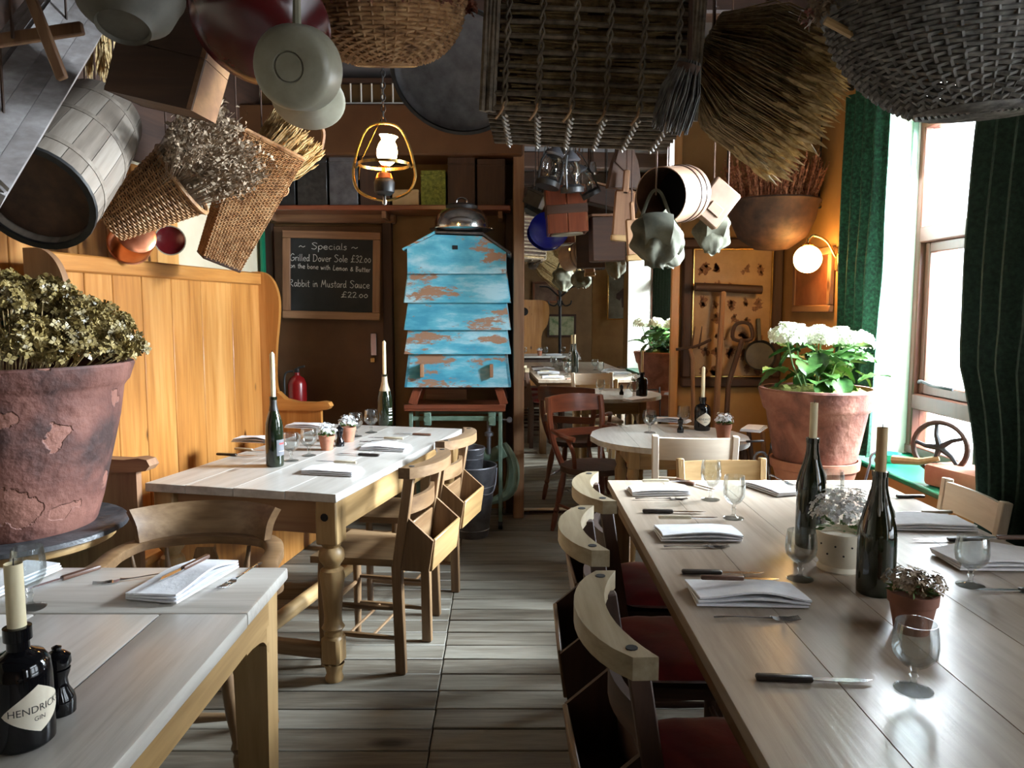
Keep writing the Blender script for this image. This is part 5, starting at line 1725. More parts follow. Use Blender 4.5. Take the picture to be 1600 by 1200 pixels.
# ================================================================ chalkboard with writing
GL = {
    'S': [[(0.9, 1.6), (0.5, 1.85), (0.12, 1.55), (0.45, 1.05), (0.8, 0.6), (0.5, 0.0), (0.0, 0.15)]],
    'p': [[(0.05, 1.0), (0.0, -0.8)], [(0.03, 0.7), (0.35, 1.05), (0.65, 0.6), (0.35, 0.0), (0.05, 0.2)]],
    'e': [[(0.05, 0.5), (0.6, 0.6), (0.45, 1.0), (0.1, 0.8), (0.05, 0.3), (0.35, 0.0), (0.65, 0.15)]],
    'c': [[(0.6, 0.9), (0.3, 1.0), (0.05, 0.5), (0.3, 0.0), (0.62, 0.15)]],
    'i': [[(0.1, 1.0), (0.1, 0.2), (0.2, 0.0)], [(0.1, 1.4), (0.12, 1.48)]],
    'a': [[(0.55, 0.9), (0.25, 1.0), (0.03, 0.45), (0.25, 0.0), (0.52, 0.5), (0.57, 0.95), (0.57, 0.3), (0.7, 0.0)]],
    'l': [[(0.12, 1.85), (0.1, 0.3), (0.22, 0.0)]],
    's': [[(0.5, 0.9), (0.25, 1.02), (0.1, 0.75), (0.45, 0.35), (0.25, 0.0), (0.0, 0.1)]],
    'G': [[(0.9, 1.6), (0.5, 1.85), (0.05, 1.0), (0.3, 0.05), (0.85, 0.25), (0.9, 0.85), (0.5, 0.85)]],
    'r': [[(0.05, 1.0), (0.08, 0.0)], [(0.08, 0.55), (0.25, 0.95), (0.5, 0.95)]],
    'd': [[(0.5, 0.85), (0.2, 0.95), (0.03, 0.4), (0.25, 0.0), (0.5, 0.4)], [(0.58, 1.85), (0.53, 0.4), (0.65, 0.0)]],
    'D': [[(0.15, 1.8), (0.1, 0.0)], [(0.0, 1.75), (0.6, 1.7), (0.95, 0.9), (0.55, 0.05), (0.0, 0.0)]],
    'o': [[(0.35, 1.0), (0.03, 0.55), (0.3, 0.0), (0.62, 0.45), (0.35, 1.0)]],
    'v': [[(0.0, 1.0), (0.25, 0.0), (0.55, 1.0)]],
    '£': [[(0.9, 1.6), (0.6, 1.85), (0.4, 1.3), (0.35, 0.4), (0.0, 0.0), (0.4, 0.1), (0.9, 0.05)], [(0.1, 0.85), (0.75, 0.95)]],
    '3': [[(0.1, 1.6), (0.45, 1.8), (0.6, 1.4), (0.25, 0.95), (0.65, 0.55), (0.35, 0.0), (0.0, 0.2)]],
    '2': [[(0.05, 1.4), (0.35, 1.75), (0.6, 1.3), (0.1, 0.05), (0.35, 0.12), (0.7, 0.0)]],
    '0': [[(0.35, 1.2), (0.03, 0.6), (0.3, 0.0), (0.62, 0.6), (0.35, 1.2)]],
    '.': [[(0.1, 0.05), (0.14, 0.12)]],
    'n': [[(0.05, 1.0), (0.06, 0.0)], [(0.06, 0.6), (0.35, 1.0), (0.5, 0.6), (0.55, 0.0)]],
    't': [[(0.25, 1.6), (0.2, 0.2), (0.42, 0.0)], [(0.0, 1.05), (0.5, 1.1)]],
    'h': [[(0.05, 1.8), (0.05, 0.0)], [(0.05, 0.6), (0.35, 1.0), (0.5, 0.5), (0.55, 0.0)]],
    'b': [[(0.05, 1.8), (0.05, 0.05)], [(0.05, 0.6), (0.4, 0.95), (0.6, 0.45), (0.35, 0.0), (0.05, 0.1)]],
    'w': [[(0.0, 1.0), (0.2, 0.0), (0.4, 0.8), (0.6, 0.0), (0.85, 1.0)]],
    'L': [[(0.3, 1.8), (0.1, 0.1), (0.7, 0.05)]],
    'm': [[(0.05, 1.0), (0.05, 0.0)], [(0.05, 0.6), (0.3, 1.0), (0.42, 0.0)], [(0.42, 0.6), (0.65, 1.0), (0.8, 0.0)]],
    '&': [[(0.8, 0.0), (0.25, 1.1), (0.45, 1.4), (0.6, 1.1), (0.1, 0.5), (0.3, 0.0), (0.75, 0.6)]],
    'B': [[(0.1, 1.8), (0.08, 0.0)], [(0.1, 1.75), (0.65, 1.5), (0.15, 0.95), (0.7, 0.6), (0.4, 0.05), (0.0, 0.0)]],
    'u': [[(0.05, 1.0), (0.1, 0.2), (0.35, 0.05), (0.5, 0.9)], [(0.5, 1.0), (0.52, 0.2), (0.65, 0.0)]],
    'R': [[(0.1, 1.8), (0.08, 0.0)], [(0.0, 1.7), (0.6, 1.65), (0.55, 1.1), (0.1, 0.9), (0.4, 0.5), (0.75, 0.0)]],
    'M': [[(0.0, 0.0), (0.25, 1.8)], [(0.25, 1.8), (0.5, 0.6), (0.85, 1.8)], [(0.85, 1.8), (1.0, 0.0)]],
    '~': [[(0.0, 0.5), (0.3, 0.85), (0.65, 0.5), (1.0, 0.85)]],
}
ADV = {'M': 1.15, 'w': 1.0, 'm': 0.98, 'S': 1.0, 'G': 1.05, 'D': 1.08, 'i': 0.34, 'l': 0.36, '.': 0.3, ' ': 0.55, '£': 0.98, '~': 1.3, 'R': 0.9, 'B': 0.85, 't': 0.52, 'L': 0.8, '&': 0.9, 's': 0.6, 'r': 0.52}


def write(mb, txt, x0, x1, y, xh, slope=0.0, sw=0.0022):
    tot = sum(ADV.get(c, 0.74) for c in txt)
    u = (x1 - x0) / tot
    x = x0
    r_ = random.Random(len(txt))
    for c in txt:
        for st in GL.get(c, []):
            pts = [(x + px * u * 0.92, y + py * xh + slope * (x - x0) + r_.uniform(-.0004, .0004), 0) for px, py in st]
            cs = crom(pts, 4) if len(pts) > 2 else [Vector(p) for p in pts]
            mb.tube(cs, sw * r_.uniform(0.85, 1.1), 4)
        x += ADV.get(c, 0.74) * u
    return mb


CBD = 5.40
c0, c1 = P(440, 361, D=CBD), P(596, 499, D=CBD)
cbw, cbh = c1.x - c0.x, c0.z - c1.z
cbc = (c0 + c1) / 2
cb = thing('chalkboard', 'wood framed specials chalkboard with white handwriting hung on the brown door', 'chalkboard', T(cbc, ry=R(1.5)))
fw = 0.055
for s in (-1, 1):
    obj('frame_rail', MB().rbox((0, 0, s * (cbh / 2 - fw / 2)), (cbw, 0.035, fw), 0.005), MT['brownX'], cb)
    obj('frame_stile', MB().rbox((s * (cbw / 2 - fw / 2), 0.001, 0), (fw, 0.034, cbh - 2 * fw + 0.004), 0.005), MT['brownZ'], cb)
sl = obj('slate', MB().box((0, 0.006, 0), (cbw - 2 * fw + 0.01, 0.012, cbh - 2 * fw + 0.01)), MT['board'], cb)


def bx(px, py):
    p = P(px, py, D=CBD)
    return p.x - cbc.x, p.z - cbc.z


wr_ = MB()
for txt, xa, xb, py, xh, sl_ in (('~ Specials ~', 466, 562, 390, 0.024, 0.0), ('Grilled Dover Sole £32.00', 453, 580, 409, 0.026, 0.0), ('on the bone with Lemon & Butter', 453, 579, 420, 0.019, -0.03), ('Rabbit in Mustard Sauce', 453, 579, 449, 0.027, 0.0), ('£22.00', 534, 577, 464, 0.021, 0.0)):
    a, zz = bx(xa, py)
    b, _ = bx(xb, py)
    write(wr_, txt, a, b, zz, xh, sl_)
obj('chalk_writing', wr_, MT['chalk'], sl, T((0, -0.002, 0)) @ Matrix.Rotation(R(90), 4, 'X') @ Matrix.Diagonal((1, 1, 0.5, 1)))

# ================================================================ shelf goods, cloche, wall items
SHZ = 2.1376
boxes = [(418, 462, 240, 'near black', 'iron', 'slate black box file at the settle end of the shelf'),
         (464, 512, 241, '', 'foil', 'charcoal box file second along the shelf'),
         (514, 560, 243, '', 'zinc', 'dull grey tin box behind the pendant lamp hoop'),
         (562, 610, 238, '', 'darkZ', 'dark brown wooden box behind the pendant lamp'),
         (612, 655, 296, '', 'wax_brown', 'short pale cork patterned box on the shelf'),
         (657, 697, 266, '', 'moss', 'olive green tin box on the shelf beside the cork patterned box'),
         (699, 743, 246, '', 'darkZ', 'scuffed brown box on the shelf above the silver cloche'),
         (745, 790, 248, '', 'darkZ', 'dark brown box at the post end of the shelf')]
bm_ = {'iron': 'iron', 'foil': 'foil', 'zinc': 'iron', 'moss': 'moss'}
for a, b, t_, _, mt_, lab in boxes:
    pa, pb = P(a, 300, D=5.24), P(b, 300, D=5.24)
    zt = P((a + b) / 2, t_, D=5.24).z
    h = zt - SHZ
    t = thing('box_file', lab, 'box', T(((pa.x + pb.x) / 2, 5.31, SHZ)), 'boxes along the wall shelf')
    w_ = pb.x - pa.x - 0.006
    obj('body', MB().rbox((0, 0, h / 2), (w_, 0.15, h), 0.004), MT[mt_], t)
    obj('lid', MB().rbox((0, -0.001, h * 0.86), (w_ + 0.003, 0.154, 0.012), 0.002), MT[mt_], t)

clz = 0.945 + 0.735 + 0.262
cl = thing('serving_cloche', 'tarnished silver domed cloche on a dish sitting on the beehive roof', 'cloche', T((-0.325, 5.055, clz + 0.004)))
obj('dish', MB().lathe([(0, 0.0), (0.16, 0.0), (0.21, 0.014), (0.212, 0.018), (0.16, 0.008), (0, 0.006)], 32), MT['silver'], cl)
obj('dome', MB().lathe([(0.178, 0.012), (0.18, 0.02), (0.172, 0.07), (0.158, 0.105), (0.13, 0.135), (0.10, 0.15), (0.0, 0.158)], 32), MT['silver'], cl)
obj('collar', MB().lathe([(0.10, 0.148), (0.105, 0.165), (0.085, 0.178), (0.0, 0.18)], 24), MT['iron'], cl)
obj('handle', MB().tube(crom([(-0.035, 0, 0.175), (-0.03, 0, 0.205), (0, 0, 0.218), (0.03, 0, 0.205), (0.035, 0, 0.175)], 5), 0.006, 6), MT['silver'], cl)

fe = P(461, 610, D=5.3)
ex = thing('fire_extinguisher', 'red fire extinguisher hanging on the brown door beside the settle arm', 'extinguisher', T((fe.x, 5.36, fe.z)))
obj('cylinder', MB().lathe([(0, -0.22), (0.06, -0.22), (0.065, -0.20), (0.065, 0.04), (0.05, 0.08), (0.02, 0.10), (0.018, 0.12), (0, 0.12)], 20), MT['extinguisher'], ex)
obj('valve', MB().rbox((0, 0, 0.135), (0.03, 0.03, 0.03), 0.004).bar((0, 0, 0.15), (0.06, -0.02, 0.165), 0.016, 0.006), MT['iron'], ex)
obj('hose', MB().tube(crom([(-0.02, -0.02, 0.13), (-0.075, -0.03, 0.11), (-0.08, -0.03, -0.02), (-0.072, -0.02, -0.12)], 5), 0.008, 6), MT['iron'], ex)
obj('wall_bracket', MB().rbox((0, 0.075, 0.0), (0.05, 0.03, 0.12), 0.003), MT['iron'], ex)

hk = on_left(5.1, 0.0, 1.92)
solo('coat_hook', MB().tube(crom([(0, 0, 0.03), (0.05, 0, 0.02), (0.075, 0, -0.03), (0.06, 0, -0.07), (0.03, 0, -0.065), (0.025, 0, -0.04)], 5), 0.006, 6), MT['iron'], 'black iron hook on the cream wall beside the door frame', 'hook', T(hk + Vector((-0.004, 0, 0)), rz=-ang))

rk = thing('plate_rack', 'dark wooden rack with white rods on top of the ceiling beam', 'rack', T((-0.86, 5.25, 2.785)))
obj('bottom_rail', MB().rbox((0, 0, 0.012), (1.2, 0.05, 0.024), 0.003), MT['reveal'], rk)
obj('top_rail', MB().rbox((0, 0, 0.165), (1.2, 0.05, 0.03), 0.003), MT['darkX'], rk)
for k in range(17):
    obj('rod', MB().tube([(-0.56 + 0.07 * k, 0, 0.02), (-0.56 + 0.07 * k, 0, 0.155)], 0.006, 6), MT['reveal'], rk)

# ================================================================ end wall: framed print, small frame, farm tools
f0, f1 = P(1069, 372, D=5.36), P(1219, 605, D=5.36)
fwid, fhei = f1.x - f0.x, f0.z - f1.z
pf = thing('framed_print', 'large aged print of small engraved figures in a heavy dark frame', 'picture', T(((f0.x + f1.x) / 2 - 0.005, 5.365, (f0.z + f1.z) / 2)))
for s in (-1, 1):
    obj('frame_rail', MB().rbox((0, 0, s * (fhei / 2 - 0.035)), (fwid, 0.05, 0.07), 0.012), MT['darkX'], pf)
    obj('frame_stile', MB().rbox((s * (fwid / 2 - 0.035), 0.001, 0), (0.07, 0.048, fhei - 0.13), 0.012), MT['darkZ'], pf)
    obj('gilt_slip', MB().rbox((0, -0.006, s * (fhei / 2 - 0.076)), (fwid - 0.14, 0.012, 0.012), 0.003), MT['brass'], pf)
    obj('gilt_slip', MB().rbox((s * (fwid / 2 - 0.076), -0.006, 0), (0.012, 0.012, fhei - 0.15), 0.003), MT['brass'], pf)
sheet_ = obj('paper_sheet', MB().box((0, 0.006, 0), (fwid - 0.14, 0.01, fhei - 0.14)), mottled('foxed_paper', [(0.26, 0.14, 0.05), (0.38, 0.22, 0.09)], 5, 0.5, 0.02), pf)
r3 = random.Random(5)
gi = mottled('sepia_ink', [(0.10, 0.04, 0.015), (0.22, 0.10, 0.04)], 60, 0.7, 0)
for row in range(7):
    for k in range(5):
        if r3.random() < 0.15:
            continue
        x, z = -0.20 + k * 0.10 + r3.uniform(-.015, .015), 0.30 - row * 0.115 + r3.uniform(-.012, .012)
        m = MB()
        rr_ = r3.uniform(0.022, 0.04)
        n = 15
        for dx, dz_, q_ in ((0, 0, 1.0), (r3.uniform(-.02, .02), r3.uniform(.01, .03), 0.6), (r3.uniform(-.03, .03), r3.uniform(-.03, -.01), 0.7)):
            out = [(rr_ * q_ * r3.uniform(0.35, 1.25) * math.cos(2 * pi * q / n), rr_ * q_ * r3.uniform(0.35, 1.25) * math.sin(2 * pi * q / n)) for q in range(n)]
            m.prism(out, 0.001, T((dx, 0, dz_)) @ Matrix.Rotation(R(90), 4, 'X'))
        obj('printed_figure', m, gi, sheet_, T((x, 0.0002, z)))

q0, q1 = 4.48, 5.12
cx4 = thing('small_picture', 'dark brown picture in a wooden frame on the window wall behind the globe sconce', 'picture', T((XR - 0.018, 4.80, 1.62), rz=R(90)))
for s in (-1, 1):
    obj('frame_rail', MB().rbox((0, 0, s * 0.17), (0.60, 0.03, 0.045), 0.006), MT['brownX'], cx4)
    obj('frame_stile', MB().rbox((s * 0.278, 0.001, 0), (0.045, 0.029, 0.30), 0.006), MT['brownZ'], cx4)
obj('canvas', MB().box((0, 0.004, 0), (0.53, 0.008, 0.31)), mottled('dark_varnished_paint', [(0.05, 0.02, 0.01), (0.16, 0.05, 0.02), (0.25, 0.10, 0.05)], 4, 0.4, 0.05), cx4)

TD = 5.2


def pp(px, py, D=TD):
    return P(px, py, D=D)


mal = thing('wooden_mallet', 'long handled wooden mallet leaning before the framed print', 'mallet', T(pp(1112, 700, 5.12)))
o_ = pp(1112, 700, 5.12)
obj('head', MB().tube([pp(1086, 448, 5.26) - o_, pp(1190, 453, 5.26) - o_], 0.030, 10), MT['darkX'], mal)
obj('shaft', MB().tube([Vector((0, 0, -o_.z + 0.012)), pp(1130, 455, 5.26) - o_], [0.024, 0.020], 8), MT['brownZ'], mal)
hf = thing('hay_fork', 'old wooden hay fork with thin tines leaning at the mirror edge of the framed print', 'hay fork', T(pp(1090, 700, 5.15)))
o_ = pp(1090, 700, 5.15)
obj('shaft', MB().tube([Vector((-0.01, 0, -o_.z + 0.012)), pp(1082, 560, 5.2) - o_, pp(1078, 545, 5.22) - o_], 0.014, 8), MT['brownZ'], hf)
obj('cross_bar', MB().tube(crom([pp(1056, 546, 5.24) - o_, pp(1085, 542, 5.22) - o_, pp(1110, 531, 5.27) - o_], 4), 0.011, 6), MT['darkX'], hf)
for a, b in ((1066, 1070), (1080, 1086), (1092, 1097)):
    obj('tine', MB().tube([pp(a, 545, 5.235) - o_, pp((a + b) / 2, 528, 5.22) - o_, pp(b, 510, 5.25) - o_], [0.008, 0.006, 0.003], 6), MT['darkZ'], hf)
sp_ = thing('spade', 'old wooden spade leaning against the framed print beside the iron pan', 'spade', T(pp(1135, 690, 5.1)))
o_ = pp(1135, 690, 5.1)
a_, b_2 = pp(1160, 530, 5.28) - o_, pp(1175, 502, 5.30) - o_
obj('shaft', MB().tube([Vector((-0.02, 0, -o_.z + 0.012)), pp(1138, 600, 5.2) - o_, a_], 0.018, 8), MT['darkZ'], sp_)
obj('grip', MB().tube(crom([a_ - Vector((0.06, 0, 0)), a_ + Vector((-0.055, 0, 0.09)), a_ + Vector((0.0, 0, 0.115)), a_ + Vector((0.055, 0, 0.09)), a_ + Vector((0.06, 0, 0))], 4, True), 0.014, 6, closed=True), MT['darkX'], sp_)
pc_ = pp(1188, 555, 5.28)
pan = thing('iron_pan', 'round black iron pan leaning on the end wall behind the hydrangea', 'pan', frame(pc_, (-0.15, -0.9, 0.25), (1, 0, 0)))
obj('bowl', MB().lathe([(0, -0.03), (0.09, -0.028), (0.105, 0.0), (0.108, 0.002), (0.1, -0.02), (0, -0.022)], 28), MT['iron'], pan)
obj('handle', MB().bar((0.0, 0.10, 0), (0.0, 0.26, 0.0), 0.012, 0.026, (0, 0, 1)), MT['iron'], pan)
lg_ = thing('log_basket', 'dark wicker log basket on the floor under the framed print', 'basket', T((1.645, 5.08, 0), s=0.85))
obj('basket_body', MB().lathe([(0, 0), (0.16, 0), (0.20, 0.3), (0.215, 0.31), (0.2, 0.32), (0.15, 0.02), (0, 0.02)], 28), MT['wicker_dark'], lg_)
for k in range(9):
    a = k * 2.4
    b = Vector((0.10 * math.cos(a) * (k % 3) / 2, 0.10 * math.sin(a) * (k % 3) / 2, 0.05))
    e = b + Vector((r3.uniform(-.12, .12), r3.uniform(-.05, .12), r3.uniform(0.45, 0.72)))
    obj('branch', MB().tube(crom([b, (b + e) / 2 + Vector((r3.uniform(-.03, .03), r3.uniform(-.03, .03), 0)), e], 3), r3.uniform(0.014, 0.026), 7), MT['brownZ'] if k % 2 else MT['darkZ'], lg_)

# ================================================================ things hung from the ceiling
def cord(t, p_local, M, mat='rust', r=0.004):
    """hanging cord from a local point straight up to the ceiling"""
    a = M @ Vector(p_local)
    b = Vector((a.x, a.y, CEIL - 0.002))
    Mi = M.inverted()
    return obj('hanging_cord', MB().tube([Mi @ a, Mi @ b], r, 5), MT[mat], t)


def weave(mbw, mbs, S, nu, nv, rw_=0.004, rs=0.004, closed=True, step=1):
    """woven wall over surface S(u,v): stakes along v, weavers along u"""
    def nrm(u, v):
        e = 1e-3
        a = Vector(S(min(u + e, 1 + e), v)) - Vector(S(u - e, v))
        b = Vector(S(u, min(v + e, 1))) - Vector(S(u, max(v - e, 0)))
        c = a.cross(b)
        return c.normalized() if c.length > 1e-12 else Vector((0, 0, 1))
    for i in range(nu + (0 if closed else 1)):
        u = i / nu
        mbs.tube([S(u, k / 6) for k in range(7)], rs, 4)
    for j in range(nv):
        v = (j + 0.5) / nv
        pts = []
        for i in range(nu + (0 if closed else 1)):
            u = i / nu
            s = 1 if (i + j) % 2 else -1
            pts.append(Vector(S(u, v)) + nrm(u, v) * s * rs * 1.1)
        mbw.tube(pts, rw_, 4, closed=closed)


def stuff(o):
    o['kind'] = 'stuff'
    return o


def stalks(mb, r2, n, base, axis, L, r0, r1, th=0.0022, ear=0.05, er=0.005, bend=0.1, jit=0.15, me=None):
    """bundle of stalks with ears: starts in disc r0 at base, fans to disc r1 at the end of axis*L"""
    axis = Vector(axis).normalized()
    x = axis.orthogonal().normalized()
    y = axis.cross(x)
    for _ in range(n):
        a, q = r2.uniform(0, 2 * pi), math.sqrt(r2.random())
        d = x * math.cos(a) + y * math.sin(a)
        l = L * r2.uniform(1 - jit, 1 + jit * 0.6)
        p0 = Vector(base) + d * q * r0
        p1 = Vector(base) + axis * l + d * q * r1
        pm = (p0 + p1) / 2 + d * bend * r0 + Vector((r2.uniform(-1, 1), r2.uniform(-1, 1), r2.uniform(-1, 1))) * 0.006
        mb.tube([p0, pm, p1], [th, th, th * 0.8], 3, caps=False)
        if ear:
            e = (p1 - pm).normalized() + Vector((r2.uniform(-.2, .2), r2.uniform(-.2, .2), r2.uniform(-.2, .2)))
            e.normalize()
            (me or mb).tube([p1, p1 + e * ear * 0.35, p1 + e * ear], [th, er, 0.0006], 4, caps=False)
    return mb


def sprigs(mb, r2, n, base, axis, L, r0, r1, fl=5, size=0.010, th=0.0012):
    axis = Vector(axis).normalized()
    x = axis.orthogonal().normalized()
    y = axis.cross(x)
    for _ in range(n):
        a, q = r2.uniform(0, 2 * pi), math.sqrt(r2.random())
        d = x * math.cos(a) + y * math.sin(a)
        l = L * r2.uniform(0.75, 1.1)
        p0 = Vector(base) + d * q * r0
        p1 = Vector(base) + axis * l + d * q * r1
        mb.tube([p0, p1], th, 3, caps=False)
        for k in range(fl):
            c = p0 + (p1 - p0) * r2.uniform(0.62, 1.05) + Vector((r2.uniform(-1, 1), r2.uniform(-1, 1), r2.uniform(-1, 1))) * 0.012
            M_ = frame(c, (r2.uniform(-1, 1), r2.uniform(-1, 1), r2.uniform(-1, 1) + 0.01), (r2.uniform(-1, 1), 0.3, r2.uniform(-1, 1)))
            s = size * r2.uniform(0.6, 1.2)
            mb.add([(-s, 0, 0), (0, -s * 0.6, s * 0.3), (s, 0, 0), (0, s * 0.6, s * 0.3)], [(0, 1, 2, 3)], M_)
    return mb


r5 = random.Random(21)

# ---- long grey trough (upper left)
def slab(n, o, a, b, th, mat, parent, cut=0.003, cnt=1):
    a, b = Vector(a), Vector(b)
    nn = a.cross(b).normalized() * th
    for k in range(cnt):
        p0 = Vector(o) + b * (k / cnt)
        bb = b * (1 / cnt) * 0.985
        vs = [p0, p0 + a, p0 + a + bb, p0 + bb]
        vs = vs + [v + nn for v in vs]
        obj(n, MB().add(vs, [(0, 1, 2, 3), (7, 6, 5, 4), (0, 4, 5, 1), (1, 5, 6, 2), (2, 6, 7, 3), (3, 7, 4, 0)]), MT[mat], parent)



O_ = P(12, 300, D=2.0)
ta_ = P(166, 42, D=2.62) - O_
tb_ = P(-75, 215, D=1.98) - O_
tn_ = ta_.cross(tb_).normalized()
tn_ = -tn_ if tn_.z > 0 else tn_
tr = thing('wooden_trough', 'long weathered grey plank trough slung under the ceiling beside the wooden barrel', 'trough', T(O_))
slab('plank', (0, 0, 0), ta_, tb_, 0.014, 'greyY', tr, cnt=3)
slab('plank', tn_ * 0.016, ta_, tn_ * 0.09, 0.014, 'greyY', tr, cnt=2)
slab('plank', tb_ + tn_ * 0.0, ta_, tn_ * 0.09 + tb_ * 0.35, 0.014, 'greyY', tr, cnt=2)
slab('end_board', tn_ * 0.012 + ta_ * 0.02, tb_, tn_ * 0.08, 0.014, 'greyX', tr)
cord(tr, ta_ * 0.8 + tb_ * 0.5 + tn_ * 0.01, T(O_))
cord(tr, ta_ * 0.2 + tb_ * 0.5 + tn_ * 0.01, T(O_))

# ---- wooden barrel with an open dark end
A, B = P(52, 312, D=2.5), P(172, 165, D=3.1)
ax_ = (B - A).normalized()
M_ = frame(A, ax_, (1, 0, 0))
L_ = 0.62
ba = thing('wooden_barrel', 'grey staved wooden barrel slung with its open dark end facing the room', 'barrel', M_)
n = 16
for k in range(n):
    a0, a1 = 2 * pi * k / n, 2 * pi * (k + 1) / n - 0.012

    def S(u, v, a0=a0, a1=a1):
        a = a0 + (a1 - a0) * u
        r_ = 0.182 - 0.028 * v + 0.012 * math.sin(pi * v)
        return (r_ * math.cos(a), r_ * math.sin(a), v * L_)
    obj('stave', MB().sheet(S, 3, 8, 0.014), MT['barrel'], ba)
for z in (0.10, 0.33, 0.52):
    r_ = 0.182 - 0.028 * z / L_ + 0.012 * math.sin(pi * z / L_) + 0.0005
    obj('hoop', MB().lathe([(r_, z - 0.011), (r_ + 0.002, z - 0.011), (r_ + 0.002, z + 0.011), (r_, z + 0.011)], 32), MT['barrel'], ba)
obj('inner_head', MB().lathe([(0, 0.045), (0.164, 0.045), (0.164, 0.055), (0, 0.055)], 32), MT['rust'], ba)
obj('rim', MB().lathe([(0.166, 0.0), (0.186, 0.0), (0.188, 0.012), (0.166, 0.012), (0.166, 0.0)], 32), MT['iron'], ba)
cord(ba, (0.0, 0.0, L_ * 0.8), M_)
cord(ba, (0.0, 0.0, L_ * 0.97), M_)

# ---- brown crate
Q = P(298, 172, D=2.12)
e1, e2, e3 = Vector((-0.225, -0.01, 0.05)), Vector((0.105, -0.05, 0.25)), Vector((-0.07, 0.36, 0.05))
cr_ = thing('wooden_crate', 'brown wooden crate with its shaded sides coloured dark, slung beside the maroon enamel pan', 'crate', T(Q))


slab('plank', (0, 0, 0), e3, e2, -0.012, 'brownY', cr_, cnt=2)
slab('plank', e1, e3, e2, 0.012, 'darkY', cr_, cnt=2)  # faces in shadow are given dark wood, the window side stays brown
slab('plank', (0, 0, 0), e1, e2, 0.012, 'darkX', cr_, cnt=2)
slab('plank', e3, e1, e2, -0.012, 'darkX', cr_, cnt=2)
slab('plank', (0, 0, 0), e1, e3, -0.012, 'darkX', cr_, cnt=3)
ir = (e3 * 0.5 + e2 * 0.75 + Vector((0.012, 0, 0)))
obj('ring_handle', MB().tube([ir + Vector((0.004, 0.022 * math.cos(a), 0.022 * math.sin(a))) for a in [2 * pi * k / 12 for k in range(12)]], 0.004, 6, closed=True), MT['rust'], cr_)
cord(cr_, e2 + e1 * 0.5, T(Q))
cord(cr_, e2 + e3 + e1 * 0.5, T(Q))

# ---- maroon enamel pan, pale pan and lid
c = P(398, 38, D=1.93)
M_ = frame(c, (-0.25, -0.55, -0.8), (1, 0, 0)) @ Matrix.Scale(0.87, 4)
mp_ = thing('enamel_pan', 'large glossy maroon enamel pan hanging with its base toward the room', 'pan', M_)
obj('bowl', MB().lathe([(0.0, 0.085), (0.11, 0.083), (0.15, 0.07), (0.178, 0.03), (0.19, -0.06), (0.196, -0.066), (0.186, -0.066), (0.17, 0.02), (0, 0.06)], 40), MT['maroon'], mp_)
obj('handle', MB().tube(crom([(0.0, 0.19, -0.05), (0.03, 0.24, -0.03), (-0.03, 0.24, -0.03), (-0.02, 0.19, -0.05)], 4), 0.007, 6), MT['maroon'], mp_)
cord(mp_, (0, 0, -0.02), M_)
c = P(452, 105, D=1.68)
M_ = frame(c, (-0.1, -0.93, -0.25), (1, 0, 0)) @ Matrix.Scale(0.83, 4)
pn = thing('cream_saucepan', 'cream enamel saucepan hung so its ringed base faces the room', 'saucepan', M_)
obj('body', MB().lathe([(0.0, 0.006), (0.034, 0.006), (0.036, 0.0), (0.04, 0.006), (0.085, 0.004), (0.098, -0.006), (0.104, -0.02), (0.108, -0.10), (0.10, -0.10), (0.096, -0.02), (0, -0.01)], 40), MT['enamel'], pn)
obj('handle', MB().tube([(0, 0.10, -0.08), (0, 0.26, -0.12)], [0.012, 0.009], 8), MT['enamel'], pn)
cord(pn, (0, 0.12, -0.085), M_)
c = P(482, 158, D=2.6)
M_ = frame(c, (0.1, -0.62, -0.78), (1, 0.25, 0)) @ Matrix.Scale(1.1, 4)
ld = thing('enamel_plate', 'wide cream enamel plate hanging below the ringed saucepan base', 'plate', M_)
obj('disc', MB().lathe([(0, 0.018), (0.05, 0.016), (0.06, 0.008), (0.10, 0.004), (0.108, -0.004), (0.104, -0.006), (0, 0.004)], 36), MT['enamel'], ld)
obj('loop', MB().tube(crom([(-0.02, 0, 0.016), (-0.016, 0, 0.032), (0.016, 0, 0.032), (0.02, 0, 0.016)], 4), 0.004, 6), MT['iron'], ld)
cord(ld, (0, 0.09, 0), M_)

# ---- round basket of dried red flowers
c = P(600, 8, D=2.2)
rb = thing('flower_basket', 'round woven basket of dried red flowers slung above the pendant lamp', 'basket', T(c, rx=R(14)))
bw, bs = MB(), MB()


def S(u, v):
    a = 2 * pi * u
    r_ = 0.085 + 0.135 * math.sin(v * pi / 2 * 0.95) ** 0.8
    return (r_ * math.cos(a), r_ * math.sin(a), -0.145 + 0.15 * v ** 1.5)


weave(bw, bs, S, 44, 20, 0.0052, 0.004)
stuff(obj('weavers', bw, MT['wicker'], rb))
obj('base_coil', MB().tube([(0.09 * k / 150 * math.cos(k * 0.45), 0.09 * k / 150 * math.sin(k * 0.45), -0.15) for k in range(4, 151)], 0.0062, 5, M=Matrix.Diagonal((1, 1, 1, 1))), MT['wicker'], rb)
obj('stakes', bs, MT['wicker'], rb)
obj('base', MB().lathe([(0, -0.148), (0.088, -0.146), (0.088, -0.138), (0, -0.138)], 28), MT['wicker'], rb)
obj('rim', MB().tube([(0.222 * math.cos(a), 0.222 * math.sin(a), 0.008) for a in [2 * pi * k / 36 for k in range(36)]], 0.011, 6, closed=True), MT['wicker'], rb)
m = MB()
for k in range(300):
    a, q = r5.uniform(0, 2 * pi), r5.random()
    hz_ = r5.uniform(-0.02, 0.16)
    rr_ = 0.238 * (1 - 0.2 * q * (hz_ > 0.05))
    florets(m, r5, 3, (rr_ * math.cos(a), rr_ * math.sin(a), hz_), (0.016, 0.016, 0.016), 0.013)
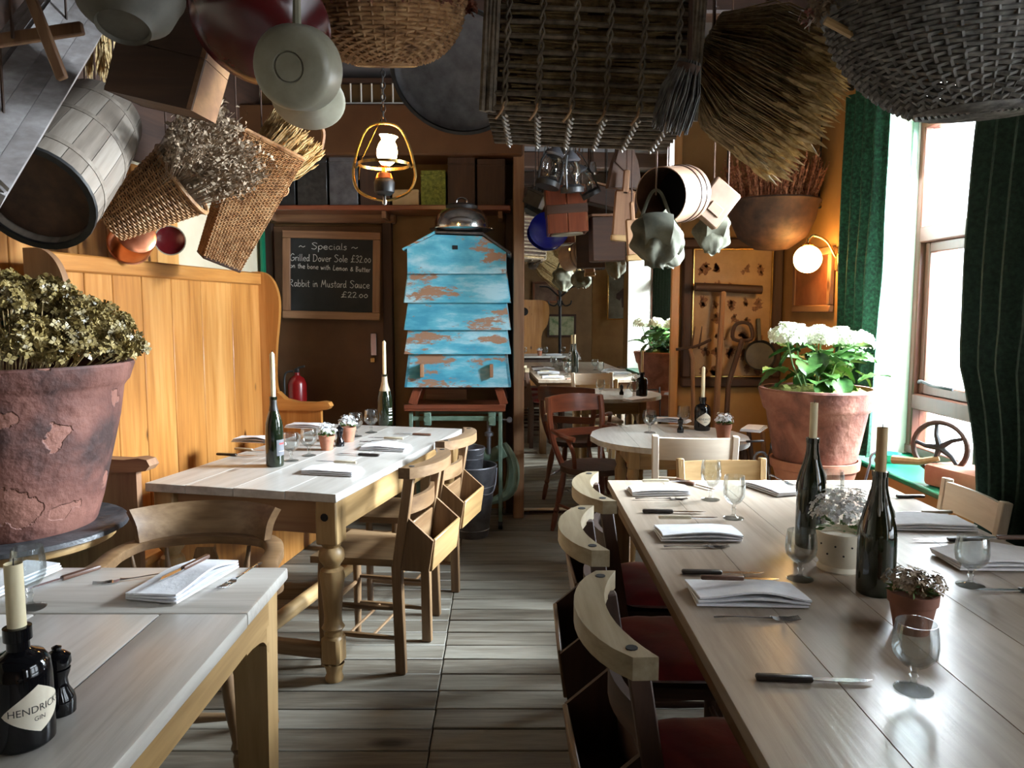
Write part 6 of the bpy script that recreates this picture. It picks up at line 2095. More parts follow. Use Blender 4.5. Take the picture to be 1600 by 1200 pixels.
stuff(obj('dried_flowers', m, MT['redflower'], rb))
for a in (0.6, 2.7, 4.8):
    cord(rb, (0.2 * math.cos(a), 0.2 * math.sin(a), 0.0), T(c, rx=R(14)))

# ---- black round tray
c = P(716, 108, D=2.95)
M_ = frame(c, (-0.12, -0.72, -0.68), (1, 0.12, 0))
ty = thing('round_tray', 'large round black metal tray with a raised rim slung beside the wicker hamper', 'tray', M_)
obj('disc', MB().lathe([(0, 0), (0.215, 0.0), (0.232, 0.012), (0.24, 0.03), (0.246, 0.03), (0.24, 0.008), (0.22, -0.01), (0, -0.01)], 48), MT['zinc'], ty)
obj('rim', MB().lathe([(0.236, 0.026), (0.25, 0.026), (0.25, 0.036), (0.236, 0.036), (0.236, 0.026)], 48), MT['iron'], ty)
cord(ty, (0.0, 0.22, 0.0), M_)

# ---- big wicker hamper packed with straw
HA = P(762, 168, D=2.2)
HB_ = P(1075, 205, D=2.2)
hw = HB_.x - HA.x
hm = thing('wicker_hamper', 'big rectangular wicker hamper packed with straw slung under the ceiling', 'hamper', T(HA, ry=R(3.0), rz=R(-2)))
hh_, hd = 0.46, 0.42
straw = MB()
for k in range(750):
    x0 = r5.uniform(0, hw - 0.1)
    face = r5.random()
    if face < 0.62:
        y, z = r5.uniform(0.006, 0.03), r5.uniform(0.01, hh_)
    else:
        y, z = r5.uniform(0.01, hd), r5.uniform(0.006, 0.025)
    l = r5.uniform(0.08, 0.28)
    straw.tube([(x0, y, z), (min(x0 + l, hw), y + r5.uniform(-.008, .008), z + r5.uniform(-.012, .012))], r5.uniform(0.002, 0.0045), 3, caps=False)
stuff(obj('straw', straw, MT['wheat_dark'], hm))
obj('lining', MB().box((hw / 2, hd / 2 + 0.02, hh_ / 2 + 0.02), (hw - 0.02, hd - 0.09, hh_ - 0.03)), MT['rust'], hm)
for k in range(13):
    z = hh_ * k / 12
    obj('front_withy', MB().tube([(-0.005, -0.004, z), (hw * 0.35, -0.008 + r5.uniform(-.003, .003), z + r5.uniform(-.004, .004)), (hw * 0.7, -0.006, z + r5.uniform(-.004, .004)), (hw + 0.005, -0.004, z)], r5.uniform(0.0055, 0.008), 6), MT['wicker_dark'], hm)
for k in range(13):
    z = hh_ * k / 12
    obj('back_withy', MB().tube([(-0.005, hd + 0.004, z), (hw * 0.5, hd + 0.008, z + r5.uniform(-.004, .004)), (hw + 0.005, hd + 0.004, z)], r5.uniform(0.008, 0.011), 6), MT['wicker_dark'], hm)
for k in range(8):
    y = hd * (k + 0.5) / 8
    obj('base_withy', MB().tube([(-0.005, y, -0.004), (hw / 2, y, -0.009 + r5.uniform(-.003, .003)), (hw + 0.005, y, -0.004)], r5.uniform(0.006, 0.008), 6), MT['wicker_dark'], hm)
for k in range(6):
    x = hw * (k + 0.5) / 6
    for s in (0, 1):
        pts = []
        for q in range(26):
            z = hh_ * q / 25
            pts.append((x + 0.007 * math.sin(q * pi / 2 + s * pi), -0.013 - 0.004 * math.cos(q * pi / 2 + s * pi), z))
        pts = [(x + 0.03 + 0.005 * s, -0.02, -0.05)] + pts if False else pts
        obj('twisted_tie', MB().tube(pts, 0.0042, 5), MT['wicker_dark'], hm)
        pts = [(x + 0.007 * math.sin(q * pi / 2 + s * pi), hd * q / 16, -0.014 - 0.004 * math.cos(q * pi / 2 + s * pi)) for q in range(17)]
        obj('twisted_tie', MB().tube(pts, 0.0042, 5), MT['wicker_dark'], hm)
    obj('tie_end', MB().tube(crom([(x, -0.014, 0.012), (x - 0.006, -0.02, -0.012), (x - 0.022, -0.022, -0.035)], 3), 0.004, 5), MT['wicker'], hm)
for x in (0.0, hw):
    for s in range(4):
        obj('corner_post', MB().tube([(x + 0.010 * (s - 1.5), -0.010 + 0.008 * (s % 2), -0.012), (x + 0.010 * (s - 1.5), -0.008, hh_ / 2), (x + 0.010 * (s - 1.5), -0.010, hh_ + 0.01)], 0.009, 6), MT['wicker_dark'], hm)
    bw, bs = MB(), MB()
    weave(bw, bs, lambda u, v, x=x: (x, hd * u, hh_ * v), 12, 22, 0.006, 0.005, False)
    stuff(obj('end_weavers', bw, MT['wicker_dark'], hm))
    obj('end_stakes', bs, MT['wicker_dark'], hm)
for x in (0.12, hw - 0.12):
    cord(hm, (x, hd / 2, hh_ - 0.02), T(HA, ry=R(3.0), rz=R(-2)), 'rust', 0.006)

# small grey twig bundle at the hamper corner
c = P(1078, 95, D=2.02)
c2 = P(1046, 200, D=2.06)
tb = thing('twig_bundle', 'grey twig besom bundle hanging at the corner of the wicker hamper', 'twig bundle', T(c))
m = MB()
stalks(m, r5, 130, (0, 0, 0), c2 - c, (c2 - c).length, 0.028, 0.055, 0.0028, 0, 0, 0.3)
stuff(obj('twigs', m, MT['wicker_grey'], tb))
obj('binding', MB().lathe([(0.032, -0.012), (0.034, 0), (0.032, 0.012)], 14, frame((c2 - c) * 0.12, c2 - c)), MT['rust'], tb)
cord(tb, (0, 0, 0.0), T(c), 'rust', 0.006)

# ---- large wheat sheaf
c = P(1098, 72, D=2.5)
c2 = P(1238, 152, D=2.5)
ws = thing('wheat_sheaf', 'large fanned sheaf of dusty wheat slung between the hamper and the window', 'wheat sheaf', T(c))
m = MB()
ax_ = (c2 - c)
me_ = MB()
stalks(m, r5, 700, (0, 0, 0), ax_, ax_.length * 1.0, 0.11, 0.235, 0.003, 0.085, 0.0095, 0.4, 0.28, me_)
stuff(obj('stalks', m, MT['wheat_dark'], ws))
stuff(obj('ears', me_, MT['wheat'], ws))
obj('binding', MB().lathe([(0.115, -0.014), (0.12, 0), (0.115, 0.014)], 24, frame(ax_ * 0.12, ax_)), MT['rust'], ws)
cord(ws, ax_ * 0.12, T(c), 'rust', 0.006)
cord(ws, ax_ * 0.7, T(c), 'rust', 0.006)

# ---- grey oval basket with dried flowers by the window
c = P(1535, 45, D=1.95)
M_ = T(c, rz=R(14), ry=R(-5))
ob = thing('oval_basket', 'large grey oval wicker basket of dried flowers slung over the window', 'basket', M_)
bw, bs = MB(), MB()


def S(u, v):
    a = 2 * pi * u
    k = 0.45 + 0.55 * math.sin(v * pi / 2) ** 0.7
    return (0.40 * k * math.cos(a), 0.24 * k * math.sin(a), -0.19 + 0.24 * v)


weave(bw, bs, S, 56, 24, 0.0058, 0.005)
stuff(obj('weavers', bw, MT['wicker_grey'], ob))
obj('base_coil', MB().tube([(0.185 * k / 150 * math.cos(k * 0.45), 0.185 * k / 150 * math.sin(k * 0.45), -0.194) for k in range(4, 151)], 0.0062, 5, M=Matrix.Diagonal((1, 0.6, 1, 1))), MT['wicker_grey'], ob)
obj('stakes', bs, MT['wicker_grey'], ob)
obj('rim', MB().tube([(0.405 * math.cos(a), 0.245 * math.sin(a), 0.052) for a in [2 * pi * k / 40 for k in range(40)]], 0.013, 6, closed=True), MT['wicker_grey'], ob)
obj('base', MB().lathe([(0, -0.19), (0.18, -0.19), (0.18, -0.18), (0, -0.18)], 28, Matrix.Diagonal((1, 0.6, 1, 1))), MT['wicker_grey'], ob)
m = MB()
for k in range(260):
    a = r5.uniform(0, 2 * pi)
    q = r5.uniform(0.6, 1.12)
    florets(m, r5, 3, (0.41 * q * math.cos(a), 0.25 * q * math.sin(a), r5.uniform(0.05, 0.2)), (0.018, 0.018, 0.018), 0.015)
stuff(obj('dried_flowers', m, MT['redflower'], ob))
m = MB()
for k in range(70):
    a = r5.uniform(2.6, 4.4)
    florets(m, r5, 3, (0.42 * math.cos(a), 0.26 * math.sin(a), r5.uniform(0.04, 0.12)), (0.018, 0.018, 0.018), 0.015)
stuff(obj('pale_dried_flowers', m, MT['dryflower'], ob))
obj('handle_peg', MB().tube([(-0.44, 0.0, 0.02), (-0.36, -0.02, -0.03)], 0.010, 8), MT['goldX'], ob)
for a in (0.3, 2.8, 4.4):
    cord(ob, (0.38 * math.cos(a), 0.23 * math.sin(a), 0.05), M_)

# ---- upper left: crossed brown battens, cream bowl and a wheat tuft
t0 = P(40, 55, D=1.75)
bt = thing('crossed_battens', 'two crossed brown wooden battens hanging before the grey trough', 'battens', T(t0))
a, b = P(-60, 72, D=1.75), P(130, 44, D=1.78)
obj('batten', MB().bar(a - t0, b - t0, 0.028, 0.016, (0, 0, 1)), MT['brownZ'], bt)
a, b = P(42, -20, D=1.735), P(98, 124, D=1.735)
obj('batten', MB().bar(a - t0, b - t0, 0.024, 0.014, (1, 0, 0)), MT['brownZ'], bt)
cord(bt, P(20, 60, D=1.75) - t0, T(t0))
c = P(198, 0, D=1.7)
M_ = frame(c, (0.02, -0.35, -0.94), (1, 0, 0)) @ Matrix.Scale(0.83, 4)
bo = thing('stoneware_bowl', 'upturned dull cream stoneware bowl hung above the brown crate', 'bowl', M_)
obj('body', MB().lathe([(0, 0.075), (0.06, 0.075), (0.066, 0.085), (0.072, 0.07), (0.115, 0.03), (0.134, -0.03), (0.138, -0.035), (0.128, -0.035), (0.10, 0.02), (0, 0.055)], 36), MT['stoneware'], bo)
obj('hanger', MB().tube(crom([(-0.13, 0, -0.03), (-0.07, 0, -0.12), (0.07, 0, -0.12), (0.13, 0, -0.03)], 5), 0.004, 6), MT['iron'], bo)
cord(bo, (0, 0, -0.10), M_)
c = P(156, 34, D=3.3)
tf = thing('wheat_tuft', 'pale bunch of dried grass and pods between the trough and the brown crate', 'dried bunch', T(c))
m = MB()
stalks(m, r5, 120, (0, 0, 0.1), Vector((0.0, 0.02, -1)), 0.26, 0.03, 0.075, 0.0022, 0.05, 0.006, 0.3, 0.2)
stuff(obj('stalks', m, MT['wheat'], tf))
m = MB()
for k in range(40):
    florets(m, r5, 3, (r5.uniform(-.06, .05), r5.uniform(-.05, .03), r5.uniform(-.12, .06)), (0.014, 0.014, 0.014), 0.013)
stuff(obj('seed_pods', m, MT['dryhyd'], tf))
cord(tf, (0, 0, 0.1), T(c))

# ---- left: cone basket of dried flowers, tall hod of wheat, copper pan, maroon plate
A, B = P(172, 350, D=3.16), P(300, 272, D=3.2)
ax_ = (B - A).normalized()
M_ = frame(A, ax_, (0, -1, 0))
cb_ = thing('cone_basket', 'flared wicker basket spilling pale dried flowers above the settle', 'basket', M_)
L_ = 0.34
bw, bs = MB(), MB()


def S(u, v):
    a = 2 * pi * u
    r_ = 0.075 + 0.075 * v
    return (r_ * math.cos(a), r_ * math.sin(a), L_ * v)


weave(bw, bs, S, 30, 34, 0.0034, 0.003)
stuff(obj('weavers', bw, MT['wicker'], cb_))
obj('stakes', bs, MT['wicker'], cb_)
obj('rim', MB().tube([(0.153 * math.cos(a), 0.153 * math.sin(a), L_) for a in [2 * pi * k / 28 for k in range(28)]], 0.010, 6, closed=True), MT['wicker'], cb_)
obj('lining', MB().lathe([(0.0, 0.004), (0.070, 0.004), (0.142, L_ - 0.01), (0.0, L_ - 0.06)], 24), MT['rust'], cb_)
m = MB()
sprigs(m, r5, 430, (0, 0, L_ * 0.6), (0.22, 0.0, 1.0), 0.42, 0.09, 0.20, 7, 0.012)
stuff(obj('dried_flowers', m, MT['dryflower'], cb_))
m = MB()
sprigs(m, r5, 60, (0.05, 0.0, L_ * 0.9), (1.0, 0.05, 0.62), 0.40, 0.03, 0.07, 8, 0.011)
stuff(obj('dried_flower_spray', m, MT['dryflower'], cb_))
cord(cb_, (0, 0, L_), M_)
cord(cb_, (0, 0, 0.05), M_)

A, B = P(342, 408, D=3.78), P(418, 228, D=3.78)
ax_ = (B - A).normalized()
M_ = frame(A, ax_, (0.85, 0.5, 0))
hd_ = thing('wheat_hod', 'tall square wicker hod filled with golden wheat stalks beside the chalkboard', 'basket', M_)
L_ = (B - A).length * 1.02


def S(u, v):
    w_ = 0.088 + 0.055 * v
    k = u * 4 % 4
    s = k % 1
    pts = [(-w_, -w_), (w_, -w_), (w_, w_), (-w_, w_)]
    p, q = pts[int(k)], pts[(int(k) + 1) % 4]
    return (p[0] + (q[0] - p[0]) * s, p[1] + (q[1] - p[1]) * s, L_ * v)


bw, bs = MB(), MB()
weave(bw, bs, S, 64, 80, 0.0033, 0.0033)
stuff(obj('weavers', bw, MT['wicker'], hd_))
obj('stakes', bs, MT['wicker'], hd_)
w_ = 0.143
obj('rim', MB().tube([(-w_, -w_, L_), (w_, -w_, L_), (w_, w_, L_), (-w_, w_, L_)], 0.012, 6, closed=True), MT['wicker'], hd_)
obj('base', MB().rbox((0, 0, 0.0), (0.185, 0.185, 0.016), 0.004), MT['rust'], hd_)
w2 = 0.078
obj('lining', MB().add([(-w2, -w2, 0.01), (w2, -w2, 0.01), (w2, w2, 0.01), (-w2, w2, 0.01), (-0.13, -0.13, L_ - 0.02), (0.13, -0.13, L_ - 0.02), (0.13, 0.13, L_ - 0.02), (-0.13, 0.13, L_ - 0.02)], [(0, 1, 2, 3), (4, 5, 6, 7), (0, 1, 5, 4), (1, 2, 6, 5), (2, 3, 7, 6), (3, 0, 4, 7)]), MT['rust'], hd_)
m = MB()
stalks(m, r5, 420, (0.03, 0, L_ * 0.8), (0.35, 0.0, 1.0), 0.20, 0.10, 0.15, 0.0032, 0.05, 0.0065, 0.1, 0.25)
stuff(obj('wheat_stalks', m, MT['wheat'], hd_))
obj('walking_stick', MB().tube(crom([(0.06, -0.04, L_ * 0.7), (0.10, -0.05, L_ + 0.16), (0.135, -0.05, L_ + 0.20), (0.20, -0.05, L_ + 0.17), (0.225, -0.05, L_ + 0.09)], 5), 0.010, 7), MT['leather'], hd_)
obj('side_loop', MB().tube([(0.125 + 0.02 * math.cos(a), -0.1, L_ * 0.72 + 0.025 * math.sin(a)) for a in [2 * pi * k / 12 for k in range(12)]], 0.006, 6, closed=True), MT['wicker'], hd_)
cord(hd_, (0.0, 0.13, L_), M_)
cord(hd_, (-0.13, 0.0, L_ * 0.9), M_)

c = P(212, 370, D=3.42)
M_ = frame(c, (0.62, -0.72, 0.25), (0, 0, 1)) @ Matrix.Scale(0.88, 4)
cp = thing('copper_pan', 'polished copper pan hung on its side above the settle rail', 'pan', M_)
obj('body', MB().lathe([(0.0, 0.035), (0.075, 0.034), (0.092, 0.026), (0.097, 0.01), (0.10, -0.12), (0.106, -0.125), (0.096, -0.125), (0.09, 0.0), (0, 0.01)], 36), MT['copper'], cp)
obj('handle', MB().tube(crom([(0.10, 0, -0.08), (0.16, 0, -0.09), (0.20, 0, -0.07)], 4), 0.008, 6), MT['iron'], cp)
cord(cp, (0.18, 0, -0.08), M_)
c = P(266, 376, D=3.62)
M_ = frame(c, (0.35, -0.93, 0.0), (0, 0, 1))
mpl = thing('enamel_plate', 'small maroon enamel plate with a pale rim hung behind the wicker hod', 'plate', M_)
obj('disc', MB().lathe([(0, 0.0), (0.05, 0.002), (0.066, 0.012), (0.066, 0.006), (0.05, -0.004), (0, -0.004)], 28), MT['maroon'], mpl)
obj('rim', MB().lathe([(0.065, 0.008), (0.069, 0.010), (0.069, 0.015), (0.064, 0.014)], 28), MT['enamel'], mpl)
cord(mpl, (0.06, 0, 0.0), M_)

# ---- cluster before the mirror: lanterns, wooden pail, satchel, tools
D_ = 4.95
c = P(884, 330, D=D_)
wp = thing('wooden_pail', 'square reddish wooden pail hung beneath a cluster of dark lanterns', 'pail', T(c, ry=R(-4), s=1.2))
hw_ = 0.10
for k in range(4):
    M2 = Matrix.Rotation(k * pi / 2, 4, 'Z')
    for q in range(2):
        obj('board', MB().rbox(((q - 0.5) * 0.099, -0.098, 0.0), (0.096, 0.014, 0.24), 0.003), MT['redZ'], wp, M2)
obj('band', MB().rbox((0, 0, 0.0), (0.214, 0.214, 0.05), 0.004), MT['darkX'], wp)
obj('bottom', MB().lathe([(0, -0.125), (0.085, -0.125), (0.085, -0.118), (0, -0.118)], 28), MT['enamel'], wp)
obj('bail', MB().tube(crom([(-0.1, 0, 0.10), (-0.06, 0, 0.22), (0.0, 0, 0.27), (0.06, 0, 0.22), (0.1, 0, 0.10)], 5), 0.005, 6), MT['iron'], wp)
cord(wp, (0, 0, 0.27), T(c, ry=R(-4), s=1.2), 'iron', 0.006)


def lantern(px, py, D, s, lab, tilt=0.0, rz=0.0):
    c = P(px, py, D=D)
    M_ = T(c, rz=rz, ry=tilt)
    t = thing('hanging_lantern', lab, 'lantern', M_, 'dark lanterns before the mirror')
    obj('base', MB().lathe([(0, -0.10 * s), (0.06 * s, -0.10 * s), (0.062 * s, -0.075 * s), (0.045 * s, -0.06 * s), (0, -0.06 * s)], 18), MT['iron'], t)
    obj('chimney', MB().lathe([(0.035 * s, -0.06 * s), (0.05 * s, -0.02 * s), (0.045 * s, 0.03 * s), (0.028 * s, 0.06 * s)], 18), MT['clear'], t)
    obj('cap', MB().lathe([(0.04 * s, 0.055 * s), (0.05 * s, 0.065 * s), (0.03 * s, 0.09 * s), (0.012 * s, 0.11 * s), (0, 0.115 * s)], 18), MT['zinc'], t)
    for q in (-1, 1):
        obj('side_tube', MB().tube([(q * 0.058 * s, 0, -0.085 * s), (q * 0.062 * s, 0, 0.02 * s), (q * 0.04 * s, 0, 0.085 * s)], 0.006 * s, 6), MT['iron'], t)
    obj('bail', MB().tube(crom([(-0.06 * s, 0, 0.03 * s), (-0.05 * s, 0, 0.16 * s), (0, 0, 0.20 * s), (0.05 * s, 0, 0.16 * s), (0.06 * s, 0, 0.03 * s)], 4), 0.003, 5), MT['iron'], t)
    cord(t, (0, 0, 0.20 * s), M_, 'iron', 0.003)
    return t


lantern(862, 262, 4.66, 1.2, 'dark iron lantern with a domed zinc cap, at the post side of the cluster', 0.25, 0.4)
lantern(893, 270, 4.48, 1.1, 'dark iron lantern hanging directly above the wooden pail', -0.1, 1.0)
lantern(914, 283, 4.68, 0.98, 'small dark lantern tilted toward the leather satchel', -0.5, 0.2)
lantern(878, 236, 5.18, 1.0, 'dark lantern hanging highest among the cluster before the mirror', 0.1, 1.3)
c = P(926, 262, D=4.8)
bl = thing('tin_bell', 'small shiny tin bell hanging beside the dark lanterns', 'bell', T(c))
obj('body', MB().lathe([(0.0, 0.035), (0.016, 0.033), (0.022, 0.015), (0.026, -0.015), (0.040, -0.035), (0.036, -0.035), (0.02, -0.01), (0, 0.02)], 20), MT['steel'], bl)
obj('clapper', MB().lathe([(0, -0.045), (0.008, -0.04), (0.008, -0.03), (0.002, -0.02), (0.002, 0.02)], 10), MT['iron'], bl)
cord(bl, (0, 0, 0.033), T(c), 'iron', 0.003)
c = P(836, 312, D=5.18)
bb = thing('tin_box', 'small black tin box hung by a wire near the mirror edge', 'box', T(c, rz=R(-20), ry=R(25)))
obj('body', MB().rbox((0, 0, 0), (0.12, 0.10, 0.09), 0.004), MT['iron'], bb)
obj('lid', MB().rbox((0, 0, 0.05), (0.126, 0.106, 0.02), 0.004), MT['iron'], bb)
cord(bb, (0, 0, 0.058), T(c, rz=R(-20), ry=R(25)), 'iron', 0.003)

c = P(975, 262, D=4.6)
sa = thing('leather_satchel', 'dark leather game satchel hanging between the lanterns and the pale sieve', 'satchel', T(c, rz=R(10), s=1.2))
obj('bag', MB().prism([(-0.03, 0.10), (0.03, 0.10), (0.06, 0.03), (0.085, -0.10), (-0.085, -0.10), (-0.06, 0.03)], 0.06, Matrix.Rotation(R(90), 4, 'X')), MT['leather_dark'], sa)
for x in (-0.02, 0.02):
    obj('strap', MB().tube(crom([(x, 0, 0.10), (x * 0.6, 0, 0.16), (0, 0, 0.22)], 4), 0.006, 5), MT['leather_dark'], sa)
obj('flap', MB().prism([(-0.032, 0.102), (0.032, 0.102), (0.055, 0.02), (0.0, -0.03), (-0.055, 0.02)], 0.008, T((0, -0.034, 0)) @ Matrix.Rotation(R(90), 4, 'X')), MT['leather_dark'], sa)
cord(sa, (0, 0, 0.22), T(c, rz=R(10), s=1.2))

for k, (px, py, h, w_, lab) in enumerate(((974, 335, 0.30, 0.07, 'broad wooden paddle hanging beside the pale sieve'), (990, 372, 0.24, 0.05, 'narrow wooden scoop hanging below the pale sieve'))):
    c = P(px, py, D=4.5 - 0.12 * k)
    wd_ = thing('wooden_paddle', lab, 'paddle', T(c, ry=R(4 - 8 * k), s=1.2), 'wooden paddles before the mirror')
    obj('blade', MB().rbox((0, 0, 0), (w_ * 1.4, 0.02, h * 0.75), 0.008), MT['brownZ'], wd_)
    obj('grip', MB().rbox((0, 0, h * 0.5), (w_ * 0.45, 0.02, h * 0.4), 0.006), MT['brownZ'], wd_)
    obj('foot', MB().rbox((0, -0.004, -h * 0.38), (w_ * 1.5, 0.034, 0.03), 0.004), MT['goldX'], wd_)
    cord(wd_, (0, 0, h * 0.68), T(c, ry=R(4 - 8 * k), s=1.2))

for k, (px, py, w_, lab) in enumerate(((957, 312, 0.30, 'long dark wooden box hung askew between the pail and the paddles'), (948, 374, 0.19, 'dark wooden box hung low before the mirror'))):
    c = P(px, py, D=5.14 - 0.18 * k)
    M_ = T(c, ry=R(12 - 14 * k), rz=R(8), s=1.12)
    db = thing('hanging_box', lab, 'box', M_, 'dark wooden boxes before the mirror')
    obj('body', MB().rbox((0, 0, 0), (w_, 0.10, 0.11 + 0.14 * k), 0.005), MT['darkX'], db)
    obj('lid', MB().rbox((0, 0, 0.062 + 0.07 * k), (w_ + 0.01, 0.11, 0.014), 0.003), MT['brownX'], db)
    cord(db, (0, 0, 0.065 + 0.07 * k), M_, 'iron', 0.003)

# pale bentwood sieve drum with leather straps
A, B = P(1032, 306, D=3.35), P(1092, 300, D=3.62)
ax_ = (B - A).normalized()
M_ = frame(A, ax_, (0, 0, 1))
sv = thing('bentwood_drum', 'pale bentwood leather drum with a dark open mouth and buckled straps', 'drum', M_)
obj('shell', MB().lathe([(0.118, 0.0), (0.122, 0.0), (0.122, 0.23), (0.118, 0.23), (0.118, 0.0)], 40), MT['leather'], sv)
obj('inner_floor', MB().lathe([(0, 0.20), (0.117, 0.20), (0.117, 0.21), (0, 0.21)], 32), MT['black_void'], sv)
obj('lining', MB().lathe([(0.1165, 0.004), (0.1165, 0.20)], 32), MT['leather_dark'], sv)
for z in (0.15, 0.20):
    obj('strap', MB().lathe([(0.1225, z - 0.009), (0.126, z - 0.009), (0.126, z + 0.009), (0.1225, z + 0.009)], 36), MT['leather_dark'], sv)
obj('buckle', MB().rbox((0.05, -0.115, 0.15), (0.03, 0.012, 0.026), 0.003), MT['steel'], sv)
Mi = M_.inverted()
tp = M_ @ Vector((0.124, 0, 0.12))
obj('hanging_strap', MB().tube([Vector((0.122, 0, 0.1)), Mi @ Vector((tp.x, tp.y, CEIL - 0.01))], 0.012, 6, flat=0.3), MT['leather'], sv)
obj('hanging_strap', MB().tube([Vector((0.122, -0.03, 0.18)), Mi @ Vector((tp.x + 0.02, tp.y + 0.1, CEIL - 0.01))], 0.010, 6, flat=0.3), MT['leather_dark'], sv)


def canvas_bag(px, py, D, w_, h, lab, seed, rz=0.0):
    c = P(px, py, D=D)
    M_ = T(c, rz=rz)
    t = thing('canvas_bag', lab, 'bag', M_, 'khaki canvas bags')
    m = MB()

    def S(u, v):
        a = 2 * pi * u
        k = (0.45 + 0.55 * math.sin(pi * min(v * 1.05 + 0.05, 1.0)) ** 0.6) if v > 0.3 else 0.55 + 0.45 * v / 0.3
        f = 1 + 0.30 * noise.noise((math.cos(a) * 2.2 + seed, math.sin(a) * 2.2, v * 3.6)) + 0.10 * math.sin(a * 5 + v * 5 + seed)
        return (w_ * k * f * math.cos(a), w_ * 0.6 * k * f * math.sin(a), h * (0.5 - v) + 0.03 * noise.noise((a, v * 2, seed)))
    m.sheet(S, 40, 22)
    obj('cloth', m, MT['canvas'], t)
    obj('strap', MB().tube(crom([(-w_ * 0.6, 0, h * 0.45), (-w_ * 0.2, 0, h * 0.9), (w_ * 0.2, 0, h * 0.9), (w_ * 0.6, 0, h * 0.45)], 5), 0.008, 6, flat=0.4), MT['canvas'], t)
    obj('flap', MB().sheet(lambda u, v: ((u - 0.5) * w_ * 1.3 * (1 - 0.2 * v), -w_ * 0.42 - 0.035 * math.sin(pi * v), h * (0.5 - 0.55 * v) - 0.04 * (u - 0.5) ** 2), 8, 8, 0.006), MT['canvas'], t)
    cord(t, (0, 0, h * 0.86), M_, 'leather_dark', 0.004)
    return t


canvas_bag(1024, 376, 3.3, 0.10, 0.22, 'crumpled khaki canvas bag hanging under the mouth of the bentwood drum', 1.0)
canvas_bag(1040, 392, 3.68, 0.09, 0.16, 'smaller khaki canvas bag behind the crumpled one', 2.0, 0.4)
canvas_bag(1114, 364, 3.88, 0.085, 0.20, 'pale khaki canvas bag hanging below the pinkish leather case', 3.0)
c = P(1118, 318, D=3.68)
M_ = T(c, ry=R(38), rz=R(8))
lc = thing('leather_case', 'flat pinkish leather case hanging behind the bentwood drum', 'case', M_)
obj('body', MB().rbox((0, 0, 0), (0.15, 0.05, 0.20), 0.008), MT['leather'], lc)
obj('pocket', MB().rbox((0.01, -0.027, -0.03), (0.07, 0.008, 0.05), 0.003), MT['leather'], lc)
cord(lc, (0, 0, 0.10), M_, 'leather_dark', 0.004)

# ---- cauldron with red heather in the corner
c = P(1207, 335, D=4.75)
ca = thing('iron_cauldron', 'dark iron cauldron heaped with red dried heather hanging by the sconce', 'cauldron', T(c))
obj('pot', MB().lathe([(0, -0.22), (0.10, -0.21), (0.20, -0.14), (0.25, -0.03), (0.262, 0.05), (0.28, 0.07), (0.275, 0.08), (0.25, 0.07), (0.2, -0.1), (0, -0.18)], 40), MT['rust'], ca)
m = MB()
for k in range(520):
    a, q = r5.uniform(0, 2 * pi), math.sqrt(r5.random())
    p0 = Vector((0.24 * q * math.cos(a), 0.24 * q * math.sin(a), 0.03))
    p1 = p0 + Vector((0.08 * q * math.cos(a), 0.08 * q * math.sin(a), r5.uniform(0.18, 0.33)))
    m.tube([p0, p1], 0.0015, 3, caps=False)
    for j in range(7):
        cc = p0 + (p1 - p0) * r5.uniform(0.25, 1.03)
        M2 = frame(cc, (r5.uniform(-1, 1), r5.uniform(-1, 1), r5.uniform(-.5, 1)), (0.3, r5.uniform(-1, 1), 1))
        s = r5.uniform(0.007, 0.013)
        m.add([(-s, 0, 0), (0, -s * 0.6, s * 0.3), (s, 0, 0), (0, s * 0.6, s * 0.3)], [(0, 1, 2, 3)], M2)
stuff(obj('heather', m, MT['heather'], ca))
for q in (-1, 1):
    obj('lug', MB().tube([(q * 0.28 + 0.022 * math.cos(a), 0, 0.06 + 0.022 * math.sin(a)) for a in [2 * pi * k / 10 for k in range(10)]], 0.006, 6, closed=True), MT['iron'], ca)
    a_ = T(c) @ Vector((q * 0.28, 0, 0.08))
    cord(ca, (q * 0.28, 0, 0.08), T(c), 'iron', 0.005)

# ================================================================ rear of the room, seen in the mirror
def rear_at(px, py, D):
    return PM(px, py, D)


# partition with the animal picture
p0 = PM(926, 500, -1.35)
struct('wall_partition', MB().box(((p0.x + 2.95) / 2, -1.40, CEIL / 2), (2.95 - p0.x, 0.1, CEIL)), MT['ochre'])
a, b = PM(949, 427, -1.33), PM(1012, 500, -1.33)
pw_, ph_ = b.x - a.x, a.z - b.z
bp2 = thing('animal_picture', 'thin framed picture of a grazing bull on the ochre partition in the mirror', 'picture', T(((a.x + b.x) / 2, -1.335, (a.z + b.z) / 2)))
for s in (-1, 1):
    obj('frame_rail', MB().rbox((0, 0, s * (ph_ / 2 - 0.012)), (pw_, 0.024, 0.024), 0.003), MT['brass'], bp2)
    obj('frame_stile', MB().rbox((s * (pw_ / 2 - 0.012), 0, 0), (0.024, 0.023, ph_ - 0.04), 0.003), MT['brass'], bp2)
sh2 = obj('canvas', MB().box((0, -0.002, 0), (pw_ - 0.03, 0.01, ph_ - 0.03)), mottled('dusky_landscape', [(0.10, 0.075, 0.04), (0.17, 0.15, 0.10), (0.24, 0.22, 0.16)], 4, 0.6, 0.02), bp2)
bull = [(-0.17, -0.02), (-0.12, -0.05), (-0.10, -0.01), (-0.09, -0.14), (-0.065, -0.14), (-0.06, -0.03), (0.04, -0.04), (0.06, -0.14), (0.085, -0.14), (0.095, -0.02), (0.13, -0.14), (0.15, -0.13), (0.14, 0.02), (0.15, 0.07), (0.10, 0.10), (0.0, 0.095), (-0.08, 0.11), (-0.13, 0.06), (-0.165, 0.04)]
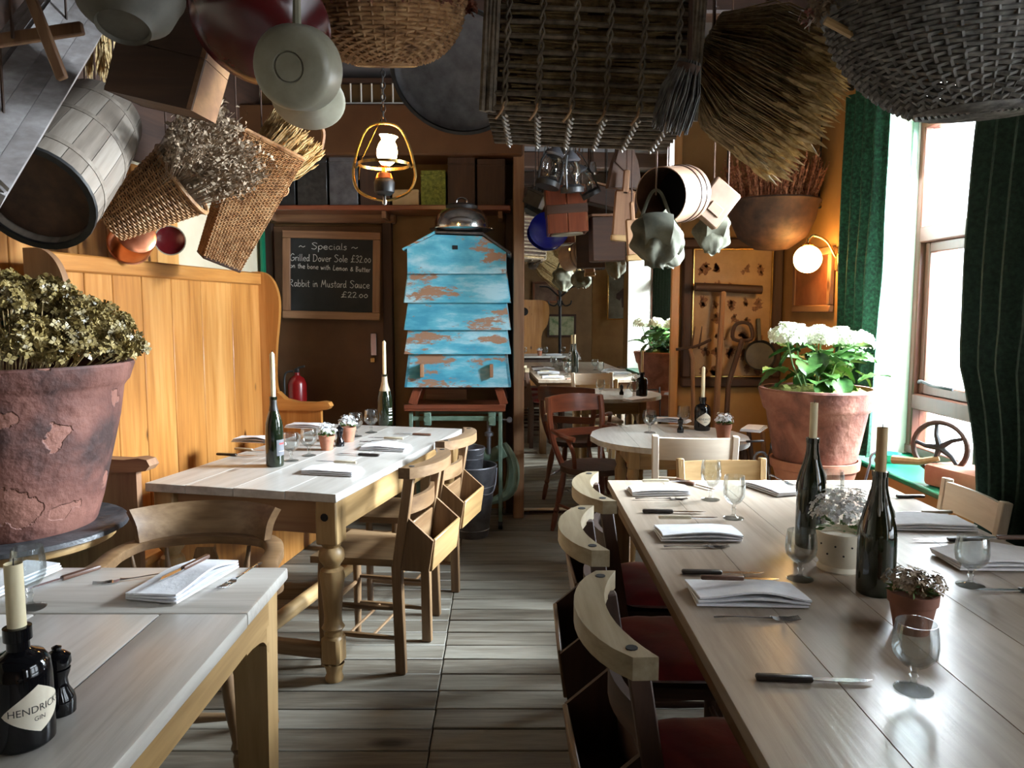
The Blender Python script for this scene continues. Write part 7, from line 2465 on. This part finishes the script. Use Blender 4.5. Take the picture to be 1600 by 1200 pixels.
obj('painted_bull', MB().prism([(x * 1.2, z * 1.2) for x, z in bull], 0.002, T((0.02, 0.0045, 0.0)) @ Matrix.Rotation(R(90), 4, 'X')), MT['darkX'], sh2)

for (x0, y0, x1, y1, lab, cols, D) in ((832, 440, 873, 473, 'brown framed landscape on the rear wall seen in the mirror', [(0.10, 0.05, 0.03), (0.20, 0.12, 0.08)], YF + 0.02),
                                      (855, 491, 900, 527, 'small green watercolour in a thin frame on the rear wall seen in the mirror', [(0.05, 0.16, 0.05), (0.38, 0.40, 0.24), (0.50, 0.50, 0.34)], YF + 0.02)):
    a, b = PM(x0, y0, D), PM(x1, y1, D)
    w_, h_ = b.x - a.x, a.z - b.z
    t = thing('rear_picture', lab, 'picture', T(((a.x + b.x) / 2, D, (a.z + b.z) / 2)))
    for s in (-1, 1):
        obj('frame_rail', MB().rbox((0, 0, s * (h_ / 2 - 0.02)), (w_, 0.03, 0.04), 0.004), MT['redX'] if 'brown' in lab else MT['darkX'], t)
        obj('frame_stile', MB().rbox((s * (w_ / 2 - 0.02), 0, 0), (0.04, 0.029, h_ - 0.07), 0.004), MT['redZ'] if 'brown' in lab else MT['darkZ'], t)
    obj('picture_sheet', MB().box((0, 0.0, 0), (w_ - 0.06, 0.01, h_ - 0.06)), mottled('picture_' + lab[:5], cols, 7, 0.6, 0), t)

# coat stand
c = PM(875, 470, -1.9)
cs = thing('coat_stand', 'black bentwood coat stand with curled hooks at the rear of the room', 'coat stand', T((c.x, -1.9, 0)))
obj('pole', MB().tube([(0, 0, 0.05), (0, 0, 1.88)], 0.024, 10), MT['iron'], cs)
for k in range(4):
    a = k * pi / 2 + 0.3
    d = Vector((math.cos(a), math.sin(a), 0))
    obj('upper_hook', MB().tube(crom([Vector((0, 0, 1.66)), d * 0.08 + Vector((0, 0, 1.72)), d * 0.2 + Vector((0, 0, 1.82)), d * 0.34 + Vector((0, 0, 1.83))], 5), 0.014, 7), MT['iron'], cs)
    obj('lower_hook', MB().tube(crom([Vector((0, 0, 1.62)), d * 0.08 + Vector((0, 0, 1.52)), d * 0.17 + Vector((0, 0, 1.54)), d * 0.19 + Vector((0, 0, 1.60))], 5), 0.012, 7), MT['iron'], cs)
    obj('foot', MB().tube(crom([Vector((0, 0, 0.35)), d * 0.12 + Vector((0, 0, 0.2)), d * 0.28 + Vector((0, 0, 0.018))], 5), 0.015, 7), MT['iron'], cs)

# rear settle end with a cut-out
c = PM(828, 520, -2.5)
rs_ = thing('rear_settle', 'orange pine settle end with a round cut-out at the rear of the room', 'settle', T((c.x, -2.5, 0)))
out = [(p.x, p.y) for p in crom([(-0.30, 1.62), (0.0, 1.62), (0.26, 1.60), (0.33, 1.45), (0.30, 1.2), (0.20, 1.0), (0.20, 0.4)], 4)]
obj('end_panel', MB().prism(out + [(0.2, 0.0), (-0.3, 0.0)], 0.035, Matrix.Rotation(R(90), 4, 'X')), MT['pineZ'], rs_)
obj('cut_out', MB().lathe([(0, -0.002), (0.07, -0.002), (0.07, 0.002), (0, 0.002)], 20, T((-0.1, 0.019, 1.42), rx=R(-90))), MT['black_void'], rs_)
obj('seat', MB().rbox((-0.05, -0.30, 0.44), (0.42, 0.56, 0.04), 0.006), MT['pineY'], rs_)

# rear table with a white cloth-like pale top, glasses and candle bottles
c = PM(850, 556, -1.1)
rtb = thing('rear_table', 'pale table at the rear of the room laid with glasses and seen in the mirror', 'table', T((c.x - 0.05, -1.25, 0)))
obj('table_top', MB().rbox((0, 0, 0.735), (1.0, 0.7, 0.03), 0.006), MT['topX'], rtb)
for sx in (-1, 1):
    for sy in (-1, 1):
        obj('leg', MB().rbox((sx * 0.45, sy * 0.3, 0.36), (0.06, 0.06, 0.72), 0.005), MT['oakZ'], rtb)
obj('apron', MB().rbox((0, 0, 0.675), (0.86, 0.56, 0.09), 0.004), MT['darkX'], rtb)
rx = c.x - 0.05
for k, (dx, dy) in enumerate(((-0.25, 0.1), (0.07, 0.2), (0.36, 0.05))):
    nm = ('standing alone', 'beside the little flower pot', 'beside the folded napkin')[k]
    solo('wine_goblet', GOB_S, MT['clear'], 'clear goblet on the rear table ' + nm + ' seen in the mirror', 'glass', T((rx + dx, -1.25 + dy, 0.75)), 'goblets on the rear table')
solo('napkin', NAP[1], MT['linen'], 'folded white napkin on the rear table seen in the mirror', 'napkin', T((rx + 0.2, -1.1, 0.75), rz=0.4))
rp = thing('flower_pot', 'little flower pot on the rear table seen in the mirror', 'flower pot', T((rx - 0.02, -1.05, 0.75)))
obj('pot', MB().lathe([(0, 0), (0.028, 0), (0.04, 0.07), (0.036, 0.07), (0, 0.06)], 18), MT['terra_plain'], rp)
m = MB()
florets(m, r5, 90, (0, 0, 0.085), (0.045, 0.045, 0.035), 0.009)
stuff(obj('flowers', m, MT['tiny_petal'], rp))

# blue plate, wheat bunch and basket hanging behind the camera
c = P(858, 358, D=5.2)
M_ = frame(c, (-0.1, -0.85, -0.5), (1, 0, 0)) @ Matrix.Scale(0.66, 4)
bp3 = thing('blue_plate', 'bright cobalt blue enamel plate hanging behind the wooden pail before the mirror', 'plate', M_)
obj('disc', MB().lathe([(0, 0.0), (0.16, 0.004), (0.20, 0.03), (0.202, 0.024), (0.16, -0.006), (0, -0.008)], 36), MT['blue'], bp3)
cord(bp3, (0, 0.19 if (M_ @ Vector((0, 0.19, 0))).z > c.z else -0.19, 0.01), M_)
c = PM(838, 400, -0.5)
c2 = PM(880, 425, -0.5)
wb_ = thing('wheat_bunch', 'golden wheat bunch in a woven band hung from the ceiling and seen in the mirror', 'wheat bunch', T(c))
m = MB()
ax_ = c2 - c
stalks(m, r5, 420, (0, 0, 0), ax_, ax_.length, 0.12, 0.26, 0.005, 0.08, 0.010, 0.3, 0.25)
stuff(obj('stalks', m, MT['wheat'], wb_))
obj('woven_band', MB().lathe([(0.135, -0.08), (0.15, 0.0), (0.165, 0.09)], 28, frame((0, 0, 0), ax_)), MT['wicker_dark'], wb_)
cord(wb_, (0, 0, 0.1), T(c))
c = PM(925, 400, -0.9)
gk = thing('rear_basket', 'grey round wicker basket hung from the ceiling and seen in the mirror', 'basket', T(c))
bw, bs = MB(), MB()


def S(u, v):
    a = 2 * pi * u
    k = 0.5 + 0.5 * math.sin(v * pi / 2)
    return (0.34 * k * math.cos(a), 0.3 * k * math.sin(a), -0.2 + 0.3 * v)


weave(bw, bs, S, 40, 16, 0.010, 0.008)
stuff(obj('weavers', bw, MT['wicker_grey'], gk))
obj('stakes', bs, MT['wicker_grey'], gk)
obj('rim', MB().tube([(0.345 * math.cos(a), 0.305 * math.sin(a), 0.1) for a in [2 * pi * k / 36 for k in range(36)]], 0.018, 6, closed=True), MT['wicker_grey'], gk)
for a in (0.5, 2.6, 4.7):
    cord(gk, (0.34 * math.cos(a), 0.3 * math.sin(a), 0.1), T(c))
